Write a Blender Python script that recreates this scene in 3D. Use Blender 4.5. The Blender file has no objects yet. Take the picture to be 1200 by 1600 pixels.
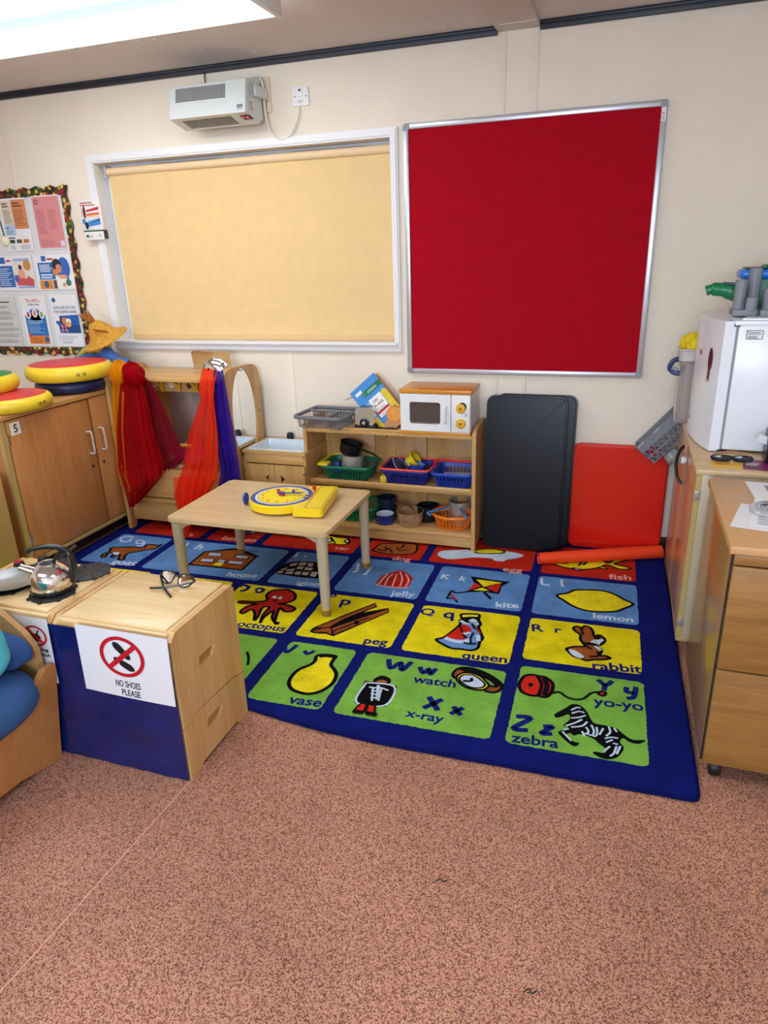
import bpy, bmesh, math, random
from mathutils import Vector, Matrix, noise
from mathutils.geometry import tessellate_polygon
random.seed(7)
scene = bpy.context.scene
COL = scene.collection
PI = math.pi

# ------------------------------------------------------------------ camera
cam_d = bpy.data.cameras.new('camera')
cam_d.sensor_fit = 'VERTICAL'
cam_d.sensor_height = 36.0
cam_d.sensor_width = 27.0
cam_d.lens = 1076.85 / 1600 * 36.0
cam_d.clip_start = 0.05
cam = bpy.data.objects.new('camera', cam_d)
COL.objects.link(cam)
_fw = Vector((-0.30907504, 0.88465612, -0.34907904))
_rt = Vector((0.94737044, 0.31859593, -0.03139896))
_up = Vector((-0.08343788, 0.3404118, 0.9365671))
_m = Matrix((_rt, _up, -_fw)).transposed().to_4x4()
_m.translation = Vector((0, -3.6489, 1.5307))
cam.matrix_world = _m
scene.camera = cam

# ------------------------------------------------------------------ world, lights, exposure
world = bpy.data.worlds.new('world')
scene.world = world
world.use_nodes = True
world.node_tree.nodes['Background'].inputs[0].default_value = (0.50, 0.68, 1.0, 1)
world.node_tree.nodes['Background'].inputs[1].default_value = 2.2
scene.view_settings.view_transform = 'Standard'
scene.view_settings.look = 'None'
scene.view_settings.exposure = 0.04
scene.view_settings.gamma = 1
scene.view_settings.use_curve_mapping = False
TUBE = 7.0          # radiance of the fluorescent diffusers
# daylight coming through the window behind the camera
dl = bpy.data.lights.new('daylight', 'AREA')
dl.shape = 'RECTANGLE'; dl.size = 1.75; dl.size_y = 1.0
dl.energy = 95; dl.color = (0.64, 0.79, 1.0)
dlo = bpy.data.objects.new('daylight', dl); COL.objects.link(dlo)
dlo.location = (-0.4, -6.27, 1.55); dlo.rotation_euler = (-PI/2, 0, PI)   # faces +Y
dlo.rotation_euler = Vector((0, 1, -0.12)).to_track_quat('-Z', 'Y').to_euler()

# ------------------------------------------------------------------ helpers
def lin(c):
    if isinstance(c, str):
        c = c.lstrip('#'); c = tuple(int(c[i:i+2], 16)/255 for i in (0, 2, 4))
    return tuple((x/12.92 if x <= 0.04045 else ((x+0.055)/1.055)**2.4) for x in c) + (1.0,)

MC = {}
def mat(col, rough=0.5, metal=0.0, var=0.0, scale=30, bump=0.0, bscale=200, coat=0.0, trans=0.0, spec=0.5, emit=0, kind=None):
    key = (col, rough, metal, var, scale, bump, bscale, coat, trans, spec, emit, kind)
    if key in MC: return MC[key]
    m = bpy.data.materials.new('material'); m.use_nodes = True
    nt = m.node_tree; N = nt.nodes; L = nt.links
    p = N['Principled BSDF']
    p.inputs['Base Color'].default_value = lin(col)
    p.inputs['Roughness'].default_value = rough
    p.inputs['Metallic'].default_value = metal
    p.inputs['Coat Weight'].default_value = coat
    p.inputs['Transmission Weight'].default_value = trans
    p.inputs['Specular IOR Level'].default_value = spec
    if emit:
        p.inputs['Emission Color'].default_value = lin(col); p.inputs['Emission Strength'].default_value = emit
    tc = None
    if var or bump:
        tc = N.new('ShaderNodeTexCoord')
    if var:
        n = N.new('ShaderNodeTexNoise'); n.inputs['Scale'].default_value = scale; n.inputs['Detail'].default_value = 6
        L.new(tc.outputs['Object'], n.inputs['Vector'])
        r = N.new('ShaderNodeValToRGB'); c = lin(col)
        r.color_ramp.elements[0].position = 0.3; r.color_ramp.elements[1].position = 0.7
        r.color_ramp.elements[0].color = tuple(x*(1-var) for x in c[:3])+(1,)
        r.color_ramp.elements[1].color = tuple(min(1, x*(1+var)) for x in c[:3])+(1,)
        L.new(n.outputs['Fac'], r.inputs[0]); L.new(r.outputs[0], p.inputs['Base Color'])
    if bump:
        n2 = N.new('ShaderNodeTexNoise'); n2.inputs['Scale'].default_value = bscale; n2.inputs['Detail'].default_value = 3
        L.new(tc.outputs['Object'], n2.inputs['Vector'])
        b = N.new('ShaderNodeBump'); b.inputs['Strength'].default_value = bump; b.inputs['Distance'].default_value = 0.002
        L.new(n2.outputs['Fac'], b.inputs['Height']); L.new(b.outputs[0], p.inputs['Normal'])
    MC[key] = m
    return m

def wood(c1, c2, axis='x', rough=0.4, freq=28, coat=0.15, spec=0.4):
    key = ('wood', c1, c2, axis, rough, freq, coat)
    if key in MC: return MC[key]
    m = bpy.data.materials.new('wood'); m.use_nodes = True
    nt = m.node_tree; N = nt.nodes; L = nt.links; p = N['Principled BSDF']
    p.inputs['Roughness'].default_value = rough; p.inputs['Coat Weight'].default_value = coat
    p.inputs['Specular IOR Level'].default_value = spec
    tc = N.new('ShaderNodeTexCoord'); mp = N.new('ShaderNodeMapping')
    s = [freq, freq, freq]; s['xyz'.index(axis)] = freq*0.07
    mp.inputs['Scale'].default_value = s
    L.new(tc.outputs['Object'], mp.inputs[0])
    n = N.new('ShaderNodeTexNoise'); n.inputs['Scale'].default_value = 1.0; n.inputs['Detail'].default_value = 8; n.inputs['Roughness'].default_value = 0.6; n.inputs['Distortion'].default_value = 0.6
    L.new(mp.outputs[0], n.inputs['Vector'])
    n2 = N.new('ShaderNodeTexNoise'); n2.inputs['Scale'].default_value = 7.0; n2.inputs['Detail'].default_value = 4
    L.new(mp.outputs[0], n2.inputs['Vector'])
    mx = N.new('ShaderNodeMath'); mx.operation = 'MULTIPLY_ADD'; mx.inputs[1].default_value = 0.35
    L.new(n2.outputs['Fac'], mx.inputs[0]); 
    m3 = N.new('ShaderNodeMath'); m3.operation = 'MULTIPLY'; m3.inputs[1].default_value = 0.65
    L.new(n.outputs['Fac'], m3.inputs[0]); L.new(m3.outputs[0], mx.inputs[2])
    r = N.new('ShaderNodeValToRGB')
    r.color_ramp.elements[0].position = 0.34; r.color_ramp.elements[0].color = lin(c2)
    r.color_ramp.elements[1].position = 0.62; r.color_ramp.elements[1].color = lin(c1)
    L.new(mx.outputs[0], r.inputs[0]); L.new(r.outputs[0], p.inputs['Base Color'])
    MC[key] = m
    return m

def sheer(col, t=0.25):
    key = ('sheer', col, t)
    if key in MC: return MC[key]
    m = bpy.data.materials.new('organza'); m.use_nodes = True
    nt = m.node_tree; N = nt.nodes; L = nt.links; N.clear()
    o = N.new('ShaderNodeOutputMaterial')
    d = N.new('ShaderNodeBsdfDiffuse'); d.inputs[0].default_value = lin(col)
    tr = N.new('ShaderNodeBsdfTranslucent'); tr.inputs[0].default_value = lin(col)
    a = N.new('ShaderNodeMixShader'); a.inputs[0].default_value = 0.4
    L.new(d.outputs[0], a.inputs[1]); L.new(tr.outputs[0], a.inputs[2])
    tp = N.new('ShaderNodeBsdfTransparent')
    tp.inputs[0].default_value = tuple(0.5+0.5*x for x in lin(col)[:3])+(1,)
    b = N.new('ShaderNodeMixShader'); b.inputs[0].default_value = t
    L.new(a.outputs[0], b.inputs[1]); L.new(tp.outputs[0], b.inputs[2]); L.new(b.outputs[0], o.inputs[0])
    MC[key] = m
    return m

def smooth_pts(pts, closed=True, n=6):
    P = [Vector(p) for p in pts]; out = []
    k = len(P)
    rng = range(k) if closed else range(k-1)
    for i in rng:
        if closed: a, b, c, d = P[(i-1) % k], P[i], P[(i+1) % k], P[(i+2) % k]
        else: a, b, c, d = P[max(i-1, 0)], P[i], P[i+1], P[min(i+2, k-1)]
        for j in range(n):
            t = j/n
            out.append(0.5*((2*b)+(-a+c)*t+(2*a-5*b+4*c-d)*t*t+(-a+3*b-3*c+d)*t**3))
    if not closed: out.append(P[-1])
    return out

GL = {}
def glyphs(s, bold=0.0):
    k = (s, bold)
    if k in GL: return GL[k]
    cu = bpy.data.curves.new('t', 'FONT'); cu.body = s; cu.size = 1; cu.offset = bold; cu.resolution_u = 3
    o = bpy.data.objects.new('t', cu)
    me = bpy.data.meshes.new_from_object(o)
    V = [v.co.copy() for v in me.vertices]; F = [tuple(p.vertices) for p in me.polygons]
    bpy.data.objects.remove(o); bpy.data.curves.remove(cu); bpy.data.meshes.remove(me)
    GL[k] = (V, F)
    return GL[k]

class B:
    def __init__(s, m=None):
        s.bm = bmesh.new(); s.mats = []; s.mi = 0; s.M = Matrix()
        if m: s.use(m)
    def use(s, m):
        if m not in s.mats: s.mats.append(m)
        s.mi = s.mats.index(m); return s
    def v(s, co): return s.bm.verts.new(s.M @ Vector(co))
    def f(s, vs, smooth=False):
        try: fc = s.bm.faces.new(vs)
        except ValueError: return None
        fc.material_index = s.mi; fc.smooth = smooth; return fc
    def poly(s, pts): return s.f([s.v(p) for p in pts])
    def box(s, x0, x1, y0, y1, z0, z1, bev=0.0, seg=2):
        V = [s.v((x, y, z)) for z in (z0, z1) for y in (y0, y1) for x in (x0, x1)]
        F = [s.f([V[i] for i in q]) for q in ((0, 2, 3, 1), (4, 5, 7, 6), (0, 1, 5, 4), (2, 6, 7, 3), (0, 4, 6, 2), (1, 3, 7, 5))]
        if bev:
            es = {e for f in F for e in f.edges}
            r = bmesh.ops.bevel(s.bm, geom=list(es), offset=bev, segments=seg, affect='EDGES', profile=0.5)
            for f in r['faces']: f.material_index = s.mi
        return s
    def prism(s, pts, d0, d1, plane='xy', holes=(), bev=0.0):
        def mk(p, d):
            a, b = p[0], p[1]
            return {'xy': (a, b, d), 'xz': (a, d, b), 'yz': (d, a, b)}[plane]
        loops = [list(pts)] + [list(h) for h in holes]
        flat = [p for l in loops for p in l]
        tris = tessellate_polygon([[Vector((p[0], p[1], 0)) for p in l] for l in loops])
        lo = [s.v(mk(p, d0)) for p in flat]; hi = [s.v(mk(p, d1)) for p in flat]
        if not holes:
            s.f(lo[::-1]); s.f(hi)
        else:
            for t in tris:
                s.f([lo[i] for i in t][::-1]); s.f([hi[i] for i in t])
        k = 0; top = []
        for l in loops:
            n = len(l)
            for i in range(n):
                a, b = k+i, k+(i+1) % n
                s.f([lo[a], lo[b], hi[b], hi[a]])
            k += n
        if bev:
            es = [e for e in s.bm.edges if (e.verts[0] in hi and e.verts[1] in hi) or (e.verts[0] in lo and e.verts[1] in lo)]
            es = [e for e in es if len(e.link_faces) == 2 and e.calc_face_angle(0) > 0.5]
            r = bmesh.ops.bevel(s.bm, geom=es, offset=bev, segments=2, affect='EDGES', profile=0.5)
            for f in r['faces']: f.material_index = s.mi
        return s
    def tube(s, pts, r, seg=8, closed=False, caps=True, flat=1.0):
        P = [Vector(p) for p in pts]; n = len(P)
        R = r if isinstance(r, (list, tuple)) else [r]*n
        T = []
        for i in range(n):
            a = P[(i-1) % n] if (closed or i > 0) else P[i]
            b = P[(i+1) % n] if (closed or i < n-1) else P[i]
            d = b-a
            T.append(d.normalized() if d.length > 1e-9 else Vector((0, 0, 1)))
        up = Vector((0, 0, 1)) if abs(T[0].z) < 0.9 else Vector((1, 0, 0))
        rings = []
        nrm = (up - T[0]*up.dot(T[0])).normalized()
        for i in range(n):
            nrm = (nrm - T[i]*nrm.dot(T[i])).normalized()
            bi = T[i].cross(nrm)
            rings.append([s.v(P[i]+(nrm*math.cos(2*PI*j/seg)*flat+bi*math.sin(2*PI*j/seg))*R[i]) for j in range(seg)])
        for i in range(n if closed else n-1):
            a, b = rings[i], rings[(i+1) % n]
            for j in range(seg): s.f([a[j], a[(j+1) % seg], b[(j+1) % seg], b[j]], True)
        if not closed and caps:
            s.f(rings[0][::-1]); s.f(rings[-1])
        return s
    def cyl(s, p0, p1, r0, r1=None, seg=20):
        return s.tube([p0, p1], [r0, r1 if r1 is not None else r0], seg)
    def lathe(s, prof, c=(0, 0, 0), seg=32, sx=1, sy=1, axis='z'):
        c = Vector(c); rings = []
        for r, z in prof:
            ring = []
            for j in range(seg):
                a = 2*PI*j/seg; x, y = r*math.cos(a)*sx, r*math.sin(a)*sy
                q = {'z': (x, y, z), 'x': (z, x, y), 'y': (x, -z, y)}[axis]
                ring.append(q)
            rings.append([s.v(c+Vector(ring[0]))] if r < 1e-6 else [s.v(c+Vector(q)) for q in ring])
        for a, b in zip(rings, rings[1:]):
            for j in range(seg):
                k = (j+1) % seg
                if len(a) == 1 and len(b) == 1: continue
                if len(a) == 1: s.f([a[0], b[k], b[j]], True)
                elif len(b) == 1: s.f([a[j], a[k], b[0]], True)
                else: s.f([a[j], a[k], b[k], b[j]], True)
        return s
    def ball(s, c, r, sx=1, sy=1, sz=1, seg=20, rings=10):
        prof = [(math.sin(PI*i/rings)*r, -math.cos(PI*i/rings)*r*sz) for i in range(rings+1)]
        prof[0] = (0, prof[0][1]); prof[-1] = (0, prof[-1][1])
        return s.lathe(prof, c, seg, sx, sy)
    def grid(s, fn, nu, nv):
        G = [[s.v(fn(i/nu, j/nv)) for j in range(nv+1)] for i in range(nu+1)]
        for i in range(nu):
            for j in range(nv): s.f([G[i][j], G[i+1][j], G[i+1][j+1], G[i][j+1]], True)
        return s
    def face2(s, F, pts, k=0):           # concave polygon in a decal frame F(u,v,layer)
        tris = tessellate_polygon([[Vector((p[0], p[1], 0)) for p in pts]])
        V = [s.v(F(p[0], p[1], k)) for p in pts]
        for t in tris: s.f([V[i] for i in t])
    def ribbon(s, F, pts, w, k=0, closed=False):
        P = [Vector((p[0], p[1])) for p in pts]; n = len(P); A = []; C = []
        for i in range(n):
            a = P[(i-1) % n] if (closed or i > 0) else P[i]
            b = P[(i+1) % n] if (closed or i < n-1) else P[i]
            d = b-a
            if d.length < 1e-9: d = Vector((1, 0))
            d.normalize(); nn = Vector((-d.y, d.x))*w/2
            A.append(s.v(F(*(P[i]+nn), k))); C.append(s.v(F(*(P[i]-nn), k)))
        for i in range(n if closed else n-1):
            j = (i+1) % n
            s.f([A[i], A[j], C[j], C[i]])
    def text(s, F, t, u, v, h=None, w=None, k=0, bold=0.0, ang=0.0, align='l'):
        V, Fc = glyphs(t, bold)
        if not V: return
        x0 = min(p.x for p in V); x1 = max(p.x for p in V)
        sx = (w/(x1-x0)) if w else h; sy = h if h else sx
        off = {'l': 0, 'c': -(x1-x0)*sx/2, 'r': -(x1-x0)*sx}[align]
        ca, sa = math.cos(ang), math.sin(ang); vs = []
        for p in V:
            a = (p.x-x0)*sx+off; b = p.y*sy
            vs.append(s.v(F(u+a*ca-b*sa, v+a*sa+b*ca, k)))
        for f in Fc: s.f([vs[i] for i in f])
    # decal shorthand on frame F with colours
    def rect(s, F, col, u0, v0, u1, v1, k=1, rough=0.55):
        s.use(mat(col, rough)); s.f([s.v(F(u, v, k)) for u, v in ((u0, v0), (u1, v0), (u1, v1), (u0, v1))])
    def ell(s, F, col, cu, cv, ru, rv=None, k=2, rough=0.55, n=28):
        rv = rv or ru; s.use(mat(col, rough))
        s.f([s.v(F(cu+ru*math.cos(2*PI*i/n), cv+rv*math.sin(2*PI*i/n), k)) for i in range(n)])
    def lines(s, F, col, u0, v0, u1, v1, n, k=2, th=0.4, seed=0):
        rr = random.Random(seed); s.use(mat(col, 0.6)); dv = (v1-v0)/n
        for i in range(n):
            e = u0+(u1-u0)*(0.65+0.35*rr.random()); v = v0+dv*i
            s.f([s.v(F(a, b, k)) for a, b in ((u0, v), (e, v), (e, v+dv*th), (u0, v+dv*th))])

ORG = {}
def mkobj(name, b, parent=None, smooth_ang=35, loc=None, world=True):
    me = bpy.data.meshes.new(name)
    off = None
    if loc is not None: off = Vector(loc)
    elif parent is not None and world and parent in ORG: off = ORG[parent]
    if off is not None: bmesh.ops.translate(b.bm, verts=b.bm.verts, vec=-off)
    bmesh.ops.recalc_face_normals(b.bm, faces=b.bm.faces) if not getattr(b, 'keep', False) else None
    for f in b.bm.faces: f.smooth = True
    b.bm.to_mesh(me); b.bm.free()
    me.set_sharp_from_angle(angle=math.radians(smooth_ang))
    for m in b.mats: me.materials.append(m)
    o = bpy.data.objects.new(name, me); COL.objects.link(o)
    if parent is not None:
        o.parent = parent
        if parent in ORG: ORG[o] = ORG[parent]
    if loc is not None: o.location = loc
    return o
part = mkobj
def thing(name, label, cat, loc, group=None, rz=0.0, world=True):
    o = bpy.data.objects.new(name, None); COL.objects.link(o); o.empty_display_size = 0.05
    o.location = loc; o.rotation_euler = (0, 0, rz); o['label'] = label; o['category'] = cat
    if group: o['group'] = group
    if world: ORG[o] = Vector(loc)
    return o
def tag(o, label, cat, group=None):
    o['label'] = label; o['category'] = cat
    if group: o['group'] = group
    return o
def solo(name, b, label, cat, loc, group=None, **kw):
    return tag(mkobj(name, b, None, loc=loc, **kw), label, cat, group)
def struct(name, b, **kw):
    o = mkobj(name, b, **kw); o['kind'] = 'structure'; ORG[o] = Vector((0, 0, 0)); return o
def rrect(x0, x1, y0, y1, r, n=4):
    P = []
    for cx, cy, a0 in ((x1-r, y1-r, 0), (x0+r, y1-r, 90), (x0+r, y0+r, 180), (x1-r, y0+r, 270)):
        for i in range(n+1):
            a = math.radians(a0+90*i/n); P.append((cx+r*math.cos(a), cy+r*math.sin(a)))
    return P
def YF(y, x0, z0, d=0.0006): return lambda u, v, k: (x0+u, y-d*k, z0+v)      # decal frame on a plane facing -Y
def XF(x, y0, z0, sgn=1, d=0.0006): return lambda u, v, k: (x+sgn*d*k, y0+sgn*u, z0+v)

# ------------------------------------------------------------------ room shell
XL, XR, YB, ZC = -4.15, 0.82, -6.3, 2.475
m_wall = mat('#ece1d0', 0.72, var=0.03, scale=3, bump=0.25, bscale=120)
m_ceil = mat('#d2cac8', 0.8, var=0.02, scale=4, bump=0.15, bscale=90)
m_white = mat('#e8e9ec', 0.35)
m_trimk = mat('#1b2230', 0.45)

def carpet():
    m = bpy.data.materials.new('carpet'); m.use_nodes = True
    nt = m.node_tree; N = nt.nodes; L = nt.links; p = N['Principled BSDF']; p.inputs['Roughness'].default_value = 0.95
    p.inputs['Specular IOR Level'].default_value = 0.1
    tc = N.new('ShaderNodeTexCoord')
    n = N.new('ShaderNodeTexNoise'); n.inputs['Scale'].default_value = 300; n.inputs['Detail'].default_value = 2; n.inputs['Roughness'].default_value = 0.8
    n2 = N.new('ShaderNodeTexNoise'); n2.inputs['Scale'].default_value = 2.2; n2.inputs['Detail'].default_value = 5
    L.new(tc.outputs['Object'], n.inputs['Vector']); L.new(tc.outputs['Object'], n2.inputs['Vector'])
    r = N.new('ShaderNodeValToRGB'); e = r.color_ramp.elements
    e[0].position = 0.40; e[0].color = lin('#6e4c40'); e[1].position = 0.62; e[1].color = lin('#cf9b82')
    x = e.new(0.48); x.color = lin('#b47c66')
    vo = N.new('ShaderNodeTexVoronoi'); vo.inputs['Scale'].default_value = 330; L.new(tc.outputs['Object'], vo.inputs['Vector'])
    sc_ = N.new('ShaderNodeSeparateColor'); L.new(vo.outputs['Color'], sc_.inputs[0])
    ma = N.new('ShaderNodeMath'); ma.operation = 'MULTIPLY_ADD'; ma.inputs[1].default_value = .34; L.new(sc_.outputs[0], ma.inputs[0])
    mb_ = N.new('ShaderNodeMath'); mb_.operation = 'MULTIPLY'; mb_.inputs[1].default_value = .68; L.new(n.outputs['Fac'], mb_.inputs[0]); L.new(mb_.outputs[0], ma.inputs[2])
    L.new(ma.outputs[0], r.inputs[0])
    r2 = N.new('ShaderNodeValToRGB'); r2.color_ramp.elements[0].position = 0.3; r2.color_ramp.elements[0].color = (0.74, 0.74, 0.73, 1)
    r2.color_ramp.elements[1].position = 0.6; r2.color_ramp.elements[1].color = (.93, .92, .91, 1)
    L.new(n2.outputs['Fac'], r2.inputs[0])
    mx = N.new('ShaderNodeMix'); mx.data_type = 'RGBA'; mx.blend_type = 'MULTIPLY'; mx.inputs[0].default_value = 1
    L.new(r.outputs[0], mx.inputs[6]); L.new(r2.outputs[0], mx.inputs[7]); L.new(mx.outputs[2], p.inputs['Base Color'])
    b = N.new('ShaderNodeBump'); b.inputs['Strength'].default_value = 0.3; b.inputs['Distance'].default_value = 0.0015
    L.new(n.outputs['Fac'], b.inputs['Height']); L.new(b.outputs[0], p.inputs['Normal'])
    return m
b = B(carpet()); b.box(XL-.1, XR+.1, YB-.1, 0.1, -0.1, 0); struct('floor', b)
b = B(m_ceil); b.box(XL-.1, XR+.1, YB-.1, 0.3, ZC, ZC+.1); 
rr = random.Random(3)
for i in range(26):
    x, y = rr.uniform(-3.6, 0.4), rr.uniform(-1.2, -0.05); b.use(m_white).lathe([(0, ZC-.003), (.004, ZC-.002), (.006, ZC)], (x, y, 0), 8)
struct('ceiling', b)
b = B(m_wall)
WX0, WX1, WZ0, WZ1 = -2.965, -1.175, 1.083, 2.074
b.prism([(XL-.1, 0), (XR+.1, 0), (XR+.1, ZC), (XL-.1, ZC)], 0, 0.16, 'xz', holes=[[(WX0, WZ0), (WX0, WZ1), (WX1, WZ1), (WX1, WZ0)]])
# small filler blobs on the paintwork
for x, z, r in [(-1.44, .80, .006), (-1.36, .74, .008), (-1.40, .70, .006), (-1.30, .72, .007), (-1.25, .69, .006), (-1.47, .78, .008), (.30, 1.45, .01), (.22, 1.40, .008), (.14, 1.06, .01), (-2.9, 2.2, .006), (-1.33, .66, .007)]:
    b.lathe([(r, 0.0), (r*.7, .0015), (0, .002)], (x, 0, z), 10, 1, 1, 'y')
struct('wall_back', b)
b = B(mat('#d9a08c', .9)); b.tube([(-1.172, -2.12, .0002), (-1.2, -2.7, .0002), (-1.26, -3.8, .0002)], .0018, 5); o = part('carpet_seam', b, bpy.data.objects['floor'])
for x, y in ((-.332, -2.344), (-.076, -2.566)):
    b = B(mat('#1c1a1a', .8)); b.tube(smooth_pts([(x-.014, y-.004, .003), (x-.003, y+.006, .005), (x+.004, y-.002, .004), (x+.014, y+.008, .003)], False, 4), .0016, 5)
    solo('thread', b, 'loose dark thread on the carpet, ' + ('nearer the rug' if y > -2.45 else 'closest to the bottom edge'), 'thread', (x, y, 0))
b = B(m_wall); b.box(XL-.1, XL, YB, 0, 0, ZC); struct('wall_left', b)
b = B(m_wall); b.box(XR, XR+.1, YB, 0, 0, ZC); struct('wall_right', b)
b = B(m_wall); b.prism([(XL-.1, 0), (XR+.1, 0), (XR+.1, ZC), (XL-.1, ZC)], YB-.1, YB, 'xz', holes=[[(-1.3, 1.0), (-1.3, 2.1), (.5, 2.1), (.5, 1.0)]]); struct('wall_front', b)
# window behind the camera
b = B(m_white)
b.prism([(-1.34, .96), (.54, .96), (.54, 2.14), (-1.34, 2.14)], YB, YB+.03, 'xz', holes=[[(-1.28, 1.02), (-1.28, 2.08), (.48, 2.08), (.48, 1.02)]])
b.box(-.42, -.38, YB-.06, YB-.02, 1.0, 2.1)
struct('window_2', b)
# dark moulding along the wall top, broken by the ceiling strip
for i, (x0, x1) in enumerate(((XL, -.655), (-.465, XR))):
    b = B(m_trimk); b.box(x0, x1, -.022, 0, ZC-.033, ZC, .003); b.box(x0, x1, -.03, 0, ZC-.014, ZC, .003); struct('trim_%d' % (i+1), b)
b = B(m_ceil); b.box(-.655, -.465, YB, -.0, ZC-.02, ZC, .002); b.use(m_white).box(-.63, -.47, -.115, -.112, ZC-.0215, ZC-.02); struct('trim_3', b)
# cover strips on wall joints
for i, (x0, x1, z0) in enumerate(((-.651, -.613, 0), (-.507, -.466, 0), (-1.835, -1.80, 0), (-3.575, -3.54, 1.95))):
    b = B(m_wall); 
    zt = {0: ZC-.02, 1: ZC-.02, 2: 1.03, 3: ZC-.033}[i]
    b.box(x0, x1, -.004, 0, z0, zt, .002); struct('trim_%d' % (i+4), b)
b = B(mat('#23211f', .6)); b.box(XL, XR, -.012, 0, 0, .09, .002); struct('baseboard_back', b)

# ---- window 1 with its white casing, frame and glass
b = B(m_white)
ox0, ox1, oz0, oz1 = -3.015, -1.137, 1.033, 2.117
b.prism([(ox0, oz0), (ox1, oz0), (ox1, oz1), (ox0, oz1)], -.016, 0, 'xz', holes=[[(WX0, WZ0), (WX0, WZ1), (WX1, WZ1), (WX1, WZ0)]], bev=.002)
b.prism([(ox0+.008, oz0+.008), (ox1-.008, oz0+.008), (ox1-.008, oz1-.008), (ox0+.008, oz1-.008)], -.022, -.016, 'xz', holes=[[(WX0-.008, WZ0-.012), (WX0-.008, WZ1+.008), (WX1+.008, WZ1+.008), (WX1+.008, WZ0-.012)]], bev=.002)
b.box(ox0+.02, ox1-.02, -.04, 0.0, WZ0-.012, WZ0+.002, .002); b.box(WX0+.0005, WX1-.0005, 0, 0.14, WZ0-.012, WZ0+.002)
w1 = struct('window_1', b)
b = B(m_white)
b.prism([(WX0, WZ0), (WX1, WZ0), (WX1, WZ1), (WX0, WZ1)], .10, .15, 'xz', holes=[[(WX0+.012, WZ0+.03), (WX0+.012, WZ1-.06), (-2.09, WZ1-.06), (-2.09, WZ0+.03)], [(-2.03, WZ0+.03), (-2.03, WZ1-.06), (WX1-.012, WZ1-.06), (WX1-.012, WZ0+.03)]], bev=.003)
part('window_frame', b, w1)
b = B(mat('#cfe0ff', .02, trans=1.0)); b.box(WX0+.05, WX1-.05, .123, .127, WZ0+.05, WZ1-.05); part('pane', b, w1)
for x0 in (-2.62, -1.75):
    b = B(mat('#15161a', .5)); b.box(x0, x0+.42, .094, .10, WZ1-.024, WZ1-.014); b.use(m_white).box(x0-.02, x0+.44, .09, .10, WZ1-.012, WZ1-.006, .001); part('trickle_vent', b, w1)
# roller blind
t = thing('roller_blind', 'cream roller blind pulled down over the whole window', 'blind', (-2.055, .05, 1.095))
b = B(mat('#e6c68e', .8, var=.03, scale=14, bump=.12, bscale=500))
BX0, BX1 = -2.918, -1.19
b.grid(lambda u, v: (BX0+(BX1-BX0)*u, .052+.002*math.sin(u*14+v*2), 1.11+(2.02-1.11)*v), 40, 12)
bb = part('blind_fabric', b, t)
b = B(mat('#dcb983', .75)); b.box(BX0, BX1, .047, .057, 1.086, 1.116, .003); part('bottom_bar', b, t)
b = B(mat('#e9cda4', .7)); b.cyl((BX0, .052, 2.032), (BX1, .052, 2.032), .021, seg=24); part('roller_tube', b, t)
b = B(mat('#b9bcc4', .3)); b.box(BX0-.012, BX0-.003, .03, .09, 2.0, 2.066, .002); b.box(BX1+.003, BX1+.012, .03, .09, 2.0, 2.066, .002)
b.tube([(BX0-.006, .03+.03*math.cos(a), 2.02-.03*abs(math.sin(a))) for a in [i*PI/8 for i in range(9)]], .0025, 6)
part('bracket', b, t)

# ------------------------------------------------------------------ ceiling light fittings
def fitting(x0, x1, yf, lab):
    t = thing('ceiling_light', lab, 'ceiling light', ((x0+x1)/2, yf-.3, 2.37), 'twin tube fluorescent ceiling fittings')
    b = B(mat('#dfe3e4', .35)); b.box(x0, x1, yf-.67, yf, ZC-.024, ZC, .003)
    part('housing', b, t)
    for y in (yf-.29, yf-.67):
        b = B(mat('#f6fbff', .4, emit=TUBE)); b.prism([(y+.005, ZC-.028), (y+.285, ZC-.028), (y+.285, ZC-.072), (y+.272, ZC-.085), (y+.018, ZC-.085), (y+.005, ZC-.072)], x0+.022, x1-.03, 'yz'); part('diffuser', b, t)
        b = B(mat('#7f938c', .5, emit=.5)); b.box(x0+.022, x1-.03, y+.001, y+.0045, ZC-.078, ZC-.034); b.use(mat('#4a4f52', .6)).box(x0+.022, x1-.03, y-.006, y+.0045, ZC-.034, ZC-.024); part('diffuser_side_gap_shade', b, t)  # dim side face; the dark strip above it paints the shadow gap
        for x in (x0, x1-.028):
            b = B(mat('#e9edf0', .35)); b.box(x, x+.02, y, y+.29, ZC-.088, ZC-.02, .003)
            xe = x+.021 if x > x0+.5 else x-.001
            b.use(mat('#7d715c', .6)).cyl((xe-.001, y+.08, ZC-.055), (xe+.001, y+.08, ZC-.055), .012, seg=14)
            part('end_cap', b, t)
fitting(-3.14, -1.325, -.812, 'white twin fluorescent ceiling light nearest the window wall, at the top left')
fitting(-3.2, -1.4, -3.2, 'white twin fluorescent ceiling light over the carpet by the sofa')
fitting(-.42, .6, -2.6, 'short white twin fluorescent ceiling light over the right-hand cabinets')
fitting(-2.2, -.4, -5.0, 'white twin fluorescent ceiling light by the window behind the viewer')

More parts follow.
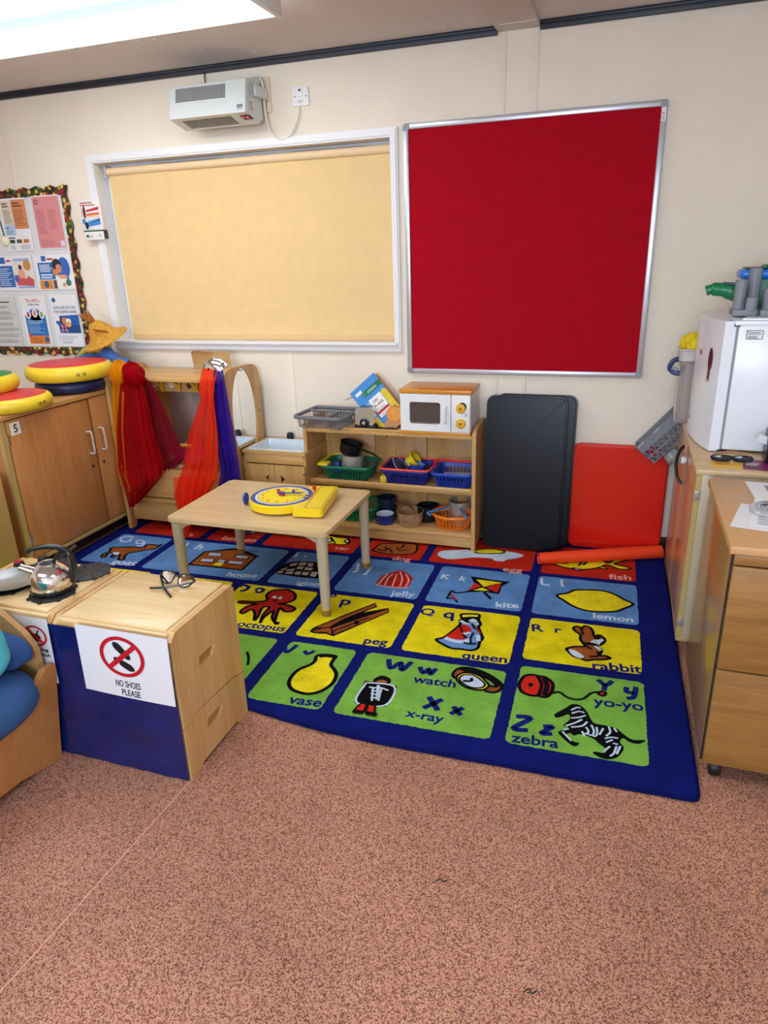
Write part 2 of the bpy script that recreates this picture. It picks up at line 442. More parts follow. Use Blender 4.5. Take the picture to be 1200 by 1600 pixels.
# ------------------------------------------------------------------ wall things
# fan heater
t = thing('fan_heater', 'grey metal fan heater mounted high above the window', 'heater', (-2.04, -.02, 2.2))
m_h = mat('#ccd2d2', .38, .15); m_d = mat('#141517', .6)
hx0, hx1 = -2.268, -1.838
prof = [(-.205, 2.352), (-.238, 2.205), (-.10, 2.172), (-.055, 2.20), (-.055, 2.372), (-.07, 2.385)]
b = B(m_h); b.prism(prof, hx0, hx1, 'yz', bev=.002); part('casing', b, t)
def hf(u, v, k):            # front plate frame
    return (hx0+u, -.205-(.147-v)/.147*.033-.0012*k, 2.205+v) if False else (hx0+u, -.238+(.033)*(v/.147)-.0012*k, 2.205+v)
b = B(m_d); b.f([b.v(hf(u, v, 1)) for u, v in ((.035, .072), (.32, .072), (.32, .135), (.035, .135))]); part('grille_opening', b, t)
b = B(m_h)
for i in range(40):
    u = .037+i*.0072
    a = [b.v(hf(uu, vv, k)) for k in (1.1, 2.2) for uu, vv in ((u, .072), (u+.0022, .072), (u+.0022, .135), (u, .135))]
    b.f([a[4], a[5], a[6], a[7]]); b.f([a[0], a[4], a[7], a[3]]); b.f([a[1], a[2], a[6], a[5]])
b.box(hx0+.035, hx0+.32, -.226, -.219, 2.273, 2.2765)
part('upper_grille', b, t)
def hu(u, v, k): return (hx0+u, -.238+v, 2.205-v*.239-.0012*k)
b = B(m_d); b.f([b.v(hu(u, v, 1)) for u, v in ((.05, .03), (.33, .03), (.33, .115), (.05, .115))])
b.use(m_h)
for i in range(30):
    u = .052+i*.0093
    b.f([b.v(hu(uu, vv, 2)) for uu, vv in ((u, .03), (u+.003, .03), (u+.003, .115), (u, .115))])
part('lower_grille', b, t)
b = B(m_d); b.f([b.v(hu(u, v, 1)) for u, v in ((.38, .03), (.435, .03), (.435, .08), (.38, .08))])
b.use(mat('#a8242c', .4)); b.box(hx0+.39, hx0+.405, -.2, -.18, 2.186, 2.196); b.box(hx0+.412, hx0+.427, -.2, -.18, 2.184, 2.194); part('switch_panel', b, t)
b = B(m_d); F = lambda u, v, k: hf(.385+u, .022+v, k); b.rect(F, '#1c1c1e', 0, 0, .03, .014, 1); b.rect(F, '#c9d0d0', .004, .004, .012, .010, 2); b.rect(F, '#c9d0d0', .016, .004, .024, .010, 2); b.rect(F, '#8d9494', -.002, -.01, .032, -.006, 1); part('badge', b, t)
b = B(m_h); b.box(hx1, hx1+.02, -.13, -.02, 2.29, 2.33, .002); b.box(hx1+.018, hx1+.024, -.16, -.0, 2.285, 2.335, .002); part('wall_bracket', b, t)
b = B(m_h); b.box(hx0-.02, hx0, -.13, -.0, 2.29, 2.33, .002); part('wall_bracket', b, t)
b = B(mat('#dfe0dc', .5)); F = XF(hx1+.001, -.19, 2.215); b.rect(F, '#e8e8e4', 0, 0, .045, .055, 1); b.lines(F, '#444444', .004, .006, .041, .05, 5, 2); part('rating_label', b, t)
b = B(mat('#14161a', .5)); b.tube([(-2.165, -.03, 2.37), (-2.168, -.026, 2.42), (-2.168, -.02, 2.445)], .0035, 6); part('black_lead', b, t)
b = B(mat('#e3d3b4', .5)); b.box(-1.86, -1.808, -.014, 0, 2.235, 2.395, .004); solo('wall_batten', b, 'cream wooden batten on the wall beside the fan heater', 'batten', (-1.834, 0, 2.235))
t = thing('fused_switch', 'white switched wall outlet to the right of the fan heater', 'switch', (-1.641, 0, 2.25))
b = B(mat('#e4e5e6', .3)); b.prism(rrect(-1.684, -1.598, 2.249, 2.333, .005), -.012, 0, 'xz', bev=.002); part('plate', b, t)
b = B(mat('#f2f3f4', .3)); b.box(-1.652, -1.632, -.018, -.012, 2.29, 2.312, .002); b.use(m_d).box(-1.65, -1.638, -.014, -.0119, 2.314, 2.322); b.cyl((-1.672, -.013, 2.29), (-1.672, -.0119, 2.29), .003); b.cyl((-1.61, -.013, 2.29), (-1.61, -.0119, 2.29), .003); b.use(mat('#c4c6c8', .3)).box(-1.656, -1.63, -.014, -.0119, 2.262, 2.274, .001); part('rocker', b, t)
b = B(mat('#e6e2d8', .45))
b.tube(smooth_pts([(-1.653, -.012, 2.25), (-1.66, -.02, 2.2), (-1.70, -.02, 2.13), (-1.76, -.02, 2.105), (-1.815, -.03, 2.15), (-1.83, -.04, 2.24), (-1.825, -.05, 2.34), (-1.84, -.06, 2.385), (-1.87, -.06, 2.386)], False, 6), .005, 8)
solo('power_cable', b, 'cream cable looping from the wall switch to the fan heater', 'cable', (-1.653, 0, 2.25))

# red felt noticeboard
t = thing('felt_noticeboard', 'large square red felt board in an aluminium frame', 'noticeboard', (-.5, 0, .924))
b = B(mat('#a8041c', .9, var=.06, scale=25, bump=.3, bscale=700, spec=.15)); b.box(-1.09, .08, -.014, -.001, .937, 2.112); part('felt_panel', b, t)
m_al = mat('#c3c8d0', .3, .55)
x0, x1, z0, z1 = -1.104, .096, .924, 2.124
for nm, (a, c, d, e) in {'t': (x0+.025, x1-.025, z1-.026, z1), 'b': (x0+.025, x1-.025, z0, z0+.026), 'l': (x0, x0+.026, z0+.025, z1-.025), 'r': (x1-.026, x1, z0+.025, z1-.025)}.items():
    b = B(m_al); b.box(a, c, -.022, 0, d, e, .004); b.use(mat('#8e939c', .35, .3))
    part('frame_rail', b, t)
for cx, cz in ((x0, z0), (x1, z0), (x0, z1), (x1, z1)):
    sx = 1 if cx < 0-.5 else -1; sz = 1 if cz < 1.5 else -1
    P = [(cx+sx*.012, cz), (cx+sx*.03, cz), (cx+sx*.03, cz+sz*.03), (cx, cz+sz*.03), (cx, cz+sz*.012), (cx+sx*.004, cz+sz*.004)]
    b = B(mat('#8b8f95', .4)); b.prism(P, -.025, 0, 'xz', bev=.002); part('corner_cap', b, t)
b = B(); F = YF(-.0225, .073, 2.04); b.rect(F, '#ece8ea', 0, 0, .018, .06, 1); b.rect(F, '#c0202c', .006, .028, .012, .034, 2); b.lines(F, '#777777', .004, .006, .014, .024, 3, 2); part('sticker', b, t)

# left display board with a leafy border
def leafy():
    m = bpy.data.materials.new('leaf_border'); m.use_nodes = True
    nt = m.node_tree; N = nt.nodes; L = nt.links; p = N['Principled BSDF']; p.inputs['Roughness'].default_value = .6
    tc = N.new('ShaderNodeTexCoord'); vo = N.new('ShaderNodeTexVoronoi'); vo.inputs['Scale'].default_value = 44
    L.new(tc.outputs['Object'], vo.inputs['Vector'])
    sp = N.new('ShaderNodeSeparateColor'); L.new(vo.outputs['Color'], sp.inputs[0])
    r = N.new('ShaderNodeValToRGB'); r.color_ramp.interpolation = 'CONSTANT'
    cs = ['#5e1414', '#1f2d16', '#a02a24', '#3c5a26', '#e0c25a', '#7a1c1e', '#56702c', '#d98a4a', '#c7b24c']
    r.color_ramp.elements[0].color = lin(cs[0]); r.color_ramp.elements[1].position = .12; r.color_ramp.elements[1].color = lin(cs[1])
    for i, c in enumerate(cs[2:]): e = r.color_ramp.elements.new(.26+i*.11); e.color = lin(c)
    L.new(sp.outputs[0], r.inputs[0])
    r2 = N.new('ShaderNodeValToRGB'); r2.color_ramp.elements[0].position = .35; r2.color_ramp.elements[0].color = (1, 1, 1, 1); r2.color_ramp.elements[1].position = .7; r2.color_ramp.elements[1].color = (.12, .1, .08, 1)
    vd = N.new('ShaderNodeTexVoronoi'); vd.inputs['Scale'].default_value = 44; L.new(tc.outputs['Object'], vd.inputs['Vector'])
    L.new(vd.outputs['Distance'], r2.inputs[0])
    mx = N.new('ShaderNodeMix'); mx.data_type = 'RGBA'; mx.blend_type = 'MULTIPLY'; mx.inputs[0].default_value = 1
    L.new(r.outputs[0], mx.inputs[6]); L.new(r2.outputs[0], mx.inputs[7]); L.new(mx.outputs[2], p.inputs['Base Color'])
    return m
t = thing('display_board', 'white display board with a wavy autumn leaf border, covered in posters', 'noticeboard', (-3.7, 0, 1.0))
b = B(mat('#dcdedf', .6)); b.box(-4.13, -3.205, -.008, -.0015, 1.015, 1.955); part('backing', b, t)
b = B(leafy())
def strip(p0, p1, nx, nz, n, ph=0, yy=-.0115):
    L0 = []; L1 = []
    for i in range(n*8+1):
        a = i/(n*8); x = p0[0]+(p1[0]-p0[0])*a; z = p0[1]+(p1[1]-p0[1])*a; w = .007*math.cos(i*2*PI/8+ph)
        L0.append((x+nx*(.03+w), z+nz*(.03+w))); L1.append((x-nx*.02, z-nz*.02))
    P = L0+L1[::-1]
    b.prism(P, yy, yy+.003, 'xz')
strip((-4.13, 1.945), (-3.2, 1.945), 0, 1, 9); strip((-4.13, 1.02), (-3.215, 1.02), 0, -1, 9); strip((-3.21, 1.975), (-3.222, .995), 1, 0, 9, 0, -.0122)
part('leaf_border', b, t)

def poster(label, x0, x1, z0, z1, fn, bg='#e9ebee', y=-.0125, tilt=0):
    b = B(mat(bg, .35)); W, H = x1-x0, z1-z0
    b.box(0, W, -.0006, .0006, 0, H)
    F = lambda u, v, k: (u*W, -.0006-.0003*k, v*H)
    fn(b, F)
    o = mkobj('poster', b); o.location = (x0, y, z0); o.rotation_euler = (0, tilt, 0)
    return tag(o, label, 'poster', 'posters on the display board')
def f1(b, F):
    b.rect(F, '#d9cdb8', .03, .42, .42, .97); b.rect(F, '#d8895a', .43, .42, .97, .97); b.rect(F, '#a9c4de', .03, .3, .42, .5, 2)
    b.lines(F, '#54493f', .07, .84, .36, .94, 2, 3, .5, 41); b.lines(F, '#6e3a22', .47, .84, .88, .94, 2, 3, .5, 42); b.lines(F, '#3f556e', .08, .43, .22, .47, 1, 3, .6, 43)
    b.lines(F, '#8a7d6b', .07, .54, .38, .8, 9, 3, seed=1); b.lines(F, '#9c5c3a', .47, .48, .9, .8, 11, 3, seed=2); b.lines(F, '#6c86a4', .07, .33, .36, .4, 4, 3, seed=3)
    b.lines(F, '#333a3a', .1, .24, .42, .28, 1, 3, .6, 44)
    for i, c in enumerate(('#2d3a34', '#4c5340', '#c9762c')): b.rect(F, c, .12+i*.27, .15, .32+i*.27, .22, 2)
    b.lines(F, '#9aa0a4', .1, .03, .4, .12, 5, 2, seed=4); b.lines(F, '#9aa0a4', .5, .03, .9, .12, 5, 2, seed=5)
poster('poster with cream, orange and blue panels at the top left of the display board', -3.705, -3.503, 1.627, 1.926, f1)
def f2(b, F):
    b.rect(F, '#d98b8e', .02, .02, .98, .98); b.rect(F, '#5a2b33', .1, .85, .22, .93, 2); b.rect(F, '#d98b8e', .125, .865, .195, .915, 3)
    b.lines(F, '#a25a60', .1, .3, .42, .76, 18, 2, seed=6, th=.3); b.lines(F, '#a25a60', .52, .38, .88, .76, 15, 2, seed=7, th=.3); b.lines(F, '#a25a60', .1, .06, .72, .2, 5, 2, seed=8, th=.25)
    b.rect(F, '#d9dbe4', .8, .05, .95, .15, 2)
poster('plain pink poster of small text at the top right of the display board', -3.457, -3.249, 1.629, 1.929, f2)
def f3(b, F):
    b.rect(F, '#e4ddd2', .47, .15, .98, .9); b.rect(F, '#2d66b0', .0, .1, .44, .72, 2); b.rect(F, '#2d66b0', .1, .78, .27, .96, 2); b.lines(F, '#c43a40', .3, .83, .46, .92, 1, 3, .6, 45)
    b.lines(F, '#cdddf2', .03, .15, .4, .68, 9, 3, seed=9, th=.35); b.rect(F, '#9db7d8', .5, .84, .92, .92, 2)
    b.ell(F, '#c48b48', .84, .72, .1, .15, 3); b.ell(F, '#e0a58a', .66, .45, .09, .2, 3); b.ell(F, '#4a2f28', .65, .67, .05, .07, 4)
    b.use(mat('#cc5560', .6)); b.face2(F, [(.5, .15), (.95, .12), (.97, .3), (.82, .42), (.78, .34), (.6, .36), (.58, .44), (.46, .46)], 4)
    b.ell(F, '#2d66b0', .5, .34, .05, .1, 5); b.rect(F, '#8fb0d8', .5, .06, .95, .12, 2)
poster('landscape poster with a blue text box and a red sofa drawing', -3.835, -3.54, 1.392, 1.6, f3)
def f4(b, F):
    b.rect(F, '#2d66b0', .1, .3, .52, .78, 2); b.rect(F, '#2d66b0', .22, .82, .34, .97, 2); b.lines(F, '#c43a40', .37, .85, .53, .94, 1, 3, .6, 46)
    b.lines(F, '#e8f0fa', .14, .52, .47, .75, 5, 3, seed=11, th=.45); b.lines(F, '#bcd4f0', .14, .33, .5, .48, 2, 3, seed=12, th=.7)
    b.rect(F, '#e08a3c', .08, .03, .42, .28, 3); b.ell(F, '#2d5a86', .25, .16, .06, .1, 4); b.rect(F, '#5b4a48', .44, .03, .53, .28, 3)
    b.ell(F, '#3a66b8', .78, .62, .15, .3, 3); b.ell(F, '#1f2430', .6, .72, .12, .16, 4); b.ell(F, '#d08a70', .64, .6, .08, .13, 5); b.ell(F, '#e0893c', .56, .52, .08, .12, 4)
    b.use(mat('#3a66b8', .6)); b.face2(F, [(.6, .5), (.75, .44), (.88, .36), (.85, .28), (.7, .38), (.6, .42)], 6); b.ell(F, '#e6a486', .72, .37, .12, .06, 7); b.use(mat('#f0ece4', .6)); b.face2(F, [(.55, .28), (.97, .4), (.98, .05), (.56, .05)], 4); b.ell(F, '#2c7a74', .84, .2, .07, .1, 6); b.ell(F, '#dd9a80', .72, .14, .04, .06, 6)
poster('landscape poster of a dark-haired figure cradling a baby, beside the border', -3.531, -3.237, 1.392, 1.598, f4)
def f5(b, F):
    b.lines(F, '#3c3c3c', .25, .89, .93, .93, 1, 2, .6, 47)
    for v in (.7, .6, .47, .36, .24, .12): b.lines(F, '#7c7f80', .06, v-.05, .95, v+.03, 4, 2, seed=int(v*100), th=.4)
    b.lines(F, '#666666', .3, .78, .75, .84, 3, 2, seed=15)
poster('grey printed text page at the bottom left of the display board', -3.955, -3.743, 1.043, 1.352, f5, bg='#d3d3cf')
def f6(b, F):
    b.use(mat('#cf5a3c', .6)); b.text(F, 'The ABCs', .22, .88, h=.1, w=.56, k=2, bold=.01); b.use(mat('#2a4668', .6)); b.text(F, 'of Safer Sleep', .28, .82, h=.05, w=.46, k=2, bold=.02)
    b.rect(F, '#1f70bd', .1, .2, .9, .62, 1); b.ell(F, '#1f70bd', .5, .62, .26, .13, 1)
    for i, c in enumerate(('#c05048', '#e08a7a', '#8aa850')):
        b.ell(F, '#f0f2f4', .24+i*.26, .66-.03*abs(i-1), .1, .085, 3); b.ell(F, c, .24+i*.26, .66-.03*abs(i-1), .06, .06, 4)
    b.lines(F, '#cfe2f6', .16, .44, .84, .53, 3, 3, seed=21, th=.3); b.lines(F, '#9cc4ec', .16, .26, .8, .42, 6, 3, seed=22, th=.3)
    b.rect(F, '#e0822e', .1, .03, .9, .2, 3); b.lines(F, '#9c5518', .18, .05, .6, .17, 4, 4, seed=23, th=.35); b.ell(F, '#2a5f9a', .8, .12, .09, .06, 5); b.ell(F, '#d0403c', .2, .22, .06, .04, 5)
poster('blue and orange poster headed The ABCs of Safer Sleep', -3.703, -3.497, 1.05, 1.356, f6)
def f7(b, F):
    b.ell(F, '#2a5f9a', .15, .9, .07, .045, 2); b.use(mat('#274f86', .6)); b.text(F, 'SOFAS ARE NOT SAFE', .1, .73, h=.075, w=.82, k=2, bold=.012); b.text(F, 'FOR SLEEPING BABIES', .1, .65, h=.075, w=.84, k=2, bold=.012)
    b.use(mat('#1d5ea8', .6)); b.face2(F, [(.25, .6), (.97, .62), (.97, .26), (.2, .26), (.17, .42), (.1, .45), (.1, .5), (.25, .5)], 2); b.rect(F, '#164a8c', .5, .27, .96, .42, 3)
    b.ell(F, '#1e1e26', .35, .5, .09, .07, 4); b.ell(F, '#c87f60', .42, .5, .1, .07, 5); b.ell(F, '#f0e6dc', .57, .49, .1, .06, 6); b.ell(F, '#e9a648', .56, .43, .1, .05, 7)
    b.use(mat('#e07a84', .6)); b.ribbon(F, [(.27, .42), (.5, .29)], .05, 8); b.ribbon(F, [(.27, .29), (.48, .42)], .05, 8)
    b.lines(F, '#a0a6ae', .1, .12, .92, .22, 4, 2, seed=31, th=.3); b.lines(F, '#6a87b4', .2, .06, .75, .1, 2, 2, seed=32, th=.4)
poster('poster reading SOFAS ARE NOT SAFE FOR SLEEPING BABIES, bottom right by the border', -3.462, -3.251, 1.045, 1.362, f7)
# leaflet holder by the window
t = thing('wall_leaflet', 'small leaflet with a red, orange and blue picture, fixed beside the window casing', 'leaflet', (-3.01, -.03, 1.67))
b = B(mat('#ebe7e6', .4)); W, H = .148, .165
b.box(-3.092, -2.944, -.036, -.024, 1.722, 1.888, .001)
F = lambda u, v, k: (-3.092+u*W, -.0365-.0003*k, 1.722+v*H)
b.lines(F, '#c0504a', .06, .8, .9, .96, 2, 2, .45, 48)
for c, v0, v1 in (('#c5232c', .6, .76), ('#e0702c', .47, .58), ('#3f83c8', .12, .36), ('#8fc2e6', .26, .42)): 
    b.use(mat(c, .6)); b.face2(F, [(.3, v0), (.92, v0+.06), (.92, v1), (.3, v1-.1)] if v1-v0 > .12 else [(.3, v0), (.92, v0+.03), (.92, v1), (.3, v1-.03)], 2)
b.rect(F, '#f0c8b0', .3, .42, .92, .47, 2); b.rect(F, '#e0a0a8', .08, .45, .24, .72, 2); b.ell(F, '#4c86bc', .14, .3, .08, .1, 2); b.ell(F, '#15161c', .22, .6, .05, .22, 4); b.ell(F, '#15161c', .25, .16, .08, .12, 4)
part('sheet', b, t)
b = B(mat('#e6e6e4', .4)); b.box(-3.07, -2.934, -.052, -.02, 1.668, 1.716, .002); b.use(mat('#22452f', .5)).box(-3.072, -2.932, -.054, -.018, 1.714, 1.721, .001); b.use(mat('#2b2c30', .5)).box(-2.9345, -2.929, -.05, -.02, 1.672, 1.715)
F = YF(-.052, -3.07, 1.668); b.rect(F, '#3a4a40', .012, .014, .03, .03, 2); b.lines(F, '#8c9090', .034, .014, .06, .03, 2, 2); b.lines(F, '#8c9090', .1, .014, .125, .035, 3, 2); part('holder', b, t)
# pull cord
t = thing('pull_cord', 'black pull cord with a round cream knob, hanging before the display board', 'cord', (-3.42, -.3, 1.63))
b = B(mat('#101114', .5)); b.tube([(-3.445, -.3, ZC), (-3.436, -.3, 1.80), (-3.424, -.3, 1.70)], .0035, 6); part('cord', b, t)
b = B(mat('#cfcab0', .5)); b.ball((-3.428, -.3, 1.672), .03, 1, .5, 1); part('knob', b, t)

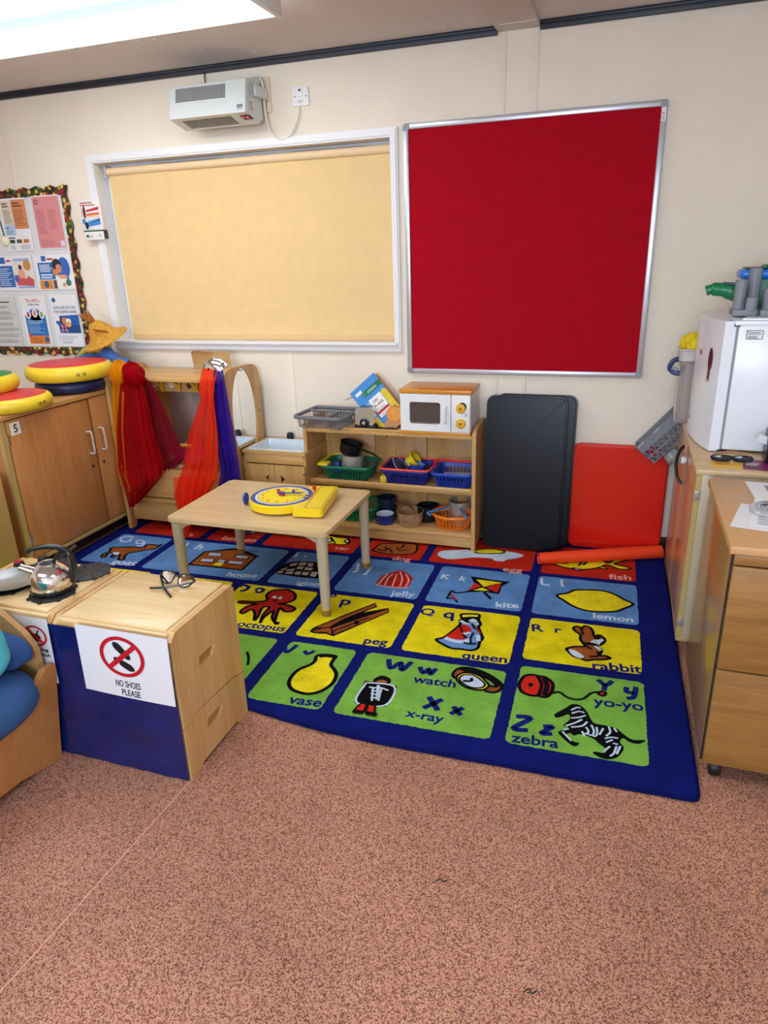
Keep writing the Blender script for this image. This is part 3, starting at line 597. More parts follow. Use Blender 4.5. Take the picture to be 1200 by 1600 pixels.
# ------------------------------------------------------------------ alphabet rug
MOT = {"lemon":[["o","y",0.014,[[-0.357,-0.237],[-0.311,-0.203],[-0.279,-0.164],[-0.216,-0.146],[-0.149,-0.141],[-0.096,-0.167],[-0.058,-0.207],[-0.02,-0.245],[-0.06,-0.296],[-0.096,-0.333],[-0.168,-0.354],[-0.227,-0.354],[-0.28,-0.326],[-0.321,-0.283]]]],"letters_L":[["s","w",0.012,[[-0.441,-0.07],[-0.433,-0.135],[-0.398,-0.136]]],["s","w",0.012,[[-0.347,-0.066],[-0.341,-0.124],[-0.33,-0.136]]],["t","w","lemon",[[-0.19,-0.416],[-0.022,-0.415]]]],"fish":[["o","y",0.012,[[-0.431,0.147],[-0.371,0.174],[-0.304,0.225],[-0.229,0.238],[-0.164,0.214],[-0.13,0.184],[-0.096,0.239],[-0.043,0.27],[-0.03,0.251],[-0.09,0.2],[-0.096,0.179],[-0.026,0.15],[-0.032,0.135],[-0.08,0.128],[-0.134,0.163],[-0.163,0.134],[-0.199,0.102],[-0.244,0.081],[-0.275,0.07],[-0.311,0.075],[-0.371,0.093]]],["s","k",0.012,[[-0.386,0.157],[-0.357,0.13],[-0.326,0.137]]],["s","k",0.012,[[-0.28,0.202],[-0.258,0.174],[-0.277,0.119]]],["s","k",0.012,[[-0.248,0.197],[-0.238,0.171],[-0.254,0.131]]],["f","k",0,[[-0.338,0.197],[-0.297,0.213],[-0.301,0.181],[-0.328,0.175]]],["q","w",0.008,[[-0.307,0.082],[-0.275,0.083],[-0.251,0.066],[-0.285,0.065]]],["o","y",0.008,[[-0.207,0.241],[-0.165,0.272],[-0.167,0.23]]],["o","y",0.008,[[-0.177,0.113],[-0.155,0.128],[-0.136,0.104]]]],"letters_F":[["t","r2","fish",[[-0.126,-0.0],[-0.02,0.008]]]],"kite":[["p","k",0,[[-0.785,-0.131],[-0.689,-0.143],[-0.586,-0.147],[-0.618,-0.204],[-0.619,-0.291],[-0.696,-0.281],[-0.781,-0.312],[-0.743,-0.227]]],["p","y",0,[[-0.751,-0.159],[-0.685,-0.161],[-0.623,-0.166],[-0.701,-0.232]]],["p","r",0,[[-0.751,-0.198],[-0.715,-0.228],[-0.765,-0.288]]],["p","r",0,[[-0.69,-0.237],[-0.623,-0.171],[-0.63,-0.279]]],["p","y",0,[[-0.746,-0.281],[-0.706,-0.244],[-0.669,-0.269],[-0.714,-0.276]]],["s","k",0.01,[[-0.774,-0.306],[-0.817,-0.328],[-0.841,-0.312],[-0.846,-0.365],[-0.846,-0.394],[-0.818,-0.386],[-0.791,-0.422]]],["s","r",0.01,[[-0.839,-0.349],[-0.821,-0.373],[-0.802,-0.397]]],["s","k",0.015,[[-0.691,-0.29],[-0.665,-0.327],[-0.648,-0.352]]]],"letters_K":[["t","w","K",[[-0.927,-0.188],[-0.881,-0.19]]],["t","w","k",[[-0.833,-0.186],[-0.798,-0.189]]],["t","w","kite",[[-0.616,-0.418],[-0.513,-0.405]]]],"egg":[["f","w",0,[[-1.007,0.093],[-0.992,0.144],[-0.921,0.17],[-0.865,0.193],[-0.833,0.187],[-0.747,0.22],[-0.642,0.216],[-0.578,0.198],[-0.56,0.179],[-0.588,0.14],[-0.635,0.111],[-0.653,0.085],[-0.696,0.083],[-0.722,0.105],[-0.809,0.097],[-0.87,0.069],[-0.925,0.047],[-0.972,0.054]]],["o","y",0.012,[[-0.83,0.176],[-0.792,0.215],[-0.727,0.231],[-0.668,0.215],[-0.675,0.186],[-0.738,0.165],[-0.797,0.157]]]],"letters_E":[["t","r2","egg",[[-0.64,-0.033],[-0.542,-0.03]]]],"dog":[["o","n",0.012,[[-1.361,0.106],[-1.346,0.159],[-1.286,0.179],[-1.219,0.196],[-1.155,0.198],[-1.134,0.149],[-1.13,0.092],[-1.156,0.057],[-1.213,0.04],[-1.274,0.033],[-1.325,0.046],[-1.364,0.066]]],["s","k",0.01,[[-1.248,0.132],[-1.213,0.091],[-1.18,0.119]]],["s","k",0.01,[[-1.214,0.18],[-1.22,0.119]]],["s","k",0.01,[[-1.315,0.117],[-1.277,0.096],[-1.249,0.054]]],["s","k",0.01,[[-1.344,0.08],[-1.301,0.07],[-1.295,0.101]]]],"letters_D":[["t","r2","dog",[[-1.227,-0.033],[-1.125,-0.031]]]],"jelly":[["p","r3",0,[[-1.226,-0.315],[-1.218,-0.225],[-1.173,-0.172],[-1.149,-0.144],[-1.106,-0.162],[-1.07,-0.203],[-1.057,-0.22],[-1.055,-0.326],[-1.122,-0.341],[-1.182,-0.338]]],["s","w2",0.01,[[-1.217,-0.334],[-1.182,-0.338],[-1.122,-0.341],[-1.055,-0.326]]],["s","w2",0.008,[[-1.205,-0.324],[-1.202,-0.256],[-1.195,-0.198]]],["s","w2",0.008,[[-1.173,-0.33],[-1.179,-0.25],[-1.17,-0.199]]],["s","w2",0.008,[[-1.133,-0.332],[-1.141,-0.268],[-1.15,-0.194]]],["s","w2",0.008,[[-1.097,-0.324],[-1.107,-0.246],[-1.143,-0.164]]],["s","w2",0.008,[[-1.068,-0.323],[-1.072,-0.252],[-1.107,-0.184]]]],"letters_J":[["t","w","J",[[-1.387,-0.202],[-1.355,-0.194]]],["t","w","j",[[-1.322,-0.217],[-1.296,-0.217]]],["t","w","jelly",[[-1.117,-0.425],[-0.999,-0.413]]]],"rabbit":[["o","n",0.012,[[-0.267,-0.523],[-0.251,-0.506],[-0.232,-0.518],[-0.222,-0.497],[-0.198,-0.506],[-0.186,-0.539],[-0.182,-0.57],[-0.158,-0.56],[-0.137,-0.594],[-0.153,-0.636],[-0.177,-0.652],[-0.163,-0.662],[-0.149,-0.679],[-0.155,-0.719],[-0.133,-0.716],[-0.116,-0.731],[-0.149,-0.749],[-0.18,-0.757],[-0.205,-0.77],[-0.229,-0.76],[-0.255,-0.751],[-0.275,-0.724],[-0.285,-0.7],[-0.255,-0.677],[-0.216,-0.665],[-0.221,-0.646],[-0.235,-0.612],[-0.237,-0.574],[-0.259,-0.55]]],["f","w",0,[[-0.276,-0.706],[-0.258,-0.703],[-0.234,-0.72],[-0.215,-0.744],[-0.229,-0.76],[-0.252,-0.75],[-0.269,-0.729]]],["f","w",0,[[-0.194,-0.626],[-0.181,-0.602],[-0.165,-0.601],[-0.15,-0.591],[-0.141,-0.599],[-0.154,-0.619],[-0.16,-0.639],[-0.18,-0.636]]],["f","k",0,[[-0.184,-0.571],[-0.155,-0.564],[-0.161,-0.593],[-0.178,-0.597]]],["s","k",0.01,[[-0.236,-0.523],[-0.225,-0.571]]],["s","k",0.01,[[-0.216,-0.659],[-0.189,-0.682]]],["s","k",0.01,[[-0.194,-0.739],[-0.161,-0.727],[-0.166,-0.695]]],["s","w",0.012,[[-0.177,-0.655],[-0.152,-0.683]]],["s","k",0.018,[[-0.217,-0.649],[-0.191,-0.642],[-0.17,-0.647]]],["s","k",0.008,[[-0.136,-0.72],[-0.123,-0.736]]]],"letters_R":[["t","b","R",[[-0.434,-0.594],[-0.384,-0.586]]],["t","b","r",[[-0.341,-0.582],[-0.313,-0.581]]],["t","b","rabbit",[[-0.18,-0.823],[0.002,-0.806]]]],"queen":[["o","l",0.014,[[-0.812,-0.763],[-0.785,-0.739],[-0.761,-0.682],[-0.74,-0.617],[-0.748,-0.577],[-0.737,-0.574],[-0.753,-0.526],[-0.715,-0.512],[-0.675,-0.51],[-0.67,-0.552],[-0.654,-0.591],[-0.658,-0.619],[-0.632,-0.685],[-0.626,-0.705],[-0.633,-0.741],[-0.632,-0.782],[-0.652,-0.808],[-0.697,-0.81],[-0.736,-0.813],[-0.776,-0.792]]],["f","r",0,[[-0.779,-0.733],[-0.756,-0.681],[-0.737,-0.631],[-0.719,-0.611],[-0.696,-0.628],[-0.683,-0.662],[-0.701,-0.703],[-0.692,-0.726],[-0.716,-0.738],[-0.752,-0.738]]],["s","w",0.022,[[-0.779,-0.74],[-0.733,-0.757],[-0.692,-0.75],[-0.68,-0.722]]],["s","w",0.016,[[-0.745,-0.583],[-0.721,-0.6],[-0.699,-0.6]]],["f","k",0,[[-0.742,-0.551],[-0.676,-0.534],[-0.672,-0.557],[-0.711,-0.571],[-0.699,-0.599],[-0.723,-0.589],[-0.737,-0.574]]],["s","y",0.018,[[-0.744,-0.544],[-0.711,-0.53],[-0.678,-0.524]]],["f","w",0,[[-0.709,-0.575],[-0.692,-0.554],[-0.673,-0.573],[-0.685,-0.587]]],["s","w",0.016,[[-0.68,-0.6],[-0.663,-0.593]]],["s","w",0.016,[[-0.71,-0.695],[-0.684,-0.675]]],["f","r3",0,[[-0.672,-0.622],[-0.648,-0.653],[-0.636,-0.679],[-0.658,-0.656]]],["s","w",0.016,[[-0.649,-0.69],[-0.637,-0.736]]],["s","k",0.008,[[-0.67,-0.673],[-0.674,-0.724],[-0.664,-0.764]]],["s","k",0.01,[[-0.713,-0.699],[-0.688,-0.728]]],["s","k",0.008,[[-0.736,-0.638],[-0.716,-0.684]]],["s","k",0.01,[[-0.69,-0.604],[-0.668,-0.644]]],["s","k",0.01,[[-0.696,-0.765],[-0.666,-0.768],[-0.643,-0.758]]]],"letters_Q":[["t","b","Q",[[-0.931,-0.571],[-0.867,-0.559]]],["t","b","q",[[-0.826,-0.574],[-0.778,-0.567]]],["t","b","queen",[[-0.682,-0.876],[-0.503,-0.865]]]],"watch":[["o","n",0.012,[[-0.691,-1.0],[-0.684,-0.959],[-0.661,-0.939],[-0.618,-0.937],[-0.571,-0.955],[-0.53,-0.982],[-0.502,-1.012],[-0.501,-1.048],[-0.521,-1.071],[-0.552,-1.07],[-0.56,-1.05],[-0.548,-1.033],[-0.517,-1.034],[-0.548,-0.996],[-0.6,-0.976],[-0.645,-0.968],[-0.661,-0.993],[-0.646,-1.017],[-0.672,-1.019]]],["f","k",0,[[-0.685,-0.954],[-0.656,-0.937],[-0.606,-0.939],[-0.554,-0.96],[-0.518,-0.993],[-0.501,-1.02],[-0.517,-1.03],[-0.553,-0.997],[-0.6,-0.976],[-0.651,-0.965]]],["o","y",0.01,[[-0.671,-1.024],[-0.667,-0.99],[-0.638,-0.972],[-0.594,-0.979],[-0.556,-1.017],[-0.546,-1.041],[-0.563,-1.067],[-0.598,-1.073],[-0.637,-1.061]]],["o","w",0.008,[[-0.661,-1.021],[-0.65,-0.992],[-0.614,-0.985],[-0.579,-1.009],[-0.56,-1.036],[-0.575,-1.059],[-0.61,-1.063],[-0.639,-1.048]]],["s","k",0.012,[[-0.645,-1.031],[-0.615,-1.023],[-0.618,-1.004]]]],"xray":[["p","k",0,[[-1.005,-1.12],[-0.877,-1.124],[-0.88,-1.256],[-0.999,-1.263]]],["p","x",0,[[-0.993,-1.132],[-0.888,-1.132],[-0.891,-1.247],[-0.987,-1.251]]],["f","k",0,[[-0.975,-1.103],[-0.953,-1.073],[-0.917,-1.083],[-0.907,-1.108],[-0.917,-1.135],[-0.944,-1.138],[-0.967,-1.125]]],["f","n",0,[[-0.96,-1.113],[-0.94,-1.099],[-0.921,-1.108],[-0.926,-1.126],[-0.95,-1.127]]],["s","w",0.008,[[-0.995,-1.133],[-0.886,-1.131],[-0.885,-1.249],[-0.993,-1.257],[-0.995,-1.133]]],["s","w",0.012,[[-0.946,-1.138],[-0.924,-1.225]]],["s","w",0.008,[[-0.976,-1.159],[-0.949,-1.157],[-0.929,-1.152],[-0.899,-1.162]]],["s","w",0.008,[[-0.961,-1.155],[-0.939,-1.238]]],["s","w",0.008,[[-0.928,-1.156],[-0.916,-1.232]]],["s","w",0.007,[[-0.961,-1.178],[-0.926,-1.178]]],["s","w",0.007,[[-0.957,-1.199],[-0.92,-1.198]]],["s","w",0.007,[[-0.95,-1.22],[-0.918,-1.219]]],["q","r",0.008,[[-0.97,-1.263],[-0.949,-1.263],[-0.946,-1.316],[-0.984,-1.313]]],["q","r",0.008,[[-0.943,-1.265],[-0.916,-1.266],[-0.906,-1.313],[-0.937,-1.313]]],["s","k",0.02,[[-0.985,-1.316],[-0.947,-1.314]]],["s","k",0.02,[[-0.936,-1.314],[-0.895,-1.315]]]],"letters_W":[["s","b",0.022,[[-0.961,-0.955],[-0.935,-1.015],[-0.907,-0.966],[-0.889,-1.018],[-0.867,-0.951]]],["s","b",0.02,[[-0.827,-0.977],[-0.803,-1.015],[-0.789,-0.982],[-0.775,-1.017],[-0.762,-0.972]]],["t","b","watch",[[-0.83,-1.084],[-0.665,-1.078]]],["s","b",0.022,[[-0.746,-1.157],[-0.695,-1.228]]],["s","b",0.022,[[-0.749,-1.228],[-0.694,-1.16]]],["s","b",0.02,[[-0.648,-1.191],[-0.612,-1.234]]],["s","b",0.02,[[-0.649,-1.236],[-0.612,-1.19]]],["t","b","x-ray",[[-0.802,-1.289],[-0.664,-1.292]]]],"yoyo":[["o","r",0.014,[[-0.439,-0.995],[-0.426,-0.939],[-0.398,-0.922],[-0.373,-0.925],[-0.348,-0.927],[-0.32,-0.96],[-0.319,-1.012],[-0.336,-1.051],[-0.365,-1.051],[-0.393,-1.055],[-0.424,-1.04]]],["s","k",0.014,[[-0.377,-0.931],[-0.358,-0.979],[-0.363,-1.045]]],["s","k",0.02,[[-0.354,-0.933],[-0.338,-0.983],[-0.344,-1.044]]],["f","k",0,[[-0.407,-0.992],[-0.399,-0.976],[-0.388,-0.987],[-0.396,-1.004]]],["s","k",0.01,[[-0.315,-1.024],[-0.292,-1.01],[-0.267,-1.032],[-0.239,-1.041],[-0.207,-1.029],[-0.181,-0.988],[-0.156,-0.973]]],["o","r3",0.01,[[-0.157,-0.985],[-0.143,-0.966],[-0.13,-0.975],[-0.141,-0.995]]]],"letters_Y":[["s","b",0.02,[[-0.16,-0.891],[-0.132,-0.92],[-0.107,-0.887]]],["s","b",0.02,[[-0.133,-0.915],[-0.137,-0.956]]],["s","b",0.02,[[-0.058,-0.913],[-0.058,-0.944],[-0.033,-0.945]]],["s","b",0.02,[[-0.025,-0.904],[-0.034,-0.97],[-0.059,-0.985]]],["t","b","yo-yo",[[-0.172,-1.055],[-0.002,-1.046]]],["s","b",0.022,[[-0.426,-1.19],[-0.376,-1.188],[-0.427,-1.257],[-0.378,-1.255]]],["s","b",0.02,[[-0.331,-1.221],[-0.3,-1.216],[-0.334,-1.258],[-0.298,-1.253]]],["t","b","zebra",[[-0.426,-1.328],[-0.273,-1.32]]]],"zebra":[["f","k",0,[[-0.3,-1.149],[-0.293,-1.135],[-0.263,-1.096],[-0.245,-1.071],[-0.22,-1.068],[-0.195,-1.094],[-0.176,-1.142],[-0.163,-1.16],[-0.128,-1.162],[-0.094,-1.168],[-0.076,-1.188],[-0.044,-1.214],[-0.003,-1.206],[-0.023,-1.23],[-0.052,-1.23],[-0.073,-1.215],[-0.083,-1.238],[-0.071,-1.265],[-0.09,-1.313],[-0.118,-1.333],[-0.142,-1.331],[-0.165,-1.317],[-0.159,-1.306],[-0.131,-1.305],[-0.126,-1.284],[-0.148,-1.263],[-0.169,-1.241],[-0.208,-1.231],[-0.228,-1.243],[-0.242,-1.233],[-0.254,-1.25],[-0.227,-1.274],[-0.21,-1.276],[-0.218,-1.295],[-0.235,-1.293],[-0.262,-1.266],[-0.28,-1.24],[-0.269,-1.225],[-0.249,-1.202],[-0.266,-1.199],[-0.247,-1.161],[-0.252,-1.132],[-0.274,-1.151],[-0.291,-1.162]]],["s","w",0.007,[[-0.245,-1.107],[-0.227,-1.086],[-0.214,-1.086]]],["s","w",0.007,[[-0.242,-1.125],[-0.218,-1.107],[-0.2,-1.11]]],["s","w",0.007,[[-0.243,-1.152],[-0.216,-1.141],[-0.195,-1.124]]],["s","w",0.007,[[-0.258,-1.2],[-0.232,-1.179],[-0.206,-1.151]]],["s","w",0.007,[[-0.24,-1.203],[-0.205,-1.187],[-0.189,-1.16]]],["s","w",0.007,[[-0.204,-1.216],[-0.194,-1.241]]],["s","w",0.007,[[-0.192,-1.191],[-0.183,-1.21],[-0.187,-1.225]]],["s","w",0.007,[[-0.175,-1.175],[-0.166,-1.205],[-0.169,-1.23]]],["s","w",0.007,[[-0.158,-1.182],[-0.155,-1.21],[-0.159,-1.232]]],["s","w",0.007,[[-0.136,-1.183],[-0.148,-1.222]]],["s","w",0.007,[[-0.119,-1.17],[-0.114,-1.199],[-0.127,-1.223]]],["s","w",0.007,[[-0.102,-1.174],[-0.093,-1.193]]],["s","w",0.007,[[-0.131,-1.238],[-0.11,-1.226],[-0.089,-1.226]]],["s","w",0.007,[[-0.127,-1.257],[-0.106,-1.238]]],["s","w",0.007,[[-0.114,-1.274],[-0.135,-1.306]]],["s","w",0.007,[[-0.094,-1.268],[-0.102,-1.304],[-0.114,-1.323]]],["s","w",0.007,[[-0.082,-1.265],[-0.094,-1.308]]],["s","w",0.007,[[-0.267,-1.239],[-0.235,-1.28]]],["s","w",0.007,[[-0.264,-1.231],[-0.247,-1.22]]],["s","w",0.007,[[-0.195,-1.231],[-0.16,-1.239]]],["s","w",0.007,[[-0.106,-1.259],[-0.09,-1.26]]]],"vase":[["o","y",0.016,[[-1.25,-1.004],[-1.216,-0.989],[-1.176,-0.989],[-1.175,-1.013],[-1.171,-1.053],[-1.143,-1.084],[-1.124,-1.118],[-1.12,-1.173],[-1.142,-1.226],[-1.175,-1.253],[-1.21,-1.256],[-1.253,-1.244],[-1.282,-1.209],[-1.29,-1.161],[-1.281,-1.114],[-1.252,-1.073],[-1.244,-1.044]]],["s","k",0.025,[[-1.241,-1.005],[-1.214,-0.993],[-1.178,-0.993]]]],"letters_V":[["s","b",0.02,[[-1.415,-0.961],[-1.384,-1.011],[-1.363,-0.948]]],["s","b",0.018,[[-1.316,-0.98],[-1.295,-1.002],[-1.275,-0.972]]],["t","b","vase",[[-1.236,-1.326],[-1.109,-1.317]]]],"peg":[["p","k",0,[[-1.359,-0.828],[-1.354,-0.796],[-1.259,-0.651],[-1.162,-0.513],[-1.141,-0.549],[-1.185,-0.614],[-1.087,-0.546],[-1.072,-0.586],[-1.243,-0.846],[-1.281,-0.832],[-1.31,-0.84],[-1.341,-0.841]]],["p","n",0,[[-1.349,-0.807],[-1.25,-0.655],[-1.16,-0.527],[-1.148,-0.548],[-1.216,-0.64],[-1.259,-0.703],[-1.292,-0.786]]],["p","n",0,[[-1.272,-0.782],[-1.086,-0.56],[-1.078,-0.585],[-1.245,-0.829]]],["p","n",0,[[-1.347,-0.828],[-1.304,-0.79],[-1.275,-0.788],[-1.255,-0.832],[-1.285,-0.821],[-1.326,-0.831]]],["s","k",0.008,[[-1.345,-0.8],[-1.277,-0.776],[-1.223,-0.694]]],["s","k",0.008,[[-1.257,-0.808],[-1.145,-0.654]]],["s","k",0.02,[[-1.192,-0.698],[-1.176,-0.726]]]],"letters_P":[["t","b","P",[[-1.393,-0.532],[-1.357,-0.528]]],["t","b","p",[[-1.319,-0.57],[-1.27,-0.563]]],["t","b","peg",[[-1.101,-0.867],[-1.0,-0.858]]]],"octopus":[["o","r3",0.014,[[-1.694,-0.569],[-1.694,-0.524],[-1.663,-0.498],[-1.615,-0.49],[-1.566,-0.523],[-1.545,-0.577],[-1.569,-0.618],[-1.599,-0.632],[-1.548,-0.635],[-1.505,-0.658],[-1.51,-0.686],[-1.541,-0.695],[-1.577,-0.67],[-1.542,-0.794],[-1.524,-0.795],[-1.528,-0.809],[-1.571,-0.762],[-1.594,-0.701],[-1.609,-0.771],[-1.601,-0.82],[-1.623,-0.749],[-1.628,-0.675],[-1.657,-0.689],[-1.639,-0.766],[-1.639,-0.805],[-1.666,-0.746],[-1.7,-0.714],[-1.719,-0.76],[-1.742,-0.738],[-1.73,-0.687],[-1.701,-0.658],[-1.779,-0.671],[-1.792,-0.652],[-1.717,-0.641],[-1.672,-0.615]]],["f","w",0,[[-1.661,-0.576],[-1.65,-0.562],[-1.634,-0.582],[-1.648,-0.59]]],["f","w",0,[[-1.629,-0.576],[-1.616,-0.565],[-1.606,-0.584],[-1.618,-0.592]]],["s","k",0.008,[[-1.644,-0.612],[-1.617,-0.609]]]],"letters_O":[["s","b",0.02,[[-1.871,-0.514],[-1.855,-0.494],[-1.821,-0.51],[-1.824,-0.545],[-1.843,-0.558]]],["s","b",0.018,[[-1.772,-0.536],[-1.766,-0.509],[-1.737,-0.516],[-1.739,-0.547],[-1.767,-0.546]]],["t","b","octopus",[[-1.695,-0.869],[-1.467,-0.861]]]],"goat":[["o","n",0.014,[[-2.831,-0.259],[-2.824,-0.238],[-2.71,-0.205],[-2.653,-0.205],[-2.655,-0.155],[-2.588,-0.152],[-2.575,-0.136],[-2.578,-0.199],[-2.609,-0.22],[-2.636,-0.245],[-2.684,-0.286],[-2.681,-0.328],[-2.657,-0.375],[-2.693,-0.372],[-2.714,-0.329],[-2.736,-0.323],[-2.732,-0.357],[-2.751,-0.355],[-2.771,-0.307],[-2.8,-0.314],[-2.784,-0.37],[-2.811,-0.364],[-2.821,-0.33],[-2.812,-0.292]]],["f","w",0,[[-2.782,-0.305],[-2.749,-0.292],[-2.731,-0.321],[-2.75,-0.326]]]],"letters_G":[["s","w",0.014,[[-2.804,-0.084],[-2.853,-0.074],[-2.872,-0.114],[-2.833,-0.15],[-2.791,-0.135],[-2.811,-0.108]]],["s","w",0.012,[[-2.714,-0.111],[-2.749,-0.112],[-2.742,-0.145],[-2.707,-0.155],[-2.703,-0.12],[-2.681,-0.174],[-2.711,-0.188]]],["t","w","goat",[[-2.7,-0.435],[-2.551,-0.422]]]],"house":[["q","n",0.014,[[-2.267,-0.343],[-2.273,-0.171],[-2.119,-0.102],[-1.958,-0.168],[-1.952,-0.337],[-2.11,-0.339]]],["s","k",0.016,[[-2.278,-0.176],[-2.197,-0.134],[-2.113,-0.097],[-1.943,-0.167]]],["q","w3",0.006,[[-2.237,-0.177],[-2.16,-0.171],[-2.154,-0.21],[-2.232,-0.215]]],["q","w3",0.006,[[-2.068,-0.172],[-1.994,-0.173],[-1.992,-0.207],[-2.064,-0.21]]],["q","w3",0.006,[[-2.236,-0.26],[-2.16,-0.253],[-2.153,-0.291],[-2.229,-0.297]]],["q","w3",0.006,[[-2.075,-0.252],[-1.985,-0.248],[-1.981,-0.283],[-2.066,-0.287]]],["q","w3",0.006,[[-2.137,-0.253],[-2.092,-0.251],[-2.085,-0.288],[-2.127,-0.29]]],["p","y",0,[[-2.128,-0.294],[-2.083,-0.291],[-2.081,-0.329],[-2.129,-0.33]]]],"letters_H":[["s","w",0.013,[[-2.463,-0.104],[-2.442,-0.165]]],["s","w",0.012,[[-2.455,-0.131],[-2.424,-0.114]]],["s","w",0.013,[[-2.436,-0.082],[-2.416,-0.146]]],["t","w","h",[[-2.358,-0.145],[-2.317,-0.145]]],["t","w","house",[[-1.999,-0.421],[-1.837,-0.402]]]],"igloo":[["f","k",0,[[-1.762,-0.327],[-1.77,-0.241],[-1.744,-0.185],[-1.687,-0.163],[-1.599,-0.159],[-1.54,-0.218],[-1.5,-0.264],[-1.48,-0.313],[-1.512,-0.336],[-1.613,-0.345],[-1.687,-0.34]]],["p","w4",0,[[-1.753,-0.277],[-1.729,-0.248],[-1.73,-0.272],[-1.75,-0.298]]],["p","w4",0,[[-1.734,-0.207],[-1.7,-0.183],[-1.697,-0.223],[-1.729,-0.235]]],["p","w4",0,[[-1.69,-0.18],[-1.654,-0.172],[-1.649,-0.208],[-1.684,-0.221]]],["p","w4",0,[[-1.645,-0.174],[-1.616,-0.174],[-1.605,-0.217],[-1.636,-0.213]]],["p","w4",0,[[-1.759,-0.311],[-1.728,-0.299],[-1.728,-0.33],[-1.754,-0.327]]],["p","w4",0,[[-1.723,-0.279],[-1.681,-0.26],[-1.682,-0.288],[-1.721,-0.297]]],["p","w4",0,[[-1.68,-0.236],[-1.644,-0.227],[-1.645,-0.259],[-1.675,-0.264]]],["p","w4",0,[[-1.634,-0.233],[-1.592,-0.231],[-1.593,-0.263],[-1.632,-0.265]]],["p","w4",0,[[-1.712,-0.31],[-1.67,-0.298],[-1.671,-0.329],[-1.71,-0.329]]],["p","w4",0,[[-1.664,-0.296],[-1.633,-0.286],[-1.629,-0.327],[-1.657,-0.328]]],["p","w4",0,[[-1.625,-0.287],[-1.59,-0.286],[-1.588,-0.324],[-1.619,-0.325]]],["p","w4",0,[[-1.583,-0.277],[-1.545,-0.275],[-1.542,-0.332],[-1.572,-0.328]]],["p","w4",0,[[-1.535,-0.273],[-1.507,-0.273],[-1.496,-0.31],[-1.525,-0.324]]]],"letters_I":[["s","w",0.012,[[-1.756,-0.058],[-1.747,-0.121]]],["s","w",0.01,[[-1.697,-0.088],[-1.69,-0.112]]],["t","w","igloo",[[-1.606,-0.425],[-1.487,-0.415]]]],"car":[["o","y",0.012,[[-1.728,0.154],[-1.691,0.172],[-1.693,0.214],[-1.628,0.195],[-1.562,0.193],[-1.537,0.163],[-1.528,0.121],[-1.568,0.095],[-1.62,0.1],[-1.675,0.078]]],["o","w",0.01,[[-1.668,0.141],[-1.66,0.167],[-1.635,0.14],[-1.639,0.114]]],["o","w",0.01,[[-1.56,0.149],[-1.551,0.174],[-1.532,0.15],[-1.537,0.124]]],["s","k",0.01,[[-1.661,0.188],[-1.6,0.105]]]],"car2":[["o","w",0.01,[[-1.881,0.159],[-1.878,0.18],[-1.857,0.15],[-1.861,0.133]]]],"letters_C":[["t","r2","car",[[-1.577,0.03],[-1.498,0.031]]]],"balloon":[["o","l",0.012,[[-2.204,0.131],[-2.223,0.183],[-2.11,0.194],[-2.108,0.158],[-2.139,0.119]]],["s","k",0.02,[[-2.303,0.117],[-2.279,0.128]]],["s","k",0.012,[[-2.275,0.119],[-2.259,0.106]]]],"letters_B":[["t","r2","balloon",[[-2.275,0.014],[-2.062,0.019]]]],"letters_A":[["t","r2","apple",[[-2.583,0.013],[-2.473,0.013]]]],"umbrella":[["s","k",0.012,[[-1.545,-1.049],[-1.516,-1.09],[-1.495,-1.137]]]]}
def pile(c):
    key = ('pile', c)
    if key in MC: return MC[key]
    m = bpy.data.materials.new('rug_pile'); m.use_nodes = True
    nt = m.node_tree; N = nt.nodes; L = nt.links; p = N['Principled BSDF']
    p.inputs['Roughness'].default_value = .95; p.inputs['Specular IOR Level'].default_value = .08
    tc = N.new('ShaderNodeTexCoord'); n = N.new('ShaderNodeTexNoise'); n.inputs['Scale'].default_value = 9; n.inputs['Detail'].default_value = 7; n.inputs['Roughness'].default_value = .65
    nf = N.new('ShaderNodeTexNoise'); nf.inputs['Scale'].default_value = 320; nf.inputs['Detail'].default_value = 2
    L.new(tc.outputs['Object'], n.inputs['Vector']); L.new(tc.outputs['Object'], nf.inputs['Vector'])
    ad = N.new('ShaderNodeMath'); ad.operation = 'MULTIPLY_ADD'; ad.inputs[1].default_value = .5; L.new(nf.outputs['Fac'], ad.inputs[0]); 
    hf_ = N.new('ShaderNodeMath'); hf_.operation = 'MULTIPLY'; hf_.inputs[1].default_value = .5; L.new(n.outputs['Fac'], hf_.inputs[0]); L.new(hf_.outputs[0], ad.inputs[2])
    r = N.new('ShaderNodeValToRGB'); k = lin(c)
    r.color_ramp.elements[0].position = .34; r.color_ramp.elements[0].color = tuple(x*.6 for x in k[:3])+(1,)
    r.color_ramp.elements[1].position = .6; r.color_ramp.elements[1].color = tuple(min(1, x*1.12) for x in k[:3])+(1,)
    L.new(ad.outputs[0], r.inputs[0]); L.new(r.outputs[0], p.inputs['Base Color'])
    b = N.new('ShaderNodeBump'); b.inputs['Strength'].default_value = .6; b.inputs['Distance'].default_value = .003; L.new(nf.outputs['Fac'], b.inputs['Height']); L.new(b.outputs[0], p.inputs['Normal'])
    MC[key] = m; return m
RC = dict(k='#0c0d12', b='#141f74', w='#c9dcf0', r='#cf2a1c', y='#f1e021', l='#6f9cd6', n='#9a5423', g='#8cc152', x='#08080a', r2='#e9a79c', r3='#b3261c', w2='#eeb0a4', w3='#b9c4dc', w4='#b8ada6')
RUG_Z = .012
rug = thing('alphabet_rug', 'blue-bordered alphabet rug with red, blue, yellow and green picture squares', 'rug', (0.15367, -.42428, 0), rz=.02152, world=False)
def front(u):
    d = max(0, -u-.75); return -1.44+.055*(d/.6)**2*(1 if d < .6 else 0)+(.055 if d >= .6 else 0)
E = []
xs = [-2.99+i*(3.125/90) for i in range(91)]
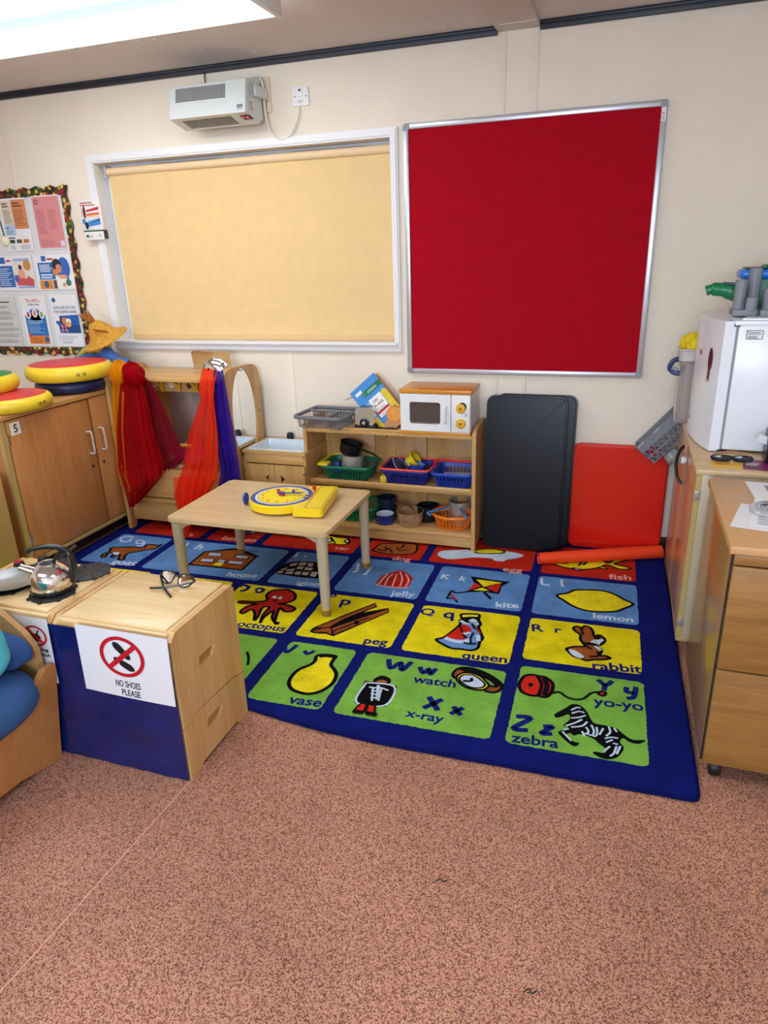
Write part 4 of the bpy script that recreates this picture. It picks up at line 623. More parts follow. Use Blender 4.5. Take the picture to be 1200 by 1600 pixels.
ft = [(x, front(x)+random.uniform(-.002, .002)) for x in xs]
ft[-1] = (.118, -1.44); ft.append((.13, -1.434)); ft.append((.135, -1.42))
pts = ft+[(.135+random.uniform(-.002, .002), -1.40+i*.06) for i in range(30)]+[(.135, .39), (-2.99, .39)]
def up_(u, v): # slight lift of the front edge near the middle
    return .016*math.exp(-((u+1.25)/.22)**2)*max(0, 1-abs(v-front(u))/.10)
b = B(pile('#0f196a'))
b.prism(pts, 0, RUG_Z, 'xy')
part('pile_field', b, rug, world=False)
b = B(pile('#0b1150'))
b.tube([(x, y-.001, .008) for x, y in ft+[(.1365, -1.38), (.1365, .39)]], .0065, 6)
part('bound_edge', b, rug, world=False)
RF = lambda u, v, k: (u, v, RUG_Z+.0012+.00035*k)
rows = [((-.005, .345), '#c02a18'), ((-.435, -.045), '#5f8fca'), ((-.875, -.478), '#e8d916'), ((-1.335, -.925), '#7db648')]
cols = [[(-2.86, -2.42), (-2.37, -2.06), (-2.01, -1.46), (-1.41, -1.08), (-1.035, -.5), (-.455, 0)],
        [(-2.90, -2.56), (-2.505, -1.81), (-1.765, -1.455), (-1.405, -.985), (-.945, -.5), (-.455, 0)],
        [(-2.90, -2.40), (-2.35, -1.92), (-1.87, -1.46), (-1.41, -.98), (-.935, -.495), (-.45, 0)],
        [(-2.90, -2.45), (-2.40, -1.95), (-1.90, -1.46), (-1.40, -1.105), (-1.055, -.495), (-.445, .003)]]
def fuzz(P, step=.012, amp=.0016):
    out = []; n = len(P)
    for i in range(n):
        a, c = Vector(P[i][:2]), Vector(P[(i+1) % n][:2]); m = max(1, int((c-a).length/step))
        for j in range(m):
            q = a.lerp(c, j/m); out.append((q.x+random.uniform(-amp, amp), q.y+random.uniform(-amp, amp)))
    return out
for (v0, v1), c in rows:
    pass
for ri, ((v0, v1), c) in enumerate(rows):
    for ci, (u0, u1) in enumerate(cols[ri]):
        if ci == 5 and ri == 2: v0 = -.815
        if ci == 5 and ri == 3: v1 = -.868
        P = rrect(u0, u1, v0, v1, .022, 3)
        b = B(pile(c)); P = fuzz(P)
        b.prism([(x, y) for x, y in P], RUG_Z, RUG_Z+.0012, 'xy')
        o = part('picture_square', b, rug, world=False)
        o['label'] = {0: 'red', 1: 'light blue', 2: 'yellow', 3: 'green'}[ri]+' picture square'
def motif(name, items):
    b = B(); k = 1
    for kind, c, w, P in items:
        P = [tuple(p) for p in P]
        b.use(pile(RC[c]))
        if kind == 't':
            (x0, y0), (x1, y1) = P; W = math.hypot(x1-x0, y1-y0)
            n = len(w)
            V, _ = glyphs(w, .025); gw = max(p.x for p in V)-min(p.x for p in V)
            b.text(RF, w, x0, y0, w=W, h=max(W/gw, .062 if n > 1 else .07), k=k, bold=.025, ang=math.atan2(y1-y0, x1-x0)); continue
        closed = kind != 's'
        S = smooth_pts([(p[0], p[1], 0) for p in P], closed, 5) if kind in 'fos' and len(P) > 2 else [Vector((p[0], p[1], 0)) for p in P]
        S = [(p.x, p.y) for p in S]
        if kind in 'fopq':
            if kind in 'pq': S = fuzz(S, .01, .001)
            b.face2(RF, S, k); k += 1
            if kind in 'oq': b.use(pile(RC['k'])).ribbon(RF, S, w, k, True); k += 1
        else:
            b.ribbon(RF, S, w, k); k += 1
    return part(name, b, rug, world=False)
for nm, items in MOT.items():
    if nm.startswith('letters'):
        for it in items: motif('lettering', [it])
        continue
    nm2 = {'xray': 'child_motif', 'yoyo': 'toy_motif', 'car2': 'car_motif'}.get(nm, nm+'_motif')
    o = motif(nm2, items)
    o['label'] = nm2.replace('_motif', '')+' picture woven into the rug'
# squares mostly hidden behind the play furniture, and first letters partly under it
for s, u, v in (('M', -2.86, -.56), ('m', -2.72, -.56), ('N', -2.32, -.56), ('n', -2.18, -.56), ('S', -2.86, -1.02), ('s', -2.72, -1.02), ('T', -2.35, -1.02), ('t', -2.22, -1.02), ('U', -1.86, -1.02), ('u', -1.74, -1.02)):
    b = B(pile(RC['b'])); b.text(RF, s, u, v, h=.085, k=1, bold=.03); part('lettering', b, rug, world=False)
for s, u, v in (('B', -2.35, .27), ('C', -1.99, .27), ('D', -1.39, .27), ('A', -2.84, .27)):
    b = B(pile('#d9a59a')); b.text(RF, s, u, v, h=.08, k=1, bold=.02); part('lettering', b, rug, world=False)

# ------------------------------------------------------------------ beech cupboard by the left wall
BE = ('#c98a50', '#b4753d'); m_beech = wood('#c58a55', '#b1743f', 'z'); m_beech_y = wood('#c9995f', '#b07f48', 'y'); m_edge = mat('#b79a5e', .45)
m_birch = wood('#e2c18d', '#c99f66', 'x'); m_birch_z = wood('#d9b57e', '#c1935a', 'z'); m_birch_y = wood('#dcb884', '#c49860', 'y'); m_metal = mat('#c9cacc', .25, .9)
m_maple = wood('#cfa66c', '#b58748', 'x', freq=20); m_maple_z = wood('#cba068', '#b08145', 'z', freq=20); m_maple_y = wood('#cba068', '#b08145', 'y', freq=20)
R0 = .0145     # top of the rug
t = thing('storage_cupboard', 'low beech cupboard with two doors and a number 5 label', 'cupboard', (-3.02, -.6, 0))
b = B(m_beech_y); b.box(-3.26, -2.782, -1.19, -.03, .842, .866, .002); part('top_panel', b, t)
b = B(m_beech); b.box(-3.25, -2.812, -1.184, -1.166, .09, .842); b.box(-3.25, -2.812, -.05, -.032, .09, .842); b.box(-3.25, -3.235, -1.166, -.05, .09, .842); b.box(-3.25, -2.812, -1.166, -.05, .09, .108)
b.use(m_edge).box(-2.812, -2.79, -1.186, -1.156, .09, .842); b.box(-2.812, -2.79, -1.156, -.03, .09, .112, .001); b.box(-2.812, -2.79, -.05, -.03, .09, .842); part('carcass', b, t)
for y0, y1, hy, ky in ((-1.148, -.590, -.632, -.632), (-.572, -.055, -.535, -.54)):
    b = B(m_beech); b.box(-2.808, -2.79, y0, y1, .118, .836, .0015); d = part('door', b, t)
    b = B(mat('#d8d8d6', .3, .3)); b.tube(smooth_pts([(-2.79, hy, .662), (-2.765, hy, .664), (-2.757, hy, .65), (-2.757, hy, .6), (-2.757, hy, .552), (-2.765, hy, .538), (-2.79, hy, .54)], False, 4), .0045, 8); part('handle', b, d)
    b = B(mat('#5b4334', .35, .6)); b.lathe([(.009, 0), (.009, .003), (.006, .004), (0, .004)], (-2.79, ky, .464), 14, axis='x'); part('lock', b, d)
for z in (.72, .2):
    b = B(m_metal); b.box(-2.79, -2.786, -1.156, -1.144, z, z+.05); part('hinge', b, t)
b = B(mat('#8a5a30', .5)); b.box(-2.80, -2.792, -.589, -.573, .118, .836); part('door_stile', b, t)
b = B(); F = XF(-2.7885, -1.130, .762, 1); b.rect(F, '#efeee8', 0, 0, .062, .062, 1); b.use(mat('#1a1a1a', .6)); b.text(F, '5', .02, .012, h=.055, k=2, bold=.02); part('number_label', b, t)
b = B(mat('#2b2724', .7)); b.box(-3.2, -2.88, -1.1, -.1, 0, .09); part('plinth', b, t)
# neighbouring low cupboard, mostly outside the frame
t = thing('low_cupboard', 'plain tan cupboard end cut off by the left edge of the picture', 'cupboard', (-3.0, -1.75, 0))
b = B(wood('#c9985a', '#b88448', 'z')); b.box(-3.26, -2.785, -2.05, -1.262, .06, .60, .002); part('carcass', b, t)
b = B(m_edge); b.box(-2.786, -2.776, -2.05, -1.255, .06, .60, .001); part('front_edge', b, t)
b = B(mat('#2b2724', .7)); b.box(-3.2, -2.83, -2.0, -1.3, 0, .06); part('plinth', b, t)
b = B(mat('#16171c', .8, bump=.4, bscale=60)); b.ball((-2.84, -1.38, .67), .085, .55, 1.0, .85); b.tube([(-2.84, -1.38, .73), (-2.83, -1.36, .80), (-2.83, -1.42, .80), (-2.84, -1.40, .73)], .006, 6); solo('black_bag', b, 'small black cloth bag on the low cupboard at the left edge', 'bag', (-2.84, -1.38, .60))
# round floor cushions
def cushion(c, r, h, top, side, under, label, tilt=(0, 0, 0), eye=True, eye_a=-50):
    t = thing('round_cushion', label, 'cushion', c, 'round padded cushions on the cupboard'); t.rotation_euler = tilt
    ORG.pop(t)
    b = B(mat(side, .42, var=.05, scale=20, bump=.1, bscale=40)); pr = []
    for i in range(13):
        a = -PI/2+PI*i/12; pr.append((r-.035+.035*math.cos(a), h/2+h/2*math.sin(a)))
    b.lathe([(0, .002)]+pr+[(0, h-.001)], (0, 0, 0), 48); part('side_band', b, t)
    b = B(mat(top, .4, var=.05, scale=10, bump=.1, bscale=30)); b.lathe([(r-.022, h-.004), (r-.03, h+.001), (r*.6, h+.006), (0, h+.008)], (0, 0, 0), 48); part('top_cover', b, t)
    if under:
        b = B(mat(under, .42)); b.lathe([(0, -.001), (r-.03, -.001), (r-.025, .004)], (0, 0, 0), 48); part('underside', b, t)
    if eye:
        for k in (0, 1):
            a = math.radians(eye_a+k*8); b = B(mat('#a8925a', .35, .7)); x, y = (r+.001)*math.cos(a), (r+.001)*math.sin(a)
            b.lathe([(.008, -.001), (.009, .002), (.005, .003), (.004, .0)], (0, 0, 0), 12, axis='x')
            bmesh.ops.rotate(b.bm, verts=b.bm.verts, matrix=Matrix.Rotation(a, 3, 'Z')); bmesh.ops.translate(b.bm, verts=b.bm.verts, vec=(x, y, h*.5)); part('eyelet', b, t)
    return t
cushion((-2.95, -.50, .867), .195, .07, '#1a2357', '#16204f', None, 'dark blue round cushion under the big red and yellow one', eye=False)
cushion((-2.95, -.50, .937), .232, .085, '#cf2b33', '#e8c92e', None, 'large red-topped yellow round cushion on the dark blue cushion', eye_a=-38)
cushion((-2.90, -1.0, .867), .205, .07, '#c92c33', '#e6c62c', None, 'red-topped yellow round cushion lower on the cupboard, left of the tall pair', eye_a=-2)
cushion((-3.09, -1.0, .942), .20, .085, '#17803c', '#e6c62c', None, 'green-topped yellow round cushion at the far left edge', eye=False, tilt=(0, 0, 0))
# scarecrow doll
t = thing('scarecrow_doll', 'scarecrow doll in a frayed straw hat and blue denim jacket behind the cushions', 'doll', (-3.0, -.2, .867))
b = B(mat('#3c62a8', .85, var=.12, scale=40, bump=.4, bscale=120))
b.tube(smooth_pts([(-3.06, -.17, .87), (-3.05, -.17, .93), (-3.02, -.17, .99), (-2.985, -.17, 1.04), (-2.97, -.17, 1.065)], False, 5), [.08]*5+[.078]*5+[.07]*5+[.055]*5+[.03], 16); part('jacket', b, t)
b = B(mat('#3f68b0', .85, var=.12, scale=40, bump=.4, bscale=120))
b.tube(smooth_pts([(-2.96, -.2, 1.03), (-2.90, -.22, 1.02), (-2.85, -.22, .985), (-2.79, -.2, .965)], False, 6), [.045]*6+[.042]*6+[.036]*6+[.034], 14)
b.tube(smooth_pts([(-3.02, -.2, 1.04), (-3.08, -.25, 1.0), (-3.10, -.3, .93)], False, 6), [.045]*6+[.038]*6+[.034], 14); part('sleeve', b, t)
b = B(mat('#d4b48c', .8)); b.ball((-2.765, -.2, .955), .035, 1.3, .9, .6); part('hand', b, t)
b = B(mat('#a6a23c', .85, var=.15, scale=50)); b.tube(smooth_pts([(-3.02, -.23, 1.05), (-2.98, -.245, 1.07), (-2.94, -.23, 1.055), (-2.95, -.16, 1.06), (-3.02, -.15, 1.06)], True, 5), .024, 10, True)
b.tube([(-3.0, -.25, 1.07), (-3.04, -.265, 1.05), (-3.08, -.27, 1.02)], [.02, .016, .012], 8); part('scarf', b, t)
b = B(mat('#d9b98c', .8)); b.ball((-2.975, -.17, 1.095), .055, 1, 1, 1.0); part('head', b, t)
b = B(mat('#d98a2c', .8)); 
for a in range(10): b.cyl((-3.01+.012*a-.03, -.222, 1.085), (-3.02+.012*a-.03, -.235, 1.05-.01*(a % 3)), .004, .002, 6)
part('yarn_hair', b, t)
b = B(mat('#c8922e', .8, var=.3, scale=90, bump=.8, bscale=130))
hatM = Matrix.Translation((-2.93, -.2, 1.128)) @ Matrix.Rotation(math.radians(-16), 4, 'Y') @ Matrix.Rotation(math.radians(24), 4, 'X')
b.M = hatM
b.lathe([(.150, -.020), (.148, -.012), (.125, -.004), (.10, .006), (.085, .022), (.064, .06), (.04, .092), (.025, .104), (.0, .106)], (0, 0, 0), 40, 1.0, .8)
b.lathe([(.150, -.020), (.125, -.012), (.09, -.002), (.065, .006)], (0, 0, 0), 40, 1.0, .8); part('straw_hat', b, t)
b = B(mat('#a8661c', .85)); b.M = hatM
for i in range(16):
    a = 2*PI*i/16; b.cyl((.014*math.cos(a)-.0, .014*math.sin(a), .11), (.03*math.cos(a)-.02, .03*math.sin(a), .155+.01*(i % 3)), .0035, .002, 5)
for i in range(8): b.cyl((.02+i*.011, -.05-.002*i, .06-.004*i), (.018+i*.012, -.062-.002*i, .085-.004*i), .004, .002, 5)
part('frayed_straw', b, t)

# ------------------------------------------------------------------ dressing-up stand
t = thing('dressing_up_stand', 'wooden dressing-up stand with coat hooks and a side mirror', 'coat stand', (-2.38, -.25, R0))
HX0, HX1, HY0, HY1 = -2.775, -2.0, -.445, -.055
def side(x0, x1, hole):
    P = [(HY0, R0), (HY0+.05, R0), (HY0+.06, .05), (HY1-.06, .05), (HY1-.05, R0), (HY1, R0), (HY1, .90)]
    P += [(HY1-.015, .945), (HY1-.05, .968), (HY1-.1, .978), (HY0+.08, .983), (HY0+.03, .972), (HY0, .93)]
    h = []
    if hole: h = [[(HY0+.195+.135*math.cos(-a*2*PI/32), .70+.27*math.sin(-a*2*PI/32)) for a in range(32)]]
    b = B(m_maple_z); b.prism(P, x0, x1, 'yz', holes=h, bev=.003); return b
part('side_panel', side(HX0, HX0+.022, False), t)
sp = part('side_panel', side(HX1-.022, HX1, True), t)
b = B(mat('#f2f5f5', .01, 1.0)); b.prism([(HY0+.195+.134*math.cos(a*2*PI/40), .70+.269*math.sin(a*2*PI/40)) for a in range(40)], HX1-.016, HX1-.006, 'yz'); part('oval_mirror', b, sp)
b = B(mat('#6b4a26', .4)); 
for y, z in ((HY0+.195, .958), (HY1-.035, .70), (HY0+.03, .72)): b.lathe([(.006, 0), (.005, .003), (0, .004)], (HX1, y, z), 10, axis='x')
part('screw', b, sp)
b = B(m_maple); b.box(HX0+.022, HX1-.022, HY0+.02, HY1, .912, .934, .003); part('top_shelf', b, t)
b = B(m_maple); b.box(HX0+.022, HX1-.022, -.30, -.282, .835, .905, .002); hr = part('hook_rail', b, t)
b = B(m_maple); b.box(HX0+.022, HX1-.022, HY1-.02, HY1-.002, .10, .912); part('back_panel', b, t)
b = B(mat('#bdb4ab', .18, .25)); b.box(-2.63, -2.30, HY1-.026, HY1-.02, .44, .83, .002); part('inner_mirror', b, t)
b = B(m_maple); b.prism([(HX0+.022, .235), (HX1-.022, .235), (HX1-.022, .41), (HX0+.022, .41)], HY0+.005, HY0+.022, 'xz', bev=.002); part('bin_front', b, t)
b = B(m_maple); b.box(HX0+.022, HX1-.022, HY0+.005, HY1-.02, .20, .222, .003); part('base_shelf', b, t)
b = B(m_maple); b.box(HX0+.03, HX1-.022, HY0+.03, HY0+.045, .07, .20, .002); part('kick_rail', b, t)
for x in (-2.50, -2.385, -2.27, -2.155, -2.6):
    b = B(mat('#d9a92c', .45))
    for sx in (-1, 1): b.tube([(x+.01, -.304, .84), (x+.01+sx*.006, -.318, .868), (x+.01+sx*.022, -.34, .90)], [.009, .008, .007], 8)
    b.tube([(x+.01, -.301, .90), (x+.01, -.306, .87), (x+.01, -.301, .836)], .010, 8, flat=.6); part('coat_hook', b, t)
    b = B(mat('#d9d3c8' if x not in (-2.27,) else '#5a2a1e', .5)); b.lathe([(.018, 0), (.018, .001), (0, .001)], (x-.045, -.3, .872), 18, axis='y'); part('hole_disc', b, hr)
b = B(mat('#6e1218', .8)); b.grid(lambda u, v: (-2.31+.085*u+.008*math.sin(v*5), -.10+.012*math.sin(u*9), .50+.33*v), 10, 10); solo('dark_red_cloth', b, 'dark red cloth hanging at the back of the dressing-up stand', 'cloth', (-2.27, -.1, .5))
# things in the stand's bin
t = thing('wicker_hat', 'pale woven sun hat in the bin of the dressing-up stand', 'hat', (-2.50, -.3, .30)); 
b = B(mat('#d6b277', .8, var=.35, scale=120, bump=.8, bscale=150)); b.M = Matrix.Translation((-2.50, -.31, .385)) @ Matrix.Rotation(.5, 4, 'X') @ Matrix.Rotation(-.25, 4, 'Y')
b.lathe([(.115, -.01), (.09, .004), (.07, .01), (.062, .05), (.045, .066), (0, .07)], (0, 0, 0), 32); part('straw_crown', b, t)
b = B(mat('#e9dcc0', .8, var=.2, scale=120)); b.M = Matrix.Translation((-2.50, -.31, .385)) @ Matrix.Rotation(.5, 4, 'X') @ Matrix.Rotation(-.25, 4, 'Y'); b.lathe([(.116, -.008), (.122, -.014), (.116, -.016), (.09, -.002)], (0, 0, 0), 32); part('brim_edge', b, t)
b = B(mat('#e8506a', .4)); b.tube(smooth_pts([(-2.47, -.33, .34), (-2.52, -.34, .42), (-2.50, -.34, .50), (-2.42, -.33, .53), (-2.35, -.32, .52)], False, 6), .006, 8)
b.use(mat('#e2b33a', .5)).tube([(-2.40, -.33, .527), (-2.33, -.32, .525)], .011, 8); b.tube([(-2.47, -.33, .35), (-2.455, -.33, .32)], .009, 8); solo('skipping_rope', b, 'pink skipping rope with yellow handles curving out of the stand bin', 'rope', (-2.45, -.33, .32))
b = B(mat('#c2407a', .8)); b.grid(lambda u, v: (-2.47+.2*u, -.25+.03*math.sin(u*11+v*4)-.12*v, .44+.10*math.sin(u*3.1)*(1-v)-.02*math.sin(u*17)), 16, 10); solo('pink_cloth', b, 'bright pink cloth bunched behind the wicker hat', 'cloth', (-2.38, -.28, .42))
# sheer scarves
def scarf(name, m, rows, n, label, folds=5, amp=.02, seed=1, knot=None):
    rr = random.Random(seed); ph = [rr.uniform(0, 6) for _ in range(3)]
    def fn(u, v):
        k = v*(len(rows)-1); i = min(int(k), len(rows)-2); f = k-i; f = f*f*(3-2*f)
        a, c = rows[i], rows[i+1]; xl = a[0]+(c[0]-a[0])*f; xr = a[1]+(c[1]-a[1])*f; y = a[2]+(c[2]-a[2])*f; z = a[3]+(c[3]-a[3])*f; zz = a[4]+(c[4]-a[4])*f
        am = amp*(.35+v*.9)
        return (xl+(xr-xl)*u+.25*am*math.sin(u*folds*9+ph[0]), y+am*math.sin(u*folds*2*PI+ph[1]+v*1.5)+am*.4*math.sin(u*folds*4.3*PI+ph[2]), z+(zz-z)*u+.006*math.sin(u*17+ph[2]))
    b = B(m); b.grid(fn, n, 36)
    t = thing(name, label, 'scarf', fn(.5, 1), 'sheer scarves on the dressing-up stand'); part('drape', b, t, smooth_ang=180)
    if knot:
        b = B(m); (cx, cy, cz), (ra, rb, rc) = knot
        nz = lambda u, v: 1+.28*noise.noise(Vector((math.cos(2*PI*u)*2.2, math.sin(2*PI*u)*2.2, v*2.5+seed)))+.06*math.sin(u*22*PI+v*6)
        b.grid(lambda u, v: (cx+nz(u, v)*ra*math.cos(2*PI*u)*math.sin(PI*v), cy+rb*math.sin(2*PI*u)*math.sin(PI*v)*nz(u, v), cz-rc*math.cos(PI*v)*nz(u, v)), 44, 20); part('bunched_top', b, t, smooth_ang=180)
    return t
Y = -.475
scarf('sheer_scarf', sheer('#f0a012', .28), [(-2.67, -2.60, Y, .98, .98), (-2.71, -2.62, Y, .85, .85), (-2.74, -2.66, Y, .66, .64), (-2.762, -2.68, Y, .45, .38), (-2.765, -2.60, Y-.01, .34, .22)], 40, 'sheer yellow-orange scarf hanging on the left of the dressing-up stand', 3, .014, 2, ((-2.635, Y+.01, .965), (.06, .045, .065)))
scarf('sheer_scarf', sheer('#b80c1a', .26), [(-2.60, -2.50, Y-.01, .99, .97), (-2.64, -2.47, Y-.01, .86, .86), (-2.69, -2.45, Y-.02, .66, .66), (-2.73, -2.41, Y-.02, .42, .46), (-2.70, -2.42, Y-.03, .27, .40), (-2.68, -2.60, Y-.03, .18, .24)], 60, 'dark red sheer scarf hanging to a point on the left of the stand', 5, .02, 3, ((-2.54, Y+.0, .955), (.065, .045, .065)))
scarf('sheer_scarf', sheer('#8c0e2a', .3), [(-2.52, -2.47, Y+.03, .93, .92), (-2.52, -2.42, Y+.04, .80, .80), (-2.55, -2.36, Y+.04, .62, .62), (-2.55, -2.31, Y+.03, .46, .48), (-2.5, -2.36, Y+.03, .38, .44)], 40, 'crimson sheer scarf trailing behind the dark red one', 4, .014, 4)
scarf('sheer_scarf', sheer('#ff4020', .26), [(-2.105, -2.02, Y+.02, 1.0, .985), (-2.11, -2.02, Y-.02, .93, .93), (-2.10, -2.03, Y-.03, .85, .85), (-2.20, -2.03, Y-.03, .66, .66), (-2.26, -2.05, Y-.03, .48, .48), (-2.34, -2.07, Y-.04, .30, .40), (-2.33, -2.17, Y-.04, .16, .26)], 60, 'bright orange-red sheer scarf draped over the right corner of the stand', 4, .018, 5)
scarf('sheer_scarf', sheer('#ff4628', .5), [(-2.34, -2.16, Y-.045, .40, .40), (-2.35, -2.17, Y-.045, .27, .27), (-2.33, -2.27, Y-.05, .12, .14), (-2.32, -2.30, Y-.05, .035, .04)], 30, 'thin orange scarf tail trailing to the rug from the stand corner', 3, .014, 6)
scarf('sheer_scarf', sheer('#3a1fa8', .25), [(-2.04, -1.985, Y+.01, .99, .985), (-2.05, -1.975, Y+.0, .90, .89), (-2.08, -1.965, Y-.005, .76, .76), (-2.07, -1.955, Y-.005, .6, .6), (-2.05, -1.95, Y-.005, .45, .45), (-2.10, -1.945, Y-.01, .30, .33)], 50, 'deep purple sheer scarf beside the orange-red one', 4, .016, 7)
# bubble mirror on the stand
t = thing('bubble_mirror', 'square tilted mirror panel with a domed centre on top of the stand', 'mirror', (-2.26, -.13, .935))
b = B(mat('#e8e8e8', .02, 1.0)); b.M = Matrix.Translation((-2.262, -.115, .936)) @ Matrix.Rotation(math.radians(7), 4, 'X')
b.prism(rrect(-.128, .128, 0, .108, .012), -.003, .003, 'xz', bev=.001); part('mirror_panel', b, t)
b = B(mat('#e8e8e8', .02, 1.0)); b.lathe([(.082, 0), (.078, .02), (.066, .04), (.045, .057), (.022, .066), (0, .069)], (-2.245, -.125, .936), 36, 1, .55); part('mirror_dome', b, t)

# ------------------------------------------------------------------ play sink unit
t = thing('play_sink', 'wooden play sink cabinet with white basin and triangle door cutouts', 'play kitchen', (-1.80, -.18, R0))
SX0, SX1, SY0, SY1 = -1.992, -1.605, -.345, -.03
for x in (SX0, SX1-.016):
    b = B(m_maple_z); b.prism([(SY0+.012, R0), (SY1, R0), (SY1, .51), (SY0+.03, .51), (SY0+.012, .49)], x, x+.016, 'yz', bev=.002); part('side_panel', b, t)
b = B(m_maple); b.prism([(SX0-.002, SY0+.004), (SX1+.002, SY0+.004), (SX1+.002, SY1), (SX0-.002, SY1)], .51, .526, 'xy', holes=[[(SX0+.03, SY0+.04), (SX0+.03, SY1-.05), (SX1-.03, SY1-.05), (SX1-.03, SY0+.04)]], bev=.002); part('worktop', b, t)
b = B(m_maple); b.box(SX0+.016, SX1-.016, SY0+.01, SY0+.024, .455, .508, .001); part('apron', b, t)
b = B(m_maple); b.box(SX0+.016, SX1-.016, SY0+.03, SY1, .06, .075); b.box(SX0+.016, SX1-.016, SY1-.01, SY1, .075, .51); b.box(SX0+.016, SX1-.016, SY0+.035, SY0+.045, R0, .06); part('carcass', b, t)
xm = (SX0+SX1)/2+.002
for x0, x1, sgn in ((SX0+.004, xm-.0015, 1), (xm+.0015, SX1-.004, -1)):
    cx = x1-.045 if sgn > 0 else x0+.045
    tri = [(cx-sgn*.013, .372), (cx+sgn*.01, .394), (cx+sgn*.01, .35)]
    if sgn < 0: tri = [(cx+.016, .372), (cx-.008, .396), (cx-.008, .348)]
    b = B(m_maple_z); b.prism([(x0, .08), (x1, .08), (x1, .45), (x0, .45)], SY0-.004, SY0+.009, 'xz', holes=[tri], bev=.001); d = part('door', b, t)
    b = B(m_d); xx = x0-.002 if sgn > 0 else x1-.012; b.box(xx, xx+.014, SY0-.006, SY0-.004, .405, .41); part('hinge', b, d)
b = B(mat('#d9e6ef', .3)); 
bx0, bx1, by0, by1 = SX0+.028, SX1-.028, SY0+.038, SY1-.048
b.prism(rrect(bx0-.008, bx1+.008, by0-.008, by1+.008, .012), .522, .530, 'xy', holes=[rrect(bx0+.006, bx1-.006, by0+.006, by1-.006, .012)[::-1]], bev=.001)
b.grid(lambda u, v: (bx0+.006+(bx1-bx0-.012)*u, by0+.006+(by1-by0-.012)*v, .43+.095*max(abs(2*u-1)**14, abs(2*v-1)**12)), 30, 30); part('basin', b, t)
for x in (-1.83, -1.72, -1.655):
    b = B(mat('#17181b', .4)); b.lathe([(.02, 0), (.022, .012), (.018, .034), (.01, .038), (0, .038)], (x, SY1-.022, .526), 16); part('tap_knob', b, t)
b = B(mat('#17181b', .4)); b.tube(smooth_pts([(-1.69, SY1-.022, .526), (-1.69, SY1-.022, .56), (-1.69, SY1-.06, .565), (-1.69, SY1-.085, .548)], False, 4), .011, 10); part('spout', b, t)
b = B(mat('#8c1f4a', .5)); b.box(-1.93, -1.84, -.22, -.17, .436, .475, .006); b.use(mat('#e8a8b8', .5)).box(-1.90, -1.87, -.2215, -.22, .445, .468); b.use(mat('#3a1226', .5)).box(-1.865, -1.842, -.222, -.2199, .44, .47); solo('maroon_packet', b, 'small maroon and pink packet lying in the play sink', 'packet', (-1.885, -.195, .436))

# ------------------------------------------------------------------ open shelf unit
t = thing('shelf_unit', 'low open wooden shelf unit with two shelves under the toy microwave', 'shelf', (-1.15, -.15, R0))
X0, X1, Y0, Y1 = -1.632, -.668, -.285, -.022
for x in (X0, X1-.02):
    b = B(m_maple_z); b.prism([(Y0+.0, R0), (Y0+.045, R0), (Y0+.05, .04), (Y1-.05, .04), (Y1-.045, R0), (Y1, R0), (Y1, .69), (Y1-.03, .70), (Y0+.05, .692), (Y0+.015, .68), (Y0, .66)], x, x+.02, 'yz', bev=.003); part('side_panel', b, t)
for z, nm in ((.635, 'top_board'), (.335, 'middle_shelf'), (.092, 'bottom_shelf')):
    b = B(m_maple); b.box(X0+.02, X1-.02, Y0+.004, Y1-.012, z, z+.018, .002); part(nm, b, t)
b = B(m_maple); b.box(X0+.14, X1-.13, Y0+.002, Y0+.018, .653, .668, .003); part('retaining_strip', b, t)
b = B(m_maple); b.box(X0+.02, X1-.02, Y0-.004, Y0+.012, .345, .372, .006); part('retaining_strip', b, t)
b = B(m_maple); b.box(X0+.02, X1-.02, Y0+.02, Y0+.034, .03, .092, .002); part('plinth_rail', b, t)
for i in range(3):
    w = (X1-X0-.04)/3; b = B(m_maple_z); b.box(X0+.02+w*i+.0015, X0+.02+w*(i+1)-.0015, Y1-.012, Y1-.002, .092, .653, .001); part('back_board', b, t)
# toy microwave
TZ = .6532
t = thing('toy_microwave', 'white wooden toy microwave with orange top and two yellow dials', 'toy microwave', (-.885, -.17, TZ))
mx0, mx1, my0, my1 = -1.068, -.698, -.283, -.065
m_org = wood('#d8932c', '#c57d1e', 'x', .3); m_wt = mat('#e6e8ea', .4)
b = B(m_org); b.box(mx0, mx1, my0-.004, my1, TZ+.001, TZ+.016, .002); part('bottom_board', b, t)
b = B(m_org); b.box(mx0-.004, mx1+.003, my0-.006, my1, TZ+.213, TZ+.233, .002); part('top_board', b, t)
b = B(m_wt); b.box(mx0+.002, mx0+.012, my0+.01, my1, TZ+.016, TZ+.213); b.box(mx1-.012, mx1-.002, my0+.01, my1, TZ+.016, TZ+.213); b.box(mx0+.012, mx1-.012, my1-.01, my1, TZ+.016, TZ+.213); b.box(-.805, -.797, my0+.01, my1-.01, TZ+.016, TZ+.213)
b.use(mat('#b8842c', .5)); b.box(-1.0, -.86, -.14, -.1, TZ+.017, TZ+.03); part('carcass', b, t)
b = B(m_wt); hole = rrect(-1.012, -.858, TZ+.062, TZ+.165, .012)[::-1]
b.prism([(mx0+.002, TZ+.018), (-.800, TZ+.018), (-.800, TZ+.211), (mx0+.002, TZ+.211)], my0-.004, my0+.008, 'xz', holes=[hole], bev=.001); d = part('door', b, t)
b = B(mat('#9a8c86', .04, trans=.75)); b.prism(rrect(-1.014, -.856, TZ+.060, TZ+.167, .012), my0+.0, my0+.004, 'xz'); part('window_pane', b, d)
